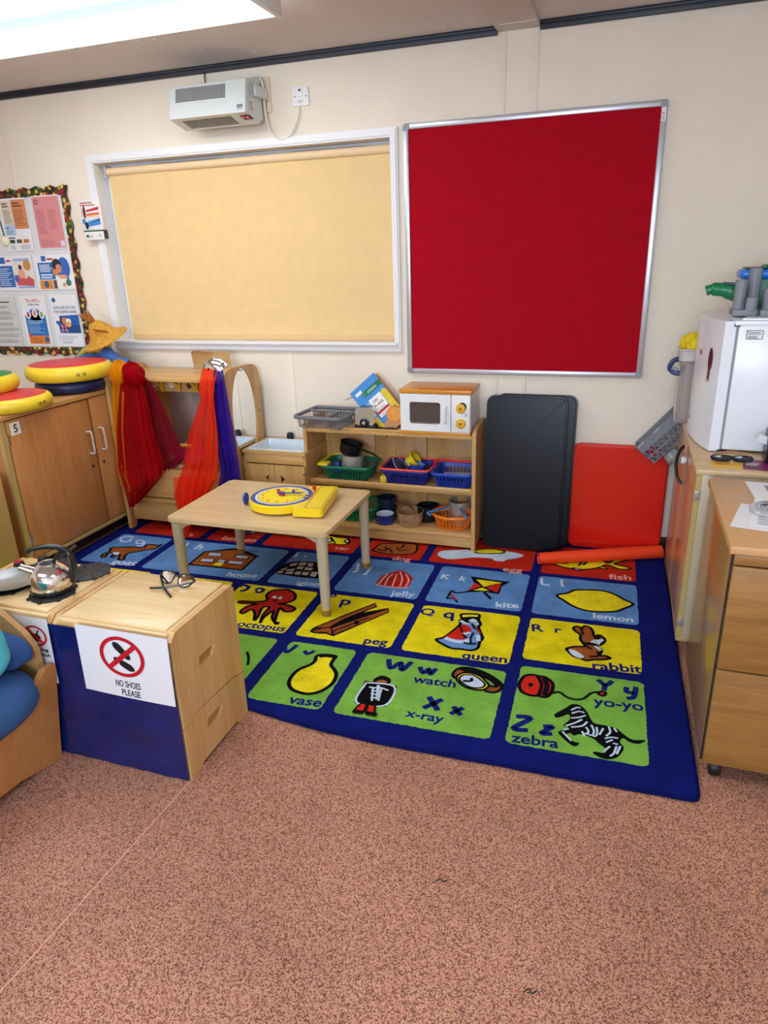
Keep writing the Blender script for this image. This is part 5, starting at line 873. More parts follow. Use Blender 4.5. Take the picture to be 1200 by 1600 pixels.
b = B(mat('#3a3130', .4)); b.prism(rrect(-1.016, -.854, TZ+.058, TZ+.169, .013), my0-.0048, my0-.0042, 'xz', holes=[rrect(-1.012, -.858, TZ+.062, TZ+.165, .012)[::-1]]); part('window_gasket', b, d)
b = B(m_wt); b.tube(smooth_pts([(-.827, my0-.004, TZ+.068), (-.827, my0-.02, TZ+.075), (-.827, my0-.022, TZ+.11), (-.827, my0-.02, TZ+.142), (-.827, my0-.004, TZ+.15)], False, 4), .0075, 8); part('handle', b, d)
b = B(m_wt); b.box(-.796, mx1-.003, my0-.004, my0+.008, TZ+.018, TZ+.211, .001); cp = part('control_panel', b, t)
for z in (TZ+.143, TZ+.066):
    b = B(mat('#e0ad1e', .4)); b.lathe([(.024, 0), (.025, .006), (.020, .012), (.008, .014), (0, .014)], (-.747, my0-.004, z), 24, axis='y'); k = part('dial', b, t)
    b = B(mat('#8c2f1a', .5)); F = YF(my0-.0188, -.747, z); b.face2(F, [(-.008, .006), (.008, .006), (0, -.009)], 1); part('dial_pointer', b, k)
b = B(m_d); b.lathe([(.022, 0), (.022, .0005), (0, .0005)], (-.74, my0-.004, TZ+.152), 24, axis='y'); F = YF(my0-.0045, -.79, TZ+.02)
b.lines(F, '#8a8e92', .062, .085, .08, .1, 2, 1); part('dial_print', b, cp)

# cereal box
t = thing('cereal_box', 'tilted blue and yellow cereal box leaning beside the toy microwave', 'cereal box', (-1.19, -.16, TZ))
Mx = Matrix.Translation((-1.125, -.185, TZ+.004)) @ Matrix.Rotation(math.radians(-8), 4, 'X') @ Matrix.Rotation(math.radians(-41), 4, 'Y')
W, H, Dp = .18, .305, .055
b = B(mat('#b98d5e', .7)); b.M = Mx; b.box(-W/2, W/2, 0, Dp, 0, H*.93)
for s in (0, 1): b.prism([(-W/2, H*.93), (W/2, H*.93), (W/2, H*.99), (W/4, H*1.0), (-W/4, H*1.0), (-W/2, H*.99)], Dp-.002 if s else 0.0, Dp if s else .002, 'xz')
part('carton', b, t)
b = B(); b.M = Mx; F = lambda u, v, k: ((u-.5)*W, -.0005-.0004*k, v*H)
b.rect(F, '#3f8ad2', 0, .0, 1, 1, 0); b.rect(F, '#7db4e4', 0, .45, 1, .66, 1); b.rect(F, '#c08a5c', 0, 0, 1, .2, 1)
b.use(mat('#0e6a4a', .5)); b.face2(F, [(.3, .76), (1.0, .76), (1.0, .86), (.3, .86)], 2); b.ell(F, '#2f9a5c', .36, .81, .05, .035, 3); b.lines(F, '#bfe0d0', .46, .785, .85, .84, 2, 3)
for u0, u1, v0, v1 in ((.02, .26, .05, .5), (.8, 1.0, .2, .7)):
    b.use(mat('#dfc21c', .5, var=.3, scale=160)); b.face2(F, [(u0, v0), (u1, v0), (u1, v1-.06), ((u0+u1)/2, v1), (u0, v1-.06)], 4)
    b.use(mat('#7a9a2c', .5)); b.face2(F, [(u0, v0), (u1, v0), ((u0+u1)/2, v0+.14)], 5)
b.rect(F, '#efece8', .33, .3, .78, .68, 3); b.use(mat('#3c4250', .5)); b.text(F, 'CORN', .4, .58, h=.07, k=4, bold=.02); b.text(F, 'FLAKES', .4, .5, h=.07, w=.32, k=4, bold=.02); b.lines(F, '#9aa0a8', .4, .42, .7, .48, 2, 4); b.rect(F, '#b0282c', .33, .37, .78, .415, 4); b.lines(F, '#a8aeb4', .4, .31, .7, .36, 2, 4)
b.ell(F, '#d9692c', .73, .2, .27, .15, 5); b.use(mat('#e8943a', .5, var=.5, scale=260)); b.face2(F, [(.73+.24*math.cos(a), .2+.13*math.sin(a)) for a in [i*PI/10 for i in range(20)]], 6)
b.rect(F, '#efe9e2', .0, .44, .2, .52, 6); b.rect(F, '#c0302c', .0, .43, .2, .445, 7); b.rect(F, '#dfe6ee', .1, .86, .34, .92, 3)
part('printed_front', b, t)
b = B(mat('#c8a888', .7)); b.M = Mx @ Matrix.Translation((-W/2, 0, H*.93)) @ Matrix.Rotation(math.radians(-70), 4, 'Y'); b.box(-.001, .001, .004, Dp-.004, 0, .05); part('side_flap', b, t)
# picture behind the microwave
b = B(mat('#e6e8ec', .4)); b.box(-1.14, -1.0, -.05, -.044, TZ, TZ+.21); F = YF(-.05, -1.13, TZ+.02); b.rect(F, '#7fa0b4', 0.0, 0.0, .12, .17, 1); b.rect(F, '#5c7a48', .04, .02, .12, .1, 2); solo('picture_card', b, 'white-edged picture card standing behind the cereal box and microwave', 'card', (-1.07, -.047, TZ))
# dish rack
t = thing('dish_rack', 'grey plastic toy dish rack overhanging the shelf unit', 'dish rack', (-1.47, -.28, TZ))
m_gr = mat('#6a6e74', .45); Mr = Matrix.Translation((-1.50, -.23, TZ+.078)) @ Matrix.Rotation(math.radians(-4), 4, 'Z')
def rr3(w, d, r, z): return [(x, y, z) for x, y in rrect(-w/2, w/2, -d/2, d/2, r, 4)]
b = B(m_gr); b.M = Mr; b.tube(rr3(.285, .27, .03, 0), .009, 8, True, flat=1.2); b.cyl((-.138, .05, 0), (.138, .05, 0), .007, seg=8); b.cyl((.05, .04, 0), (.05, -.13, 0), .007, seg=8); part('rim', b, t)
b = B(m_gr); b.M = Mr
for (xa, xb, ya, yb) in ((-.125, .04, -.12, .04), (.06, .13, -.12, .04), (-.125, .13, .06, .12)):
    P = rrect(xa, xb, ya, yb, .01, 1); n = 0
    for i in range(len(P)):
        a, c = Vector(P[i]), Vector(P[(i+1) % len(P)]); L_ = (c-a).length; m_ = max(1, round(L_/.017))
        for j in range(m_):
            q = a.lerp(c, j/m_); b.cyl((q.x, q.y, 0), (q.x*.97, q.y*.97, -.055), .0018, seg=5)
    b.tube([(x*.97, y*.97, -.055) for x, y in P], .0025, 5, True)
    for j in range(6): y = ya+(yb-ya)*(j+.5)/6; b.cyl((xa, y, -.056), (xb, y, -.056), .0016, seg=5)
part('basket_bars', b, t)
b = B(m_gr); b.M = Mr
for x, y in ((-.05, .10), (.10, .10), (.10, -.07), (.02, .10), (.02, -.02)): b.cyl((x, y, -.055), (x, y, -.0775), .004, seg=6)
part('foot', b, t)
# toy toaster
TOAST = t = thing('toy_toaster', 'chrome toy toaster with a black lever and base', 'toy toaster', (-1.285, -.20, TZ))
b = B(mat('#dcdad4', .2, .7)); b.prism(rrect(-.055, .055, .02, .115, .022), -.045, .045, 'xz', bev=.004); b.bm.transform(Matrix.Translation((-1.285, -.19, TZ))); part('shell', b, t)
b = B(m_d); b.box(-1.345, -1.225, -.24, -.14, TZ+.001, TZ+.022, .006); b.box(-1.32, -1.25, -.215, -.205, TZ+.114, TZ+.1165); b.box(-1.32, -1.25, -.18, -.17, TZ+.114, TZ+.1165); part('base', b, t)
b = B(mat('#121316', .35)); b.lathe([(.024, 0), (.026, .008), (.018, .014), (0, .014)], (-1.285, -.237, TZ+.036), 20, axis='y'); b.use(mat('#c9ccd0', .3, .6)).lathe([(.01, 0), (.009, .004), (0, .004)], (-1.285, -.252, TZ+.038), 14, axis='y'); part('dial', b, t)
b = B(mat('#3a1c1a', .6)); b.box(-1.245, -1.175, -.14, -.09, TZ+.001, TZ+.075, .004); solo('brown_box', b, 'dark brown small box behind the toaster and cereal box', 'box', (-1.21, -.11, TZ))
b = B(mat('#101114', .5)); b.tube(smooth_pts([(-1.235, -.20, TZ+.01), (-1.19, -.235, TZ+.008), (-1.13, -.23, TZ+.008), (-1.10, -.25, TZ+.008)], False, 4), .007, 6); part('cord', b, TOAST)

# baskets
def basket(x, y, z, w, d, h, c, label, handle, taper=.8, rz=0, oval=False, group='play baskets on the shelf unit'):
    t = thing('play_basket', label, 'basket', (x, y, z), group, rz, world=False); m = mat(c, .4)
    def ring(k, zz, off=0):
        ww, dd = (w+(w*taper-w)*(1-k))/2+off, (d+(d*taper-d)*(1-k))/2+off
        if oval: return [(ww*math.cos(a), dd*math.sin(a), zz) for a in [2*PI*i/28 for i in range(28)]]
        return [(px, py, zz) for px, py in rrect(-ww, ww, -dd, dd, .03, 4)]
    b = B(m); b.tube(ring(1, h-.006, .004), .0075, 8, True, flat=1.1); part('rim', b, t)
    b = B(m)
    def band(k0, k1):
        A = [b.v(p) for p in ring(k0, h*k0+.003)]; C = [b.v(p) for p in ring(k1, h*k1)]; n = len(A)
        A2 = [b.v(p) for p in ring(k0, h*k0+.003, -.003)]; C2 = [b.v(p) for p in ring(k1, h*k1, -.003)]
        for i in range(n):
            j = (i+1) % n; b.f([A[i], A[j], C[j], C[i]]); b.f([A2[j], A2[i], C2[i], C2[j]]); b.f([C[i], C[j], C2[j], C2[i]]); b.f([A[j], A[i], A2[i], A2[j]])
    band(.72, .98); band(0.0, .12); band(.40, .46)
    R0_ = ring(.1, h*.1, -.0015); R1_ = ring(.74, h*.74, -.0015); n = len(R0_)
    for i in range(n):
        j = (i+1) % n; a, c_ = Vector(R0_[i]), Vector(R0_[j]); a1, c1 = Vector(R1_[i]), Vector(R1_[j]); m_ = max(1, round((c_-a).length/.016))
        for q in range(m_): f = q/m_; b.cyl(a.lerp(c_, f), a1.lerp(c1, f), .0032, seg=5)
    b.poly([(p[0], p[1], .003) for p in ring(0, 0)]); part('lattice_wall', b, t)
    hc, mode = handle
    W2, D2 = w/2+.006, d/2+.006
    if mode == 'rim':      # two handles folded down along the rim
        for s in (-1, 1):
            b = B(mat(hc, .35)); b.tube(smooth_pts([(-W2, .008*s, h), (-W2-.003, s*D2*.8, h+.004), (-W2+.03, s*(D2+.004), h+.005), (0, s*(D2+.005), h+.005), (W2-.03, s*(D2+.004), h+.005), (W2+.003, s*D2*.8, h+.004), (W2, .008*s, h)], False, 4), .006, 8); part('handle', b, t)
    elif mode == 'up':
        b = B(mat(hc, .35)); b.tube(smooth_pts([(-W2, 0, h-.01), (-W2, -.01, h+.03), (-W2+.02, -.015, h+.045), (0, -.018, h+.045), (W2-.02, -.015, h+.045), (W2, -.01, h+.03), (W2, 0, h-.01)], False, 5), .007, 8); part('handle', b, t)
    elif mode == 'left':
        b = B(mat(hc, .35)); b.tube(smooth_pts([(-W2*.2, D2, h+.002), (-W2*.8, D2, h+.008), (-W2-.005, D2*.7, h+.008), (-W2-.007, 0, h+.006), (-W2-.005, -D2*.7, h+.005), (-W2*.8, -D2, h+.004)], False, 5), .007, 8)
        b.box(-W2-.01, -W2+.05, -D2+.0, -D2+.06, h-.002, h+.012, .004); part('handle', b, t)
    elif mode == 'twin':
        for s in (-1, 1):
            b = B(mat(hc, .35)); b.tube(smooth_pts([(s*.02, D2-.02, h), (s*.02, D2*.5, h+.018), (s*.045, -D2*.1, h+.02), (s*.1-.02, -D2*.75, h+.014), (s*.1-.02+.02, -D2, h+.008)], False, 5), .0065, 8); part('handle', b, t)
    return t
MZ = .3532; BZ = .1102
basket(-1.41, -.155, MZ, .285, .215, .088, '#0d6b4c', 'dark green play basket with yellow handle holding two saucepans', ('#e6c92a', 'left'))
basket(-1.065, -.155, MZ, .262, .215, .09, '#1c2a8c', 'dark blue play basket with orange handles holding toy cups and crockery', ('#f04a26', 'rim'))
basket(-.803, -.155, MZ, .215, .215, .088, '#1b3fae', 'bright blue play basket with an upright red handle', ('#d8233a', 'up'))
basket(-1.385, -.155, BZ, .26, .21, .092, '#0f7a48', 'green play basket with yellow handle on the bottom shelf behind the table leg', ('#d8c82c', 'left'))
basket(-.812, -.17, BZ, .225, .19, .085, '#ef7a14', 'orange oval play basket with blue handles on the bottom shelf', ('#3a7fb4', 'twin'), .75, oval=True)
def pan(name, x, y, z, r, h, mside, label, tilt=0, handle=None, inner=None, hdir=0, cat='saucepan'):
    t = thing(name, label, cat, (x, y, z), world=False); t.rotation_euler = (0, tilt, 0)
    b = B(mside); b.lathe([(0, 0), (r*.93, 0), (r*.98, .006), (r, h), (r+.003, h+.001), (r-.002, h+.001), (r-.004, .006), (0, .005)], (0, 0, 0), 28); part('bowl', b, t)
    if inner:
        b = B(inner); b.lathe([(r-.0045, h-.001), (r-.006, .008), (0, .0065)], (0, 0, 0), 28); part('inside', b, t)
    if handle:
        b = B(handle); ca, sa = math.cos(hdir), math.sin(hdir); b.tube([(ca*q, sa*q, zz) for q, zz in ((r-.002, h*.75), (r+.03, h*.8), (r+.08, h*.85), (r+.13, h*.62))], [.006, .008, .009, .007], 8, flat=.7); part('handle', b, t)
    return t
m_ss = mat('#d2d0cb', .3, .7); m_blk = mat('#141518', .3, .2)
pan('toy_saucepan', -1.385, -.195, MZ+.075, .062, .07, m_ss, 'shiny steel toy saucepan in the green basket', .1, None, None)
pan('toy_saucepan', -1.405, -.175, MZ+.150, .062, .055, m_blk, 'black toy saucepan on top of the steel one, handle pointing right', .28, m_blk, mat('#3a3c40', .3, .6), -.2)
pan('toy_cup', -1.01, -.19, MZ+.065, .042, .045, mat('#1f3fa8', .25), 'blue enamel toy cup in the orange-handled basket', .1, None, mat('#6f8fe0', .3), cat='cup')
pan('toy_cup', -1.06, -.15, MZ+.10, .042, .045, mat('#e0c81a', .35), 'yellow toy cup lying in the orange-handled basket', .9, None, None, cat='cup')
b = B(mat('#1d2c6c', .3)); b.M = Matrix.Translation((-1.12, -.18, MZ+.085)) @ Matrix.Rotation(.9, 4, 'Y'); b.lathe([(0, 0), (.04, .002), (.058, .012), (.055, .013), (0, .005)], (0, 0, 0), 28); b.use(mat('#dfe3e8', .3)).lathe([(.058, .012), (.059, .014), (.054, .0135)], (0, 0, 0), 28); solo('toy_plate', b, 'dark blue toy plate with a white rim tilted in the orange-handled basket', 'plate', (-1.095, -.18, MZ+.02))
b = B(mat('#c9a5a0', .4)); b.ball((-1.07, -.12, MZ+.10), .03, 1, 1, 1); solo('toy_ball', b, 'dusty pink toy food ball behind the yellow cup', 'toy', (-1.07, -.12, MZ+.07))
b = B(mat('#b4bcc6', .35, .3)); b.M = Matrix.Translation((-.79, -.16, MZ+.06)) @ Matrix.Rotation(.25, 4, 'Z') @ Matrix.Rotation(-.1, 4, 'X'); b.box(-.075, .075, -.04, .04, 0, .004, .0015); solo('grey_tray', b, 'small grey tray lying in the red-handled blue basket', 'tray', (-.79, -.16, MZ+.05))
b = B(mat('#273a9c', .4)); b.box(-1.50, -1.465, -.2, -.16, MZ+.03, MZ+.09, .006); solo('blue_block', b, 'small blue block in the green basket beside the saucepans', 'toy', (-1.4, -.18, MZ+.03))
b = B(mat('#d0b522', .5)); b.box(-1.205, -1.17, -.25, -.17, MZ, MZ+.045, .006); solo('yellow_block', b, 'yellow toy block tucked under the orange-handled basket', 'toy', (-1.12, -.2, MZ))
pan('enamel_bowl', -1.198, -.205, BZ, .055, .055, mat('#1c2d7c', .3), 'navy enamel bowl with white inside on the bottom shelf', 0, None, mat('#dfe6ee', .3), cat='bowl')
m_wb = wood('#a98058', '#86603c', 'x')
t = pan('wooden_bowl', -1.052, -.195, BZ, .066, .055, m_wb, 'brown wooden bowl under the other on the bottom shelf', cat='bowl')
t = pan('wooden_bowl', -1.052, -.195, BZ+.028, .074, .052, wood('#b08a66', '#8f6a48', 'y'), 'upper brown bowl nested in the wooden bowl', cat='bowl')
pan('steel_bowl', -.81, -.09, BZ+.06, .07, .05, m_ss, 'steel bowl behind the orange basket', cat='bowl') if False else None
pan('frying_pan', -.975, -.10, BZ+.0, .062, .085, m_blk, 'black pot with a dark rim behind the wooden bowls', 0, None, None)
pan('steel_pot', -.79, -.09, BZ, .065, .128, m_ss, 'steel pot behind the orange basket') 
pan('dark_pot', -1.22, -.10, BZ, .055, .115, mat('#1c2440', .3), 'dark blue pot behind the navy bowl', 0, mat('#6b3a22', .5), None, -.3)
b = B(m_ss); b.lathe([(0, 0), (.02, .001), (.022, .07), (0, .072)], (-1.075, -.1, BZ), 18); solo('steel_beaker', b, 'small steel beaker at the back of the bottom shelf', 'cup', (-1.075, -.1, BZ))

# ------------------------------------------------------------------ trays against the wall
def tray(w, h, d, c, label, M, ridges, rough=.3):
    t = thing('play_tray', label, 'tray', M.translation, world=False); t.matrix_world = M
    m = mat(c, rough, var=.03, scale=6, bump=.05, bscale=12, spec=.22 if c != '#d4200f' else .5)
    b = B(m); P = rrect(0, w, 0, h, .035, 5); b.prism(P, -d, 0, 'xz', bev=.006); b.prism(rrect(-.010, w+.010, -.0, h+.010, .042, 5), -.008, .004, 'xz', bev=.002); part('shell', b, t)
    b = B(mat(c, .42, spec=.5)); r = .0022
    if ridges == 'x':
        for p, q in (((.02, .015), (.5*w, h*.23)), ((w-.02, .015), (.5*w, h*.23)), ((.5*w, h*.23), (.5*w, h*.74)), ((.5*w, h*.74), (w-.02, h-.02)), ((.10*w, h*.98), (.2*w, h*.90))):
            b.tube([(p[0], -d-.0006, p[1]), (q[0], -d-.0006, q[1])], r, 6)
    elif ridges == 'c':
        for p, q in (((.1*w, h*.88), (.17*w, h*.76)), ((.88*w, h*.88), (.80*w, h*.76)), ((.1*w, h*.88), (.88*w, h*.88)), ((.04*w, h*.97), (.96*w, h*.97)), ((.04*w, .03), (.96*w, .03))):
            b.tube([(p[0], -d-.0006, p[1]), (q[0], -d-.0006, q[1])], r, 6)
    if ridges: part('moulded_ridge', b, t)
    return t
def leanM(x, y, z, lean, roll=0, rz=0): return Matrix.Translation((x, y, z)) @ Matrix.Rotation(rz, 4, 'Z') @ Matrix.Rotation(-lean, 4, 'X') @ Matrix.Rotation(roll, 4, 'Y')
tray(.395, .805, .03, '#0a0e16', 'front black plastic play tray leaning on the wall beside the shelf unit', leanM(-.640, -.165, R0+.004, .12, -.005), 'x')
tray(.395, .805, .03, '#080b11', 'rear black plastic play tray behind the front one, shifted right', leanM(-.602, -.112, R0+.004, .12, -.0), None)
tray(.455, .555, .03, '#d4200f', 'shiny red plastic play tray standing against the wall at the right', leanM(-.197, -.040, R0+.004, .03, -.0), 'c', .22)
# orange foam roll
t = thing('foam_roll', 'long orange rolled foam mat lying across the rug corner', 'foam roll', (0, -.19, R0))
m_fr = mat('#f2441a', .45, var=.04, scale=20)
P0, P1 = Vector((-.322, -.345, R0+.032)), Vector((.272, -.112, R0+.036)); dr = (P1-P0).normalized()
b = B(m_fr); b.tube([P0.lerp(P1, i/10) for i in range(11)], [.030+.004*(i/10) for i in range(11)], 22, caps=False)
sd = Vector((-dr.y, dr.x, 0)); 
sp = []
for i in range(40):
    a = -1.2+i*.32; r = .030-.0006*i; sp.append((a, max(.004, r)))
A = [b.v(P0+sd*math.cos(a)*r+Vector((0, 0, 1))*math.sin(a)*r) for a, r in sp]; C = [b.v(P0+dr*.5+sd*math.cos(a)*r+Vector((0, 0, 1))*math.sin(a)*r) for a, r in sp]
for i in range(39): b.f([A[i], A[i+1], C[i+1], C[i]], True)
part('rolled_sheet', b, t)

# ------------------------------------------------------------------ children's table
t = thing('play_table', 'low rectangular kids table with maple top and four round grey-beige legs', 'table', (-1.54, -.87, R0))
b = B(wood('#dcc096', '#cba978', 'x', .35, 22)); TX0, TX1, TY0, TY1, TT = -1.937, -1.135, -1.168, -.575, .428
b.prism(rrect(TX0, TX1, TY0, TY1, .03, 5), TT-.02, TT, 'xy', bev=.003); part('tabletop', b, t)
m_leg = mat('#b9aa90', .5)
for x, y in ((TX0+.035, TY0+.035), (TX1-.035, TY0+.035), (TX0+.035, TY1-.035), (TX1-.035, TY1-.035)):
    b = B(m_leg); b.tube([(x, y, .05), (x, y, .30), (x, y, .34), (x, y, TT-.02)], [.0215, .025, .0255, .0265], 20)
    b.tube([(x, y, .262), (x, y, .264)], .0262, 20)
    l = part('leg', b, t)
    sx = 1 if x < -1.5 else -1; sy = 1 if y < -.87 else -1
    b = B(m_leg); 
    b.prism([(x+sx*.02, TT-.06), (x+sx*.02, TT-.02), (x+sx*.12, TT-.02), (x+sx*.10, TT-.026), (x+sx*.05, TT-.045)][::1], y-.009, y+.009, 'xz'); b.prism([(y+sy*.02, TT-.06), (y+sy*.02, TT-.02), (y+sy*.12, TT-.02), (y+sy*.10, TT-.026), (y+sy*.05, TT-.045)], x-.009, x+.009, 'yz'); part('corner_bracket', b, l)
    b = B(mat('#8c6a38', .5)); b.tube([(x, y, R0), (x, y, .038), (x, y, .05)], [.019, .0205, .0205], 18); b.use(mat('#c9a848', .5)).tube([(x, y, .046), (x, y, .055)], .0235, 18); part('foot_cap', b, l)

# ------------------------------------------------------------------ teaching clock
t = thing('teaching_clock', 'yellow plastic teaching clock lying on the play table', 'toy clock', (-1.475, -.885, TT), rz=.15, world=False); t.scale = (1.07, 1.07, 1.07)
# local: dial centre at (-.03,0), base block toward +x
my = mat('#f2d414', .3); mb = mat('#1f3c9c', .3); cz0, cz1 = .008, .047
b = B(my); b.lathe([(0, cz0), (.139, cz0), (.145, cz0+.004), (.145, cz1-.004), (.141, cz1), (0, cz1)], (0, 0, 0), 56); part('dial_case', b, t)
b = B(my); b.prism(rrect(.088, .222, -.152, .152, .018, 4), cz0, cz1-.001, 'xy', bev=.003); part('base_block', b, t)
F = lambda u, v, k: (u, v, cz1+.0004*k)
b = B(mb); n = 56
A = [b.v(F(.138*math.cos(2*PI*i/n), .138*math.sin(2*PI*i/n), 1)) for i in range(n)]; C = [b.v(F(.118*math.cos(2*PI*i/n), .118*math.sin(2*PI*i/n), 1)) for i in range(n)]
for i in range(n): b.f([A[i], A[(i+1) % n], C[(i+1) % n], C[i]])
part('blue_ring', b, t)
b = B(); b.ell(F, '#f4f2e6', 0, 0, .118, .118, 1, n=48); b.ell(F, '#22306a', 0, 0, .107, .107, 2, n=48); b.ell(F, '#f6dc1c', 0, 0, .105, .105, 3, n=48)
for i in range(60):
    a = 2*PI*i/60; b.use(mat('#22306a', .5)); r0 = .109; b.ribbon(F, [(r0*math.cos(a), r0*math.sin(a)), (.116*math.cos(a), .116*math.sin(a))], .0014, 3)
b.use(mat('#c8452c', .5))
for h_ in range(1, 13):
    a = -h_*PI/6; b.text(F, str(h_), .086*math.cos(a)-.006*math.sin(a)-.008, .086*math.sin(a)-.009, h=.026, k=4, bold=.02, ang=0)
part('clock_face', b, t)
def hand(c, L_, w, a, z, nm):
    b = B(mat(c, .35)); P = [(-.018, -w), (L_*.7, -w*.6), (L_*.7, -w*1.4), (L_, 0), (L_*.7, w*1.4), (L_*.7, w*.6), (-.018, w)]; ca, sa = math.cos(a), math.sin(a)
    b.prism([(x*ca-y*sa, x*sa+y*ca) for x, y in P], z, z+.004, 'xy'); b.cyl((0, 0, z), (0, 0, z+.006), .014, seg=18)
    if nm == 'minute_hand': b.cyl((L_*.55*ca, L_*.55*sa, z+.004), (L_*.55*ca, L_*.55*sa, z+.016), .006, seg=12)
    else: b.cyl((L_*.8*ca, L_*.8*sa, z+.004), (L_*.8*ca, L_*.8*sa, z+.014), .007, seg=12)
    part(nm, b, t)
hand('#c02a2a', .055, .008, 2.2, cz1+.003, 'hour_hand'); hand('#1f3c9c', .095, .006, .15, cz1+.009, 'minute_hand')
b = B(mb); b.tube([(-.145, .0, .025), (-.165, 0, .025)], .006, 8); b.lathe([(0, 0), (.022, .0), (.027, .005), (.027, .011), (.020, .015), (0, .015)], (-.178, 0, .028), 20, axis='x'); part('winder_knob', b, t)
b = B(mat('#f5e23a', .4)); F2 = lambda u, v, k: (u, v, cz1-.001+.0004*k); b.f([b.v(F2(*p, 3)) for p in ((.094, -.05), (.130, -.05), (.130, .075), (.094, .075))]); b.rect(F2, '#d8532c', .130, -.05, .134, .08, 4)
for i, c in enumerate(('#1c2430', '#1c2430', '#3f7a3c')): b.rect(F2, c, .106, -.03+i*.032, .120, -.014+i*.032, 5)
b.use(mat('#22306a', .5)); S = rrect(.142, .215, -.144, .144, .012, 4); b.ribbon(F2, S, .002, 3, True); part('score_strip', b, t)
b = B(mat('#c02a2a', .35)); b.tube([(.125, .088, cz1), (.125, .088, cz1+.014)], [.007, .009], 12); b.ball((.125, .088, cz1+.016), .009); part('red_peg', b, t)
b = B(mat('#d9a81e', .4)); 
for x, y in ((.18, -.13), (.18, .13), (-.09, -.06), (-.09, .06)): b.cyl((x, y, 0), (x, y, cz0+.001), .012, seg=12)
part('foot', b, t)

# ------------------------------------------------------------------ birch play units (stove and cupboard) wrapped in blue plastic
m_bt = wood('#ead0a0', '#d8b47e', 'x', .35, 16, .2); m_bs = wood('#d8b078', '#bf9258', 'z', .4, 14, .15); m_bl = mat('#0b1a58', .26, var=.3, scale=9, bump=.5, bscale=16, coat=.1)
UY0, UY1, UH = -2.212, -1.852, .522
def unit(x0, x1, label):
    t = thing('play_unit', label, 'play cabinet', ((x0+x1)/2, -2.03, 0), 'plywood play kitchen units')
    b = B(m_bt); b.box(x0+.030, x1-.030, UY0+.028, UY1-.012, UH-.014, UH, .003); part('top_panel', b, t)
    for x in (x0, x1-.018):
        hs = []
        for z in (.36, .13):
            c0 = -2.045; hs.append([(c0-.048, z-.014), (c0-.040, z+.016), (c0+.030, z+.016), (c0+.048, z+.010), (c0+.030, z-.018), (c0-.038, z-.018)])
        lo = [(UY0+.004, 0), (UY0+.06, 0), (UY0+.075, .018), (UY1-.075, .018), (UY1-.06, 0), (UY1, 0), (UY1, .175), (UY1-.04, .178), (UY1-.06, .19), (UY0+.07, .205), (UY0+.05, .19), (UY0+.004, .188)]
        up = [(UY0+.004, .192), (UY0+.05, .194), (UY0+.07, .209), (UY1-.06, .194), (UY1-.04, .182), (UY1, .179), (UY1, UH-.02), (UY1-.012, UH-.004), (UY0+.03, UH-.004), (UY0+.004, UH-.028)]
        b = B(m_bs); b.prism(lo, x, x+.018, 'yz', holes=[hs[1][::-1]], bev=.002); part('lower_side', b, t)
        b = B(m_bs); b.prism(up, x, x+.018, 'yz', holes=[hs[0][::-1]], bev=.002); part('upper_side', b, t)
        b = B(mat('#a9814d', .6)); xx = x+.006; 
        b.box(xx, xx+.003, -2.12, -1.98, .10, .40)
        part('handhold_back', b, t)
    b = B(m_bs); b.box(x0+.018, x1-.018, UY0+.004, UY0+.018, .03, UH-.02); b.box(x0+.018, x1-.018, UY1-.014, UY1, .03, UH-.02); b.box(x0+.018, x1-.018, UY0+.018, UY1-.014, .04, .055)
    b.use(m_bt).box(x0+.018, x1-.018, UY0+.012, UY0+.028, UH-.02, UH-.008, .002); b.box(x0+.012, x0+.03, UY0+.028, UY1-.01, UH-.02, UH-.007, .001); b.box(x1-.03, x1-.012, UY0+.028, UY1-.01, UH-.02, UH-.007, .001); part('carcass', b, t)
    return t
UA0, UA1 = -1.603, -1.172
unit(UA0, UA1, 'birch plywood play cupboard with the spectacles on top')
unit(-2.055, -1.608, 'birch plywood play stove beside the play cupboard, with kettle and burners')
# blue plastic wrap over both fronts
t = thing('blue_plastic_sheet', 'shiny dark blue plastic sheet taped over the backs of both play units', 'sheet', (-1.62, UY0, 0))
b = B(m_bl); rr = random.Random(5)
def cr(u, v):
    x = -2.07+(UA1-.004+2.07)*u; z = .004+.496*v
    w = .004*noise.noise(Vector((x*6+z*5, z*9, 0)))+.0022*noise.noise(Vector((x*30+z*8, z*9-x*6, 3)))
    return (x, UY0-.004-abs(w)*1.6, z)
b.grid(cr, 90, 50); part('plastic_film', b, t, smooth_ang=180)
b = B(mat('#d4dae6', .15, trans=.55, coat=.5)); b.grid(lambda u, v: (-1.30+.128*u, UY0-.008-.0016*math.sin(u*22)-.001*math.sin(u*51+v*8), .498+.016*v+.004*math.sin(u*9)), 30, 4); part('clear_tape', b, t, smooth_ang=180)
# signs
t = thing('no_shoes_sign', 'white NO SHOES PLEASE sign with a red prohibition circle', 'sign', (-1.33, UY0-.012, .29))
W, H = .328, .223
F = lambda u, v, k: (-1.503+u*W+.006*v, UY0-.0135-.0005*k+.0, .290+v*(H+.008)-.004*math.sin(u*2.4)*(1-v))
b = B(mat('#d9dade', .35)); b.grid(lambda u, v: F(u, v, 0), 12, 6); part('paper', b, t, smooth_ang=180)
b = B(mat('#b5121f', .4)); n = 40; cx, cy = .485, .622
def q(u, v): return (cx+u*.728, cy+v*.884)
def ringF(r): return [q(r*math.cos(2*PI*i/n), r*math.sin(2*PI*i/n)) for i in range(n)]
def fill(b, P, k): b.face2(F, P, k)
def rg(b, r0, r1, k):
    A = [b.v(F(*p, k)) for p in ringF(r0)]; C = [b.v(F(*p, k)) for p in ringF(r1)]
    for i in range(n): b.f([A[i], A[(i+1) % n], C[(i+1) % n], C[i]])
rg(b, .335, .278, 3)
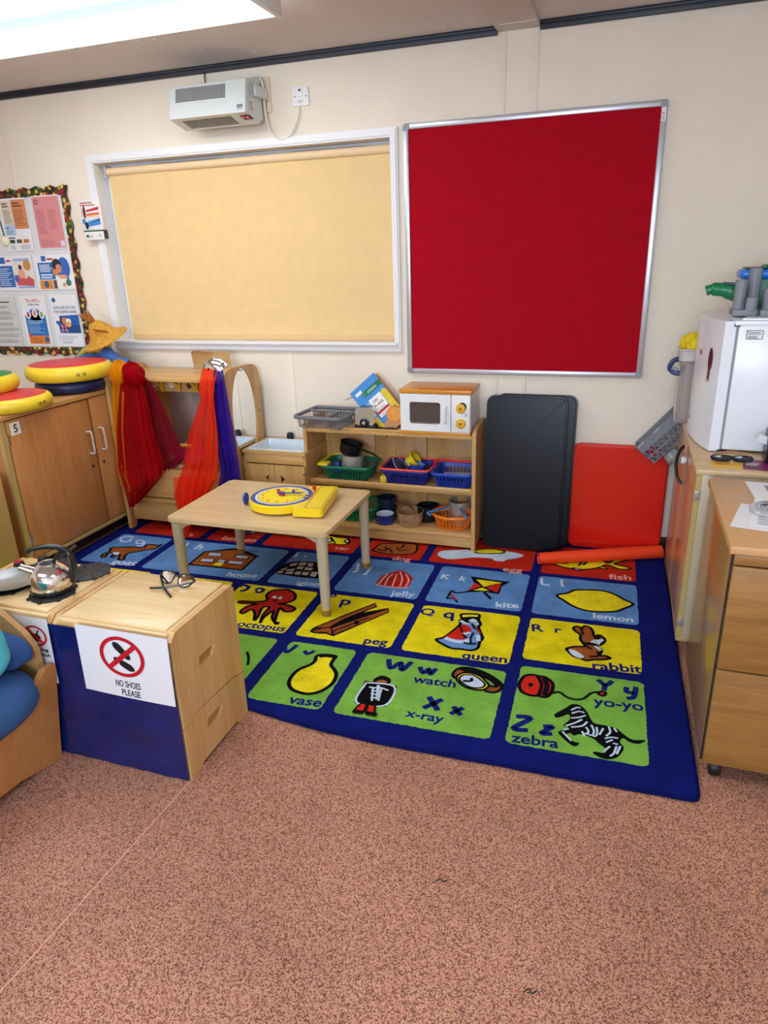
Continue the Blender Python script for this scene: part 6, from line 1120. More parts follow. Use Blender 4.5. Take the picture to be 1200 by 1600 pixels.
b.face2(F, [q(-.222, -.168), q(-.173, -.218), q(.222, .168), q(.173, .218)], 4); part('prohibition_ring', b, t)
b = B(mat('#101012', .5))
def sole(cx_, cy_, fl):
    c, s_ = math.cos(fl), math.sin(fl)
    def T(p): p = (p[0]*.9, p[1]*.9); return q(cx_+p[0]*c-p[1]*s_, cy_+p[0]*s_+p[1]*c)
    fr = smooth_pts([(0, .235, 0), (.058, .18, 0), (.064, .09, 0), (.045, -.02, 0), (-.042, -.02, 0), (-.062, .09, 0), (-.052, .18, 0)], True, 4)
    he = smooth_pts([(.044, -.05, 0), (.046, -.11, 0), (0, -.145, 0), (-.042, -.11, 0), (-.04, -.05, 0)], True, 4)
    fill(b, [T((p.x, p.y)) for p in fr], 2); fill(b, [T((p.x, p.y)) for p in he], 2)
sole(.03, .07, .73); sole(-.02, -.10, -2.09)
part('shoe_print', b, t)
b = B(mat('#141416', .5)); b.text(F, 'NO SHOES', .365, .165, h=.135, w=.275, k=2, bold=.012); b.text(F, 'PLEASE', .42, .035, h=.135, w=.205, k=2, bold=.012); part('lettering', b, t)
t = thing('second_sign', 'half-hidden white sign with a red prohibition circle behind the sofa arm', 'sign', (-1.72, UY0-.012, .29))
F = lambda u, v, k: (-1.955+u*.345+.008*v, UY0-.0135-.0005*k, .288+v*.232)
b = B(mat('#cfd0d4', .35)); b.grid(lambda u, v: F(u, v, 0), 8, 4); part('paper', b, t, smooth_ang=180)
b = B(mat('#b5121f', .4)); cx, cy = .835, .715; rg(b, .178, .148, 3); b.face2(F, [q(-.12, .09), q(-.09, .12), q(.12, -.09), q(.09, -.12)], 4); part('prohibition_ring', b, t)
b = B(mat('#101012', .5)); b.face2(F, [q(-.05, .04), q(.04, .04), q(.08, -.01), q(.06, -.09), q(-.06, -.09), q(-.08, -.01)], 2); b.face2(F, [q(-.12, .07), q(-.04, .055), q(-.04, .025), q(-.11, .04)], 2); b.face2(F, [q(.02, .04), q(.045, .04), q(.065, .10), q(.045, .11)], 2)
b.text(F, 'ing', .955, .49, h=.075, k=2, bold=.03, align='r'); b.text(F, 'not', .965, .41, h=.075, k=2, bold=.03, align='r'); part('lettering', b, t)
# burners
def burner(x, y, r, label):
    b = B(mat('#1f2124', .55)); b.lathe([(0, .0), (r, 0), (r, .004), (r*.92, .006), (0, .006)], (x, y, UH), 36)
    for i in range(8):
        a = i*PI/4+.2; b.cyl((x+r*math.cos(a), y+r*math.sin(a), UH), (x+r*math.cos(a), y+r*math.sin(a), UH+.006), .008, seg=12)
        b.tube([(x+r*.3*math.cos(a), y+r*.3*math.sin(a), UH+.006), (x+r*.95*math.cos(a), y+r*.95*math.sin(a), UH+.006)], .002, 5)
    solo('toy_burner', b, label, 'burner', (x, y, UH), 'black toy stove burners')
burner(-1.708, -1.915, .072, 'black toy stove burner standing free to the right of the kettle')
burner(-1.712, -2.08, .072, 'black toy stove burner beneath the kettle')
burner(-1.90, -2.08, .072, 'black toy stove burner beneath the silver pan')
burner(-1.88, -1.915, .072, 'black toy stove burner behind the kettle')
# kettle
KX, KY, KZ = -1.722, -2.065, UH+.0085
t = thing('toy_kettle', 'shiny chrome kettle with black handle and base standing on the play stove', 'kettle', (KX, KY, KZ))
ch = mat('#dcdcdc', .05, 1.0)
b = B(ch); b.lathe([(0, .012), (.066, .012), (.068, .02), (.067, .045), (.062, .062), (.050, .078), (.034, .088), (.028, .092), (.030, .095), (.026, .095), (.024, .09), (0, .09)], (KX, KY, KZ), 48); part('body', b, t)
b = B(m_blk); b.lathe([(0, 0), (.064, 0), (.069, .004), (.069, .012), (.066, .014), (0, .014)], (KX, KY, KZ), 40); part('base', b, t)
b = B(mat('#0c0c0e', .4)); b.lathe([(0, .091), (.024, .0915), (.026, .093)], (KX, KY, KZ), 28); part('opening', b, t)
sd = Vector((-.90, -.43, 0)); kc = Vector((KX, KY, KZ))
b = B(ch); b.tube([kc+sd*.045+Vector((0, 0, .066)), kc+sd*.075+Vector((0, 0, .080)), kc+sd*.088+Vector((0, 0, .087))], [.016, .0125, .012], 16, caps=False); part('spout', b, t)
hd = Vector((.93, .36, 0))
b = B(mat('#111214', .3)); b.tube(smooth_pts([kc+hd*.064+Vector((0, 0, .055)), kc+hd*.082+Vector((0, 0, .075)), kc+hd*.078+Vector((0, 0, .115)), kc+hd*.055+Vector((0, 0, .142)), kc+hd*.01+Vector((0, 0, .152)), kc+hd*-.04+Vector((0, 0, .144)), kc+hd*-.055+Vector((0, 0, .136))], False, 5), [.009]*4+[.011]*8+[.009]*19, 10)
b.tube([kc+hd*.066+Vector((0, 0, .02)), kc+hd*.070+Vector((0, 0, .045)), kc+hd*.075+Vector((0, 0, .07))], [.008, .010, .010], 10)
b.tube([kc+hd*.055+Vector((0, 0, .142)), kc+hd*.02+Vector((0, 0, .097))], .006, 8); part('handle', b, t)
b = B(mat('#a81c2c', .3)); b.ball(kc+Vector((.050, -.01, .072)), .009, 1, 1, .8); part('red_button', b, t)
# silver pan
t = thing('silver_pan', 'shallow silver toy pan on the stove left of the kettle', 'pan', (-1.895, -2.07, UH+.0085))
b = B(mat('#bfc4c8', .28, .9)); b.lathe([(0, .0), (.06, .0), (.095, .016), (.098, .018), (.094, .018), (.06, .003), (0, .003)], (-1.895, -2.07, UH+.0085), 40, 1.05, .95); part('dish', b, t)
b = B(m_blk); b.tube([(-1.84, -1.99, UH+.026), (-1.80, -1.92, UH+.06), (-1.77, -1.885, UH+.085)], [.008, .009, .010], 8, flat=.6); part('handle', b, t)
for i, (x, y) in enumerate(((-1.99, -2.05), (-1.98, -1.95), (-1.93, -1.89))):
    t = thing('stove_knob', ['red-topped black stove knob at the very left edge', 'red-topped black stove knob above the silver pan', 'black stove knob behind the kettle handle'][i], 'knob', (x, y, UH), 'stove control knobs')
    b = B(mat('#231a1a', .4)); b.lathe([(0, 0), (.021, 0), (.017, .024), (.015, .026), (0, .026)], (x, y, UH), 20); part('base', b, t)
    if i < 2:
        b = B(mat('#b02832', .4)); b.lathe([(.0145, .026), (.0145, .028), (.011, .0285), (.009, .0262), (0, .0262)], (x, y, UH), 20); b.box(x-.012, x+.012, y-.003, y+.003, UH+.026, UH+.031, .001); part('red_cap', b, t)
# spectacles
t = thing('spectacles', 'black-framed spectacles folded on the play cupboard', 'spectacles', (-1.35, -1.93, UH), rz=-.13, world=False); t.scale = (1.12, 1.12, 1.12)
mf = mat('#16171a', .25)
def lens(sx): return smooth_pts([(sx*.010, 0, .036), (sx*.030, -.002, .041), (sx*.056, .001, .039), (sx*.060, .004, .026), (sx*.050, .004, .010), (sx*.030, .002, .004), (sx*.012, .0, .012)], True, 5)
tl = Matrix.Rotation(math.radians(-42), 4, 'X')
b = B(mf); b.M = Matrix.Translation((0, 0, .001)) @ tl
for s in (-1, 1): b.tube(lens(s), .0022, 8, True)
b.tube(smooth_pts([(-.011, 0, .028), (0, -.003, .032), (.011, 0, .028)], False, 4), .0024, 8); part('frame_front', b, t)
b = B(mat('#f4fbff', .02, trans=1.0)); b.M = Matrix.Translation((0, 0, .001)) @ tl
for s in (-1, 1):
    P = lens(s); c = sum(P, Vector())/len(P); cv = b.v(c); V = [b.v(p) for p in P]
    for i in range(len(V)): b.f([V[i], V[(i+1) % len(V)], cv])
part('lens', b, t)
for s, dz in ((-1, 0), (1, .005)):
    b = B(mf); p0 = tl @ Vector((s*.060, .003, .034))
    e = Vector((-s*.045, -.060 if s < 0 else -.048, .003+dz)); b.tube(smooth_pts([p0, p0+Vector((s*.003, -.008, -.006)), p0.lerp(e, .5)+Vector((0, -.012, -.005)), e], False, 5), [.0022]*5+[.003]*6+[.0035]*5, 8); part('temple', b, t)

# ------------------------------------------------------------------ little sofa at the left edge
t = thing('plywood_sofa', 'small birch plywood sofa with blue cushions at the left edge', 'sofa', (-1.95, -2.6, 0))
AX = -1.60; AY1 = -2.242; m_sf = wood('#c98f55', '#b27a42', 'z', .4, 14)
b = B(wood('#caa26b', '#b5884f', 'x', .4, 16)); P = [(-2.45, .05), (-1.70, .05), (-1.637, .36), (-1.637, .42), (-1.645, .445), (-1.67, .48), (-1.76, .55), (-1.86, .62), (-1.95, .66), (-2.45, .67)]
for y0 in (AY1-.02, -3.10):
    b = B(wood('#caa26b', '#b5884f', 'x', .4, 16)); b.prism(P, y0, y0+.02, 'xz', bev=.004); part('arm_panel', b, t)
b = B(m_sf)
FP = [(AY1+.012, 0.0), (AY1+.012, .355), (AY1-.0, .372), (AY1-.028, .372), (AY1-.06, .345), (-3.03, .345), (-3.09, .372), (-3.11, .355), (-3.11, 0), (-3.06, 0), (-2.98, .03), (-2.80, .05), (-2.55, .05), (-2.40, .035), (-2.31, .008), (AY1-.045, .0)]
b.prism(FP[::-1], AX-.022, AX, 'yz', bev=.003)
for v_ in b.bm.verts: v_.co.x -= .065*max(0, 1-v_.co.z/.37)
part('front_panel', b, t)
b = B(m_sf); b.box(-2.45, AX-.055, -3.08, AY1-.02, .20, .22); b.box(-2.47, -2.45, -3.1, AY1, 0, .66, .003); part('seat_board', b, t)
b = B(mat('#b97d4d', .5)); b.lathe([(.004, 0), (.003, .001), (0, .001)], (AX-.031, AY1-.10, .19), 8, axis='x')
part('screw', b, t)
def puff(x0, x1, y0, y1, z0, z1, c, name, label, loc, rot=None, e=.36, seed=0, wr=.006):
    b = B(mat(c, .85, var=.08, scale=12, bump=.35, bscale=160))
    cx, cy, cz = (x0+x1)/2, (y0+y1)/2, (z0+z1)/2; hx, hy, hz = (x1-x0)/2, (y1-y0)/2, (z1-z0)/2
    def sg(a, k): return math.copysign(abs(a)**k, a)
    def fn(u, v):
        th = 2*PI*u; ph = PI*(v-.5)
        x = sg(math.cos(ph), .6)*sg(math.cos(th), e); y = sg(math.cos(ph), .6)*sg(math.sin(th), e); z = sg(math.sin(ph), .8)
        w = 1+wr*8*noise.noise(Vector((x*1.6+seed, y*1.6, z*1.6)))
        return (cx+hx*x*w, cy+hy*y*w, cz+hz*z*w)
    b.grid(fn, 56, 28)
    bmesh.ops.remove_doubles(b.bm, verts=b.bm.verts, dist=1e-5)
    if rot: bmesh.ops.rotate(b.bm, verts=b.bm.verts, cent=(cx, cy, cz), matrix=rot)
    return solo(name, b, label, 'cushion', loc, 'sofa cushions', smooth_ang=180)
puff(-2.22, -1.565, -3.05, -2.262, .222, .415, '#2d568c', 'seat_cushion', 'blue seat cushion bulging over the sofa front', (-1.9, -2.65, .222), seed=2)
puff(-2.05, -1.615, -2.37, -2.264, .385, .50, '#284f90', 'small_cushion', 'blue pillow tucked against the sofa arm', (-1.95, -2.36, .36), seed=5, e=.5)
puff(-1.98, -1.575, -2.58, -2.345, .41, .63, '#4fc0d0', 'scatter_cushion', 'turquoise cushion at the left edge on the sofa seat', (-1.85, -2.6, .39), seed=9, e=.6)

# ------------------------------------------------------------------ fridge cupboard
m_lam = wood('#c4b49a', '#b3a387', 'z', .35, 20, .1); m_lamx = wood('#d3b98e', '#c4a678', 'x', .4, 22, .1); m_door = wood('#c99b78', '#bb8c68', 'z', .28, 20, .25)  # m_door: the red tray's reflection is tinted into the wood colour
t = thing('wheeled_cupboard', 'pale wood cupboard on castors under the small fridge', 'cupboard', (.53, -.62, 0))
CX0, CX1, CY0, CY1 = .286, .79, -1.066, -.165
b = B(m_lamx); b.box(CX0-.003, CX1, CY0-.006, CY1, .762, .78, .002); part('top_panel', b, t)
b = B(m_lam); b.box(CX0+.02, CX1, CY0, CY0+.018, .10, .762, .001); b.box(CX0+.02, CX1, CY1-.018, CY1, .10, .762); b.box(CX1-.015, CX1, CY0+.018, CY1-.018, .10, .762); part('carcass', b, t)
b = B(mat('#b09a62', .45)); b.box(CX0+.002, CX1, CY0-.002, CY1, .082, .10, .001); b.box(CX0+.017, CX0+.021, CY0, CY0+.002, .1, .762); part('base_board', b, t)
ym = (CY0+CY1)/2
for y0, y1 in ((CY0+.002, ym-.0015), (ym+.0015, CY1-.002)):
    b = B(m_door); b.box(CX0+.001, CX0+.017, y0, y1, .103, .76, .001); b.use(mat('#bda566', .45)).box(CX0+.001, CX0+.017, y0-.0015 if y0 < ym else y0, y0+.0005, .103, .76); d = part('door', b, t)
    hy = -.56 if y0 > ym-.01 else -.66
    if y0 > ym-.01:
        b = B(mat('#121212', .3)); b.tube(smooth_pts([(CX0+.001, -.50, .715), (CX0-.014, -.512, .705), (CX0-.026, -.535, .67), (CX0-.027, -.56, .63), (CX0-.016, -.585, .592), (CX0+.001, -.595, .575)], False, 5), .0065, 8, flat=1.2); part('handle', b, d)
for z in (.665, .145):
    b = B(mat('#a9a596', .4, .4)); b.box(CX0+.0, CX0+.0215, CY0-.0035, CY0-.001, z, z+.035, .001); b.box(CX0-.002, CX0+.0215, CY0-.0045, CY0-.003, z+.010, z+.013); b.box(CX0-.002, CX0+.0215, CY0-.0045, CY0-.003, z+.022, z+.025); part('hinge', b, t)
b = B(mat('#dcdcde', .3)); b.lathe([(.014, 0), (.016, .006), (.013, .018), (0, .022)], (CX0-.021, -.67, .70), 18, axis='x'); b.cyl((CX0-.0, -.67, .70), (CX0-.02, -.67, .70), .007); part('child_lock', b, t)
for x, y in ((.345, -1.02), (.345, -.22), (.74, -1.02), (.74, -.22)):
    b = B(mat('#17181a', .5)); b.lathe([(0, -.014), (.024, -.014), (.029, -.008), (.029, .008), (.024, .014), (0, .014)], (x+.012, y, .030), 20, axis='x'); b.box(x-.006, x+.03, y-.015, y+.015, .052, .082, .003); part('castor', b, t)
# mini fridge
t = thing('mini_fridge', 'small white tabletop fridge on the wheeled cupboard', 'fridge', (.56, -.6, .78))
m_fw = mat('#e8eef8', .25); FX = .338; FY0, FY1, FZ0, FZ1 = -.822, -.36, .788, 1.262
b = B(m_fw); b.box(FX+.05, .79, FY0, FY1, FZ0+.004, FZ1-.008, .006); part('body', b, t)
b = B(m_fw); b.box(FX+.035, .79, FY0-.004, FY1+.004, FZ1-.010, FZ1+.008, .005); part('lid', b, t)
b = B(m_fw)
DP = [(FX+.042, FY0), (.343, FY0), (.320, -.75), (.303, -.67), (.294, -.59), (.289, -.50), (.292, -.42), (.304, FY1), (FX+.042, FY1)]
b.prism(DP, FZ0-.002, FZ1+.006, 'xy', bev=.004); d = part('door', b, t, smooth_ang=50)
b = B(mat('#8f949b', .5)); b.box(FX+.042, FX+.050, FY0+.004, FY1-.004, FZ0+.004, FZ1-.01); part('door_seal', b, t)
b = B(m_d); b.box(FX+.034, FX+.056, FY0-.002, FY0+.02, FZ1-.012, FZ1-.001); b.box(FX+.034, FX+.056, FY0-.004, FY0+.02, FZ0-.0095, FZ0+.004); part('door_hinge', b, t)
for x in (FX+.06, .76):
    for y in (FY0+.03, FY1-.03):
        b = B(m_d); b.cyl((x, y, .7801), (x, y, FZ0+.005), .012, seg=12); part('foot', b, t)
b = B(); F = YF(FY0-.0006, .415, 1.205); b.rect(F, '#1c1e22', 0, 0, .055, .032, 1); b.rect(F, '#e8ebee', .002, .002, .053, .030, 2); b.lines(F, '#3a3e44', .006, .018, .05, .028, 2, 3); b.lines(F, '#3a3e44', .006, .004, .05, .015, 2, 3, seed=4); b.ell(F, '#1c1e22', .004, .028, .002, .002, 3, n=8); part('rating_plate', b, t)
def dx(y):
    Q = [(-.822, .343), (-.75, .320), (-.67, .303), (-.59, .294), (-.50, .289), (-.42, .292), (-.36, .304)]
    for (a, c), (d, e) in zip(Q, Q[1:]):
        if a <= y <= d: return c+(e-c)*(y-a)/(d-a)+.003
    return .3
b = B(); F = lambda u, v, k: (dx(-.74+u)-.004-.0006*k, -.74+u, 1.12+v); b.ell(F, '#6e1220', 0, 0, .022, .045, 1, n=24); b.ell(F, '#4a0c16', 0, 0.005, .013, .028, 2, n=20); b.use(mat('#6e1220', .5)); b.face2(F, [(-.012, -.04), (.012, -.04), (.016, -.085), (.004, -.07), (-.008, -.088)], 1); part('rosette_magnet', b, t)
b = B(); F = lambda u, v, k: (dx(-.60+u)-.004-.0006*k, -.60+u, 1.12+v); b.rect(F, '#a85a60', -.012, 0, .012, .02, 1); part('small_magnet', b, t)
b = B(); F = lambda u, v, k: (dx(-.52+u)-.004-.0006*k, -.52+u, .85+v); b.ell(F, '#1a1a1e', 0, 0, .012, .006, 1, n=14); b.ell(F, '#1a1a1e', .002, .01, .005, .006, 1, n=12); part('door_badge', b, t)
# white sheet, grey tube organiser and things on the fridge
ZT = 1.2705
b = B(mat('#eef0f4', .35)); b.prism([(.40, -.80), (.56, -.81), (.60, -.74), (.43, -.70)], ZT, ZT+.006, 'xy', bev=.001); solo('white_tray', b, 'thin white tray sticking out under the grey tubes on the fridge', 'tray', (.5, -.77, ZT))
t = thing('tube_organiser', 'grey plastic tube organiser with six pipes standing on the fridge', 'organiser', (.47, -.66, ZT+.0065))
m_tb = mat('#80858f', .5, var=.05, scale=30); zb = ZT+.0065
b = B(m_tb); b.box(.375, .455, -.715, -.60, zb, zb+.022, .003); b.box(.465, .60, -.735, -.60, zb, zb+.022, .003); b.box(.44, .48, -.68, -.62, zb, zb+.018); part('base', b, t)
for x, y, r, h in ((.398, -.66, .0215, .125), (.448, -.615, .0225, .165), (.436, -.70, .020, .065), (.495, -.68, .022, .095), (.545, -.64, .022, .14), (.555, -.70, .02, .08)):
    b = B(m_tb); b.lathe([(r, zb+.02), (r, zb+h), (r-.003, zb+h), (r-.003, zb+.022), (0, zb+.022)], (x, y, 0), 24); part('tube', b, t)
b = B(mat('#0f7a4c', .3)); b.M = Matrix.Translation((.36, -.60, zb+.085)); b.tube(smooth_pts([(-.075, 0, .0), (-.05, 0, .006), (0, 0, .0), (.05, 0, -.018)], False, 5), [.021]*5+[.028]*5+[.034]*5+[.036], 16, flat=.9); b.use(mat('#12161a', .4)); b.tube([(-.02, -.02, .03), (.02, -.022, .024), (.045, -.03, .008)], [.003, .006, .006], 6); solo('green_scissors_holder', b, 'green plastic object poking out left of the grey tubes', 'container', (.36, -.6, zb+.05))
t = thing('blue_box', 'bright blue and green plastic carry box behind the grey tubes', 'box', (.55, -.5, ZT))
b = B(mat('#0f6a44', .35)); b.box(.44, .74, -.545, -.42, ZT+.001, ZT+.13, .008); part('green_body', b, t)
b = B(mat('#1e7ae0', .3)); b.box(.405, .76, -.555, -.41, ZT+.128, ZT+.165, .016, 4); part('blue_lid', b, t)
b = B(m_blk); b.box(.425, .77, -.545, -.42, ZT+.1655, ZT+.172, .002); b.use(mat('#0f6a44', .35)).box(.475, .495, -.56, -.53, ZT+.168, ZT+.182, .004); b.use(mat('#d8d4dc', .4)).box(.50, .77, -.53, -.43, ZT+.1725, ZT+.183, .004); part('black_rail', b, t)
b = B(mat('#c9cdd2', .3)); b.prism([(.36, -.70), (.43, -.74), (.44, -.62), (.37, -.5)], ZT, ZT+.002, 'xy'); solo('clear_sheet', b, 'grey clear plastic sheet lying on the fridge top', 'sheet', (.4, -.64, ZT)) if False else None
# storage tub behind the fridge
t = thing('clear_tub', 'tall clear plastic tub of yellow cloth behind the fridge', 'tub', (.30, -.265, .7805))
m_cl = mat('#e9e4e2', .12, trans=.8)
b = B(m_cl); P0_ = rrect(.242, .40, -.335, -.185, .02); 
b.prism(rrect(.245, .40, -.335, -.19, .02), .7805, 1.10, 'xy', holes=[rrect(.249, .396, -.331, -.194, .018)[::-1]]); b.box(.25, .395, -.33, -.195, .7805, .784); part('tub_wall', b, t)
b = B(mat('#e3dedd', .3, trans=.4)); b.tube([(x, y, 1.10) for x, y in rrect(.238, .405, -.34, -.185, .02)], .006, 8, True); b.prism(rrect(.236, .406, -.342, -.183, .02), 1.055, 1.10, 'xy', holes=[rrect(.242, .402, -.338, -.187, .018)[::-1]]); part('rim', b, t)
b = B(mat('#1e2c68', .35)); b.tube(smooth_pts([(.243, -.30, 1.06), (.215, -.305, 1.05), (.204, -.305, 1.02), (.225, -.305, 1.0), (.25, -.31, 1.0), (.262, -.315, 1.03)], False, 5), .007, 8, flat=1.6); b.use(mat('#9a9ca4', .4)).tube([(.212, -.306, 1.022), (.235, -.308, 1.012)], .008, 8); part('blue_clip', b, t)
b = B(mat('#e3c916', .8, var=.25, scale=40, bump=.6, bscale=60)); b.grid(lambda u, v: (.32+(.075+.012*math.sin(u*31))*math.cos(2*PI*u)*math.sin(PI*v)**.6, -.262+(.068)*math.sin(2*PI*u)*math.sin(PI*v)**.6, 1.11-.05*math.cos(PI*v)+.010*math.sin(u*19+v*7)), 30, 14); solo('yellow_cloth', b, 'crumpled yellow patterned cloth on top of the clear tub', 'cloth', (.32, -.26, 1.07))
b = B(mat('#d8c4bf', .6)); b.box(.26, .385, -.32, -.205, .786, 1.04, .02, 3); solo('pale_packet', b, 'pale pink packet inside the clear tub', 'packet', (.32, -.26, .786))
# leaflet and sunglasses
b = B(mat('#e0b51e', .4)); Mz = Matrix.Translation((.425, -.965, .7812)) @ Matrix.Rotation(-.12, 4, 'Z'); b.M = Mz
b.box(-.085, .02, -.065, .06, 0, .003); b.use(mat('#7a1858', .4)).box(.02, .10, -.065, .06, 0, .0032)
F = lambda u, v, k: (u, v, .0032+.0004*k); b.lines(F, '#f0e4ea', .028, -.02, .085, .02, 2, 1, .5, 49); b.rect(F, '#c98a1e', -.07, -.04, -.02, 0.0, 1); b.rect(F, '#4a5a30', .03, -.055, .06, -.035, 1); solo('yellow_purple_leaflet', b, 'yellow and purple leaflet at the front of the wheeled cupboard', 'leaflet', (.425, -.965, .7812))
t = thing('sunglasses', 'dark blue sunglasses with rose gold arms resting on the leaflet', 'sunglasses', (.41, -.93, .785))
b = B(mat('#141830', .08, coat=1)); 
for cx in (.375, .445): 
    P = smooth_pts([(cx-.034, -.945, .800), (cx, -.952, .806), (cx+.032, -.945, .800), (cx+.026, -.958, .788), (cx, -.964, .7855), (cx-.028, -.958, .788)], True, 4); c = sum(P, Vector())/len(P); cv = b.v(c); V = [b.v(p) for p in P]
    for i in range(len(V)): b.f([V[i], V[(i+1) % len(V)], cv])
part('lens', b, t)
b = B(mat('#15182c', .25)); 
for cx in (.375, .445): b.tube(smooth_pts([(cx-.034, -.945, .800), (cx, -.952, .806), (cx+.032, -.945, .800), (cx+.026, -.958, .788), (cx, -.964, .7875), (cx-.028, -.958, .788)], True, 4), .0022, 6, True)
b.tube([(.405, -.948, .801), (.415, -.948, .801)], .002, 6); part('rim', b, t)
b = B(mat('#d9a58e', .25, .5)); b.tube(smooth_pts([(.343, -.943, .80), (.36, -.90, .802), (.42, -.885, .80), (.47, -.90, .792)], False, 5), .0022, 6); b.tube(smooth_pts([(.476, -.943, .80), (.465, -.91, .806), (.40, -.893, .806), (.35, -.905, .792)], False, 5), .0022, 6); part('arm', b, t)
# black stand with a white lever, at the right edge
t = thing('tape_dispenser', 'black device with a white lever at the right edge beside the fridge', 'device', (.54, -.93, .78))
b = B(m_blk); b.box(.518, .60, -.965, -.87, .7805, .90, .01, 3); part('body', b, t)
b = B(mat('#e4e8ee', .3)); b.prism([(.485, .862), (.495, .882), (.58, .860), (.58, .842), (.52, .846)], -.93, -.91, 'xz', bev=.002); part('lever', b, t)
# grey crate wedged by the wall
t = thing('grey_crate', 'grey plastic lattice crate tilted in the corner above the red tray', 'crate', (.26, -.10, .64), world=False)
t.location = (.242, -.10, .652); t.rotation_euler = (.0, math.radians(-50), 0)
mg = mat('#7a7f8a', .45); L_, Hh, Dd = .26, .085, .12
b = B(mg); b.box(-L_/2, L_/2, -Dd/2, Dd/2, Hh-.045+.02, Hh+.005, .004) if False else b.prism(rrect(-L_/2, L_/2, -Dd/2, Dd/2, .012), .035, .08, 'xy', holes=[rrect(-L_/2+.006, L_/2-.006, -Dd/2+.006, Dd/2-.006, .01)[::-1]], bev=.001); part('rim_band', b, t)
b = B(mg)
for sy in (-1, 1):
    for i in range(8):
        x0 = -L_/2+.01+i*(L_-.02)/8; x1 = x0+(L_-.02)/8
        b.cyl((x0, sy*(Dd/2-.004), .035), (x1, sy*(Dd/2-.008), -.035), .003, seg=5); b.cyl((x1, sy*(Dd/2-.004), .035), (x0, sy*(Dd/2-.008), -.035), .003, seg=5)
    b.box(-L_/2+.005, L_/2-.005, sy*(Dd/2-.006)-.003, sy*(Dd/2-.006)+.003, -.003, .003)
for sx in (-1, 1):
    for i in range(4):
        y0 = -Dd/2+.008+i*(Dd-.016)/4; y1 = y0+(Dd-.016)/4; b.cyl((sx*(L_/2-.004), y0, .035), (sx*(L_/2-.008), y1, -.035), .003, seg=5); b.cyl((sx*(L_/2-.004), y1, .035), (sx*(L_/2-.008), y0, -.035), .003, seg=5)
b.box(-L_/2+.004, L_/2-.004, -Dd/2+.004, Dd/2-.004, -.038, -.034); part('lattice_wall', b, t)
b = B(mat('#c2c6cc', .3, .3)); 
for s in (-1, 1): b.box(-.05+s*.05-.02, -.05+s*.05+.02, -Dd/2-.002, -Dd/2, .072, .077)
part('label_slot', b, t)
b = B(mat('#a9adb2', .2, trans=.3)); b.grid(lambda u, v: (.27+.03*math.cos(2*PI*u)*math.sin(PI*v)*(1+.3*math.sin(u*31)), -.14+.025*math.sin(2*PI*u)*math.sin(PI*v), .565+.035*math.cos(PI*v)*(1+.2*math.sin(u*23))), 24, 12); solo('foil_bag', b, 'crumpled silvery plastic bag hanging below the grey crate', 'bag', (.27, -.14, .53))

# ------------------------------------------------------------------ oak pedestal
t = thing('drawer_pedestal', 'oak veneer drawer pedestal on castors at the right edge', 'drawer unit', (.56, -1.46, 0))
m_ok = wood('#a0743c', '#7f5829', 'x', .4, 26, .1); m_okt = mat('#c79a66', .45, var=.12, scale=160); m_oks = wood('#a8804e', '#93703f', 'z', .28, 22, .25)
OX0, OX1, OY0, OY1 = .322, .79, -1.768, -1.168
b = B(m_okt); b.box(OX0-.008, OX1, OY0-.004, OY1+.003, .757, .780, .002); part('top_panel', b, t)
b = B(m_oks); b.box(OX0, OX0+.018, OY0+.024, OY1, .07, .757, .001); b.box(OX1-.018, OX1, OY0+.024, OY1, .07, .757); b.box(OX0+.018, OX1-.018, OY1-.018, OY1, .07, .757); b.box(OX0+.018, OX1-.018, OY0+.03, OY1-.018, .07, .088); b.use(mat('#2a1f14', .6)).box(OX0+.001, OX0+.019, OY0+.019, OY0+.0245, .07, .757); part('carcass', b, t)  # dark front strip paints the shade between side edge and drawers
b = B(mat('#17130f', .7)); b.box(OX0+.018, OX1-.018, OY0+.026, OY0+.03, .08, .757); part('recess_shade', b, t)  # dark sheet standing in for the shade behind the drawer gaps
b = B(m_ok); b.box(OX0+.006, OX1, OY0, OY0+.018, .726, .755, .001); part('top_rail', b, t)
for z0, z1 in ((.402, .720), (.072, .396)):
    b = B(m_ok); b.box(OX0+.006, OX1, OY0, OY0+.018, z0, z1, .0015); part('drawer', b, t)
for x, y in ((OX0+.05, OY0+.05), (OX0+.05, OY1-.06), (OX1-.05, OY0+.05), (OX1-.05, OY1-.06)):
    b = B(mat('#121314', .5)); b.lathe([(0, -.016), (.026, -.016), (.030, -.01), (.030, .01), (.026, .016), (0, .016)], (x, y, .031), 20, axis='x'); b.box(x-.016, x+.016, y-.014, y+.014, .055, .07); part('castor', b, t)
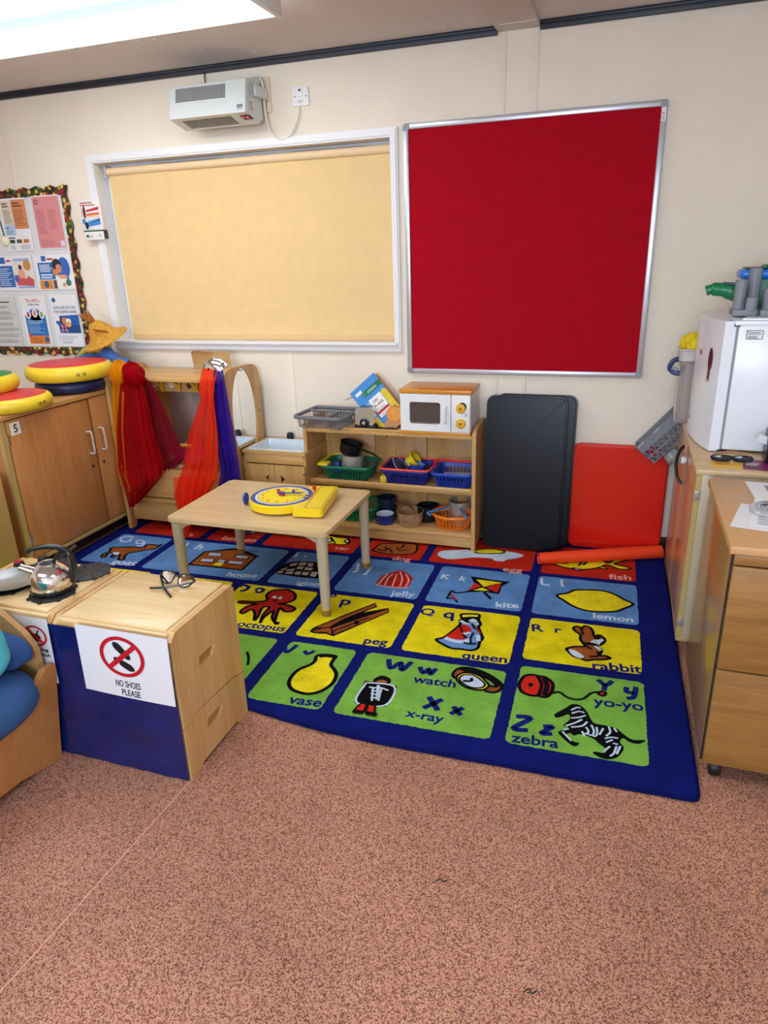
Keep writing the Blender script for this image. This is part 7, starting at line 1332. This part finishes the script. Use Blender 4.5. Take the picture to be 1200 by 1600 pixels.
# papers and lid on it
PZ = .7805
def paper(pts, z, col, label, draw=None):
    b = B(mat(col, .6)); b.prism(pts, z, z+.0008, 'xy')
    if draw: draw(b, lambda u, v, k: (pts[0][0]+(pts[1][0]-pts[0][0])*u+(pts[3][0]-pts[0][0])*v, pts[0][1]+(pts[1][1]-pts[0][1])*u+(pts[3][1]-pts[0][1])*v, z+.0008+.0003*k))
    cx = sum(p[0] for p in pts)/4; cy = sum(p[1] for p in pts)/4
    return solo('paper_sheet', b, label, 'paper', (cx, cy, z), 'papers on the oak pedestal')
def d1(b, F): b.rect(F, '#d0728a', .28, .1, .5, .92, 1); b.use(mat('#8c3048', .6)); b.lines(F, '#8c3048', .36, .2, .42, .85, 8, 2)
paper([(.328, -1.622), (.52, -1.66), (.56, -1.45), (.383, -1.415)], PZ, '#e9e9ee', 'white sheet with a pink stripe nearest the pedestal corner', d1)
def d2(b, F): b.rect(F, '#8a93a8', .3, .55, .6, .85, 1); b.lines(F, '#9aa0aa', .3, .1, .9, .45, 5, 1)
paper([(.43, -1.40), (.60, -1.40), (.60, -1.185), (.423, -1.185)], PZ+.001, '#eaebf0', 'white printed sheet at the back of the pedestal', d2)
def d3(b, F): b.lines(F, '#8d96a6', .1, .1, .5, .4, 4, 1)
paper([(.38, -1.615), (.56, -1.64), (.60, -1.36), (.425, -1.37)], PZ+.002, '#eef0f4', 'top white sheet under the round glass lid', d3)
t = thing('glass_lid', 'round clear lid with a black and white drawing on the papers', 'lid', (.46, -1.48, PZ+.003))
b = B(mat('#e6e8ec', .08, trans=.6)); b.lathe([(0, 0), (.066, 0), (.07, .006), (.066, .012), (.06, .013), (0, .013)], (.465, -1.48, PZ+.003), 40); part('disc', b, t)
b = B(); F = lambda u, v, k: (.465+u, -1.48+v, PZ+.0165+.0003*k); b.use(mat('#3a3c40', .4))
for r, a0 in ((.052, 0), (.04, 1), (.028, 2)):
    b.ribbon(F, [(r*math.cos(a), r*math.sin(a)) for a in [a0+i*.3 for i in range(14)]], .0016, 1)
b.use(mat('#15161a', .4)); b.face2(F, [(-.04, .02), (-.02, .032), (-.008, .02), (-.03, .012)], 2); b.face2(F, [(-.01, 0), (.01, .01), (.02, -.01), (0, -.02)], 2); b.ribbon(F, [(-.03, -.03), (0, -.035), (.03, -.03)], .004, 2); part('line_drawing', b, t)
b = B(mat('#c7a068', .5)); b.box(.50, .62, -1.30, -1.2, PZ+.003, PZ+.05, .003); solo('cardboard_box', b, 'small tan box at the back right of the pedestal', 'box', (.56, -1.25, PZ+.002))
bpy.context.view_layer.update()
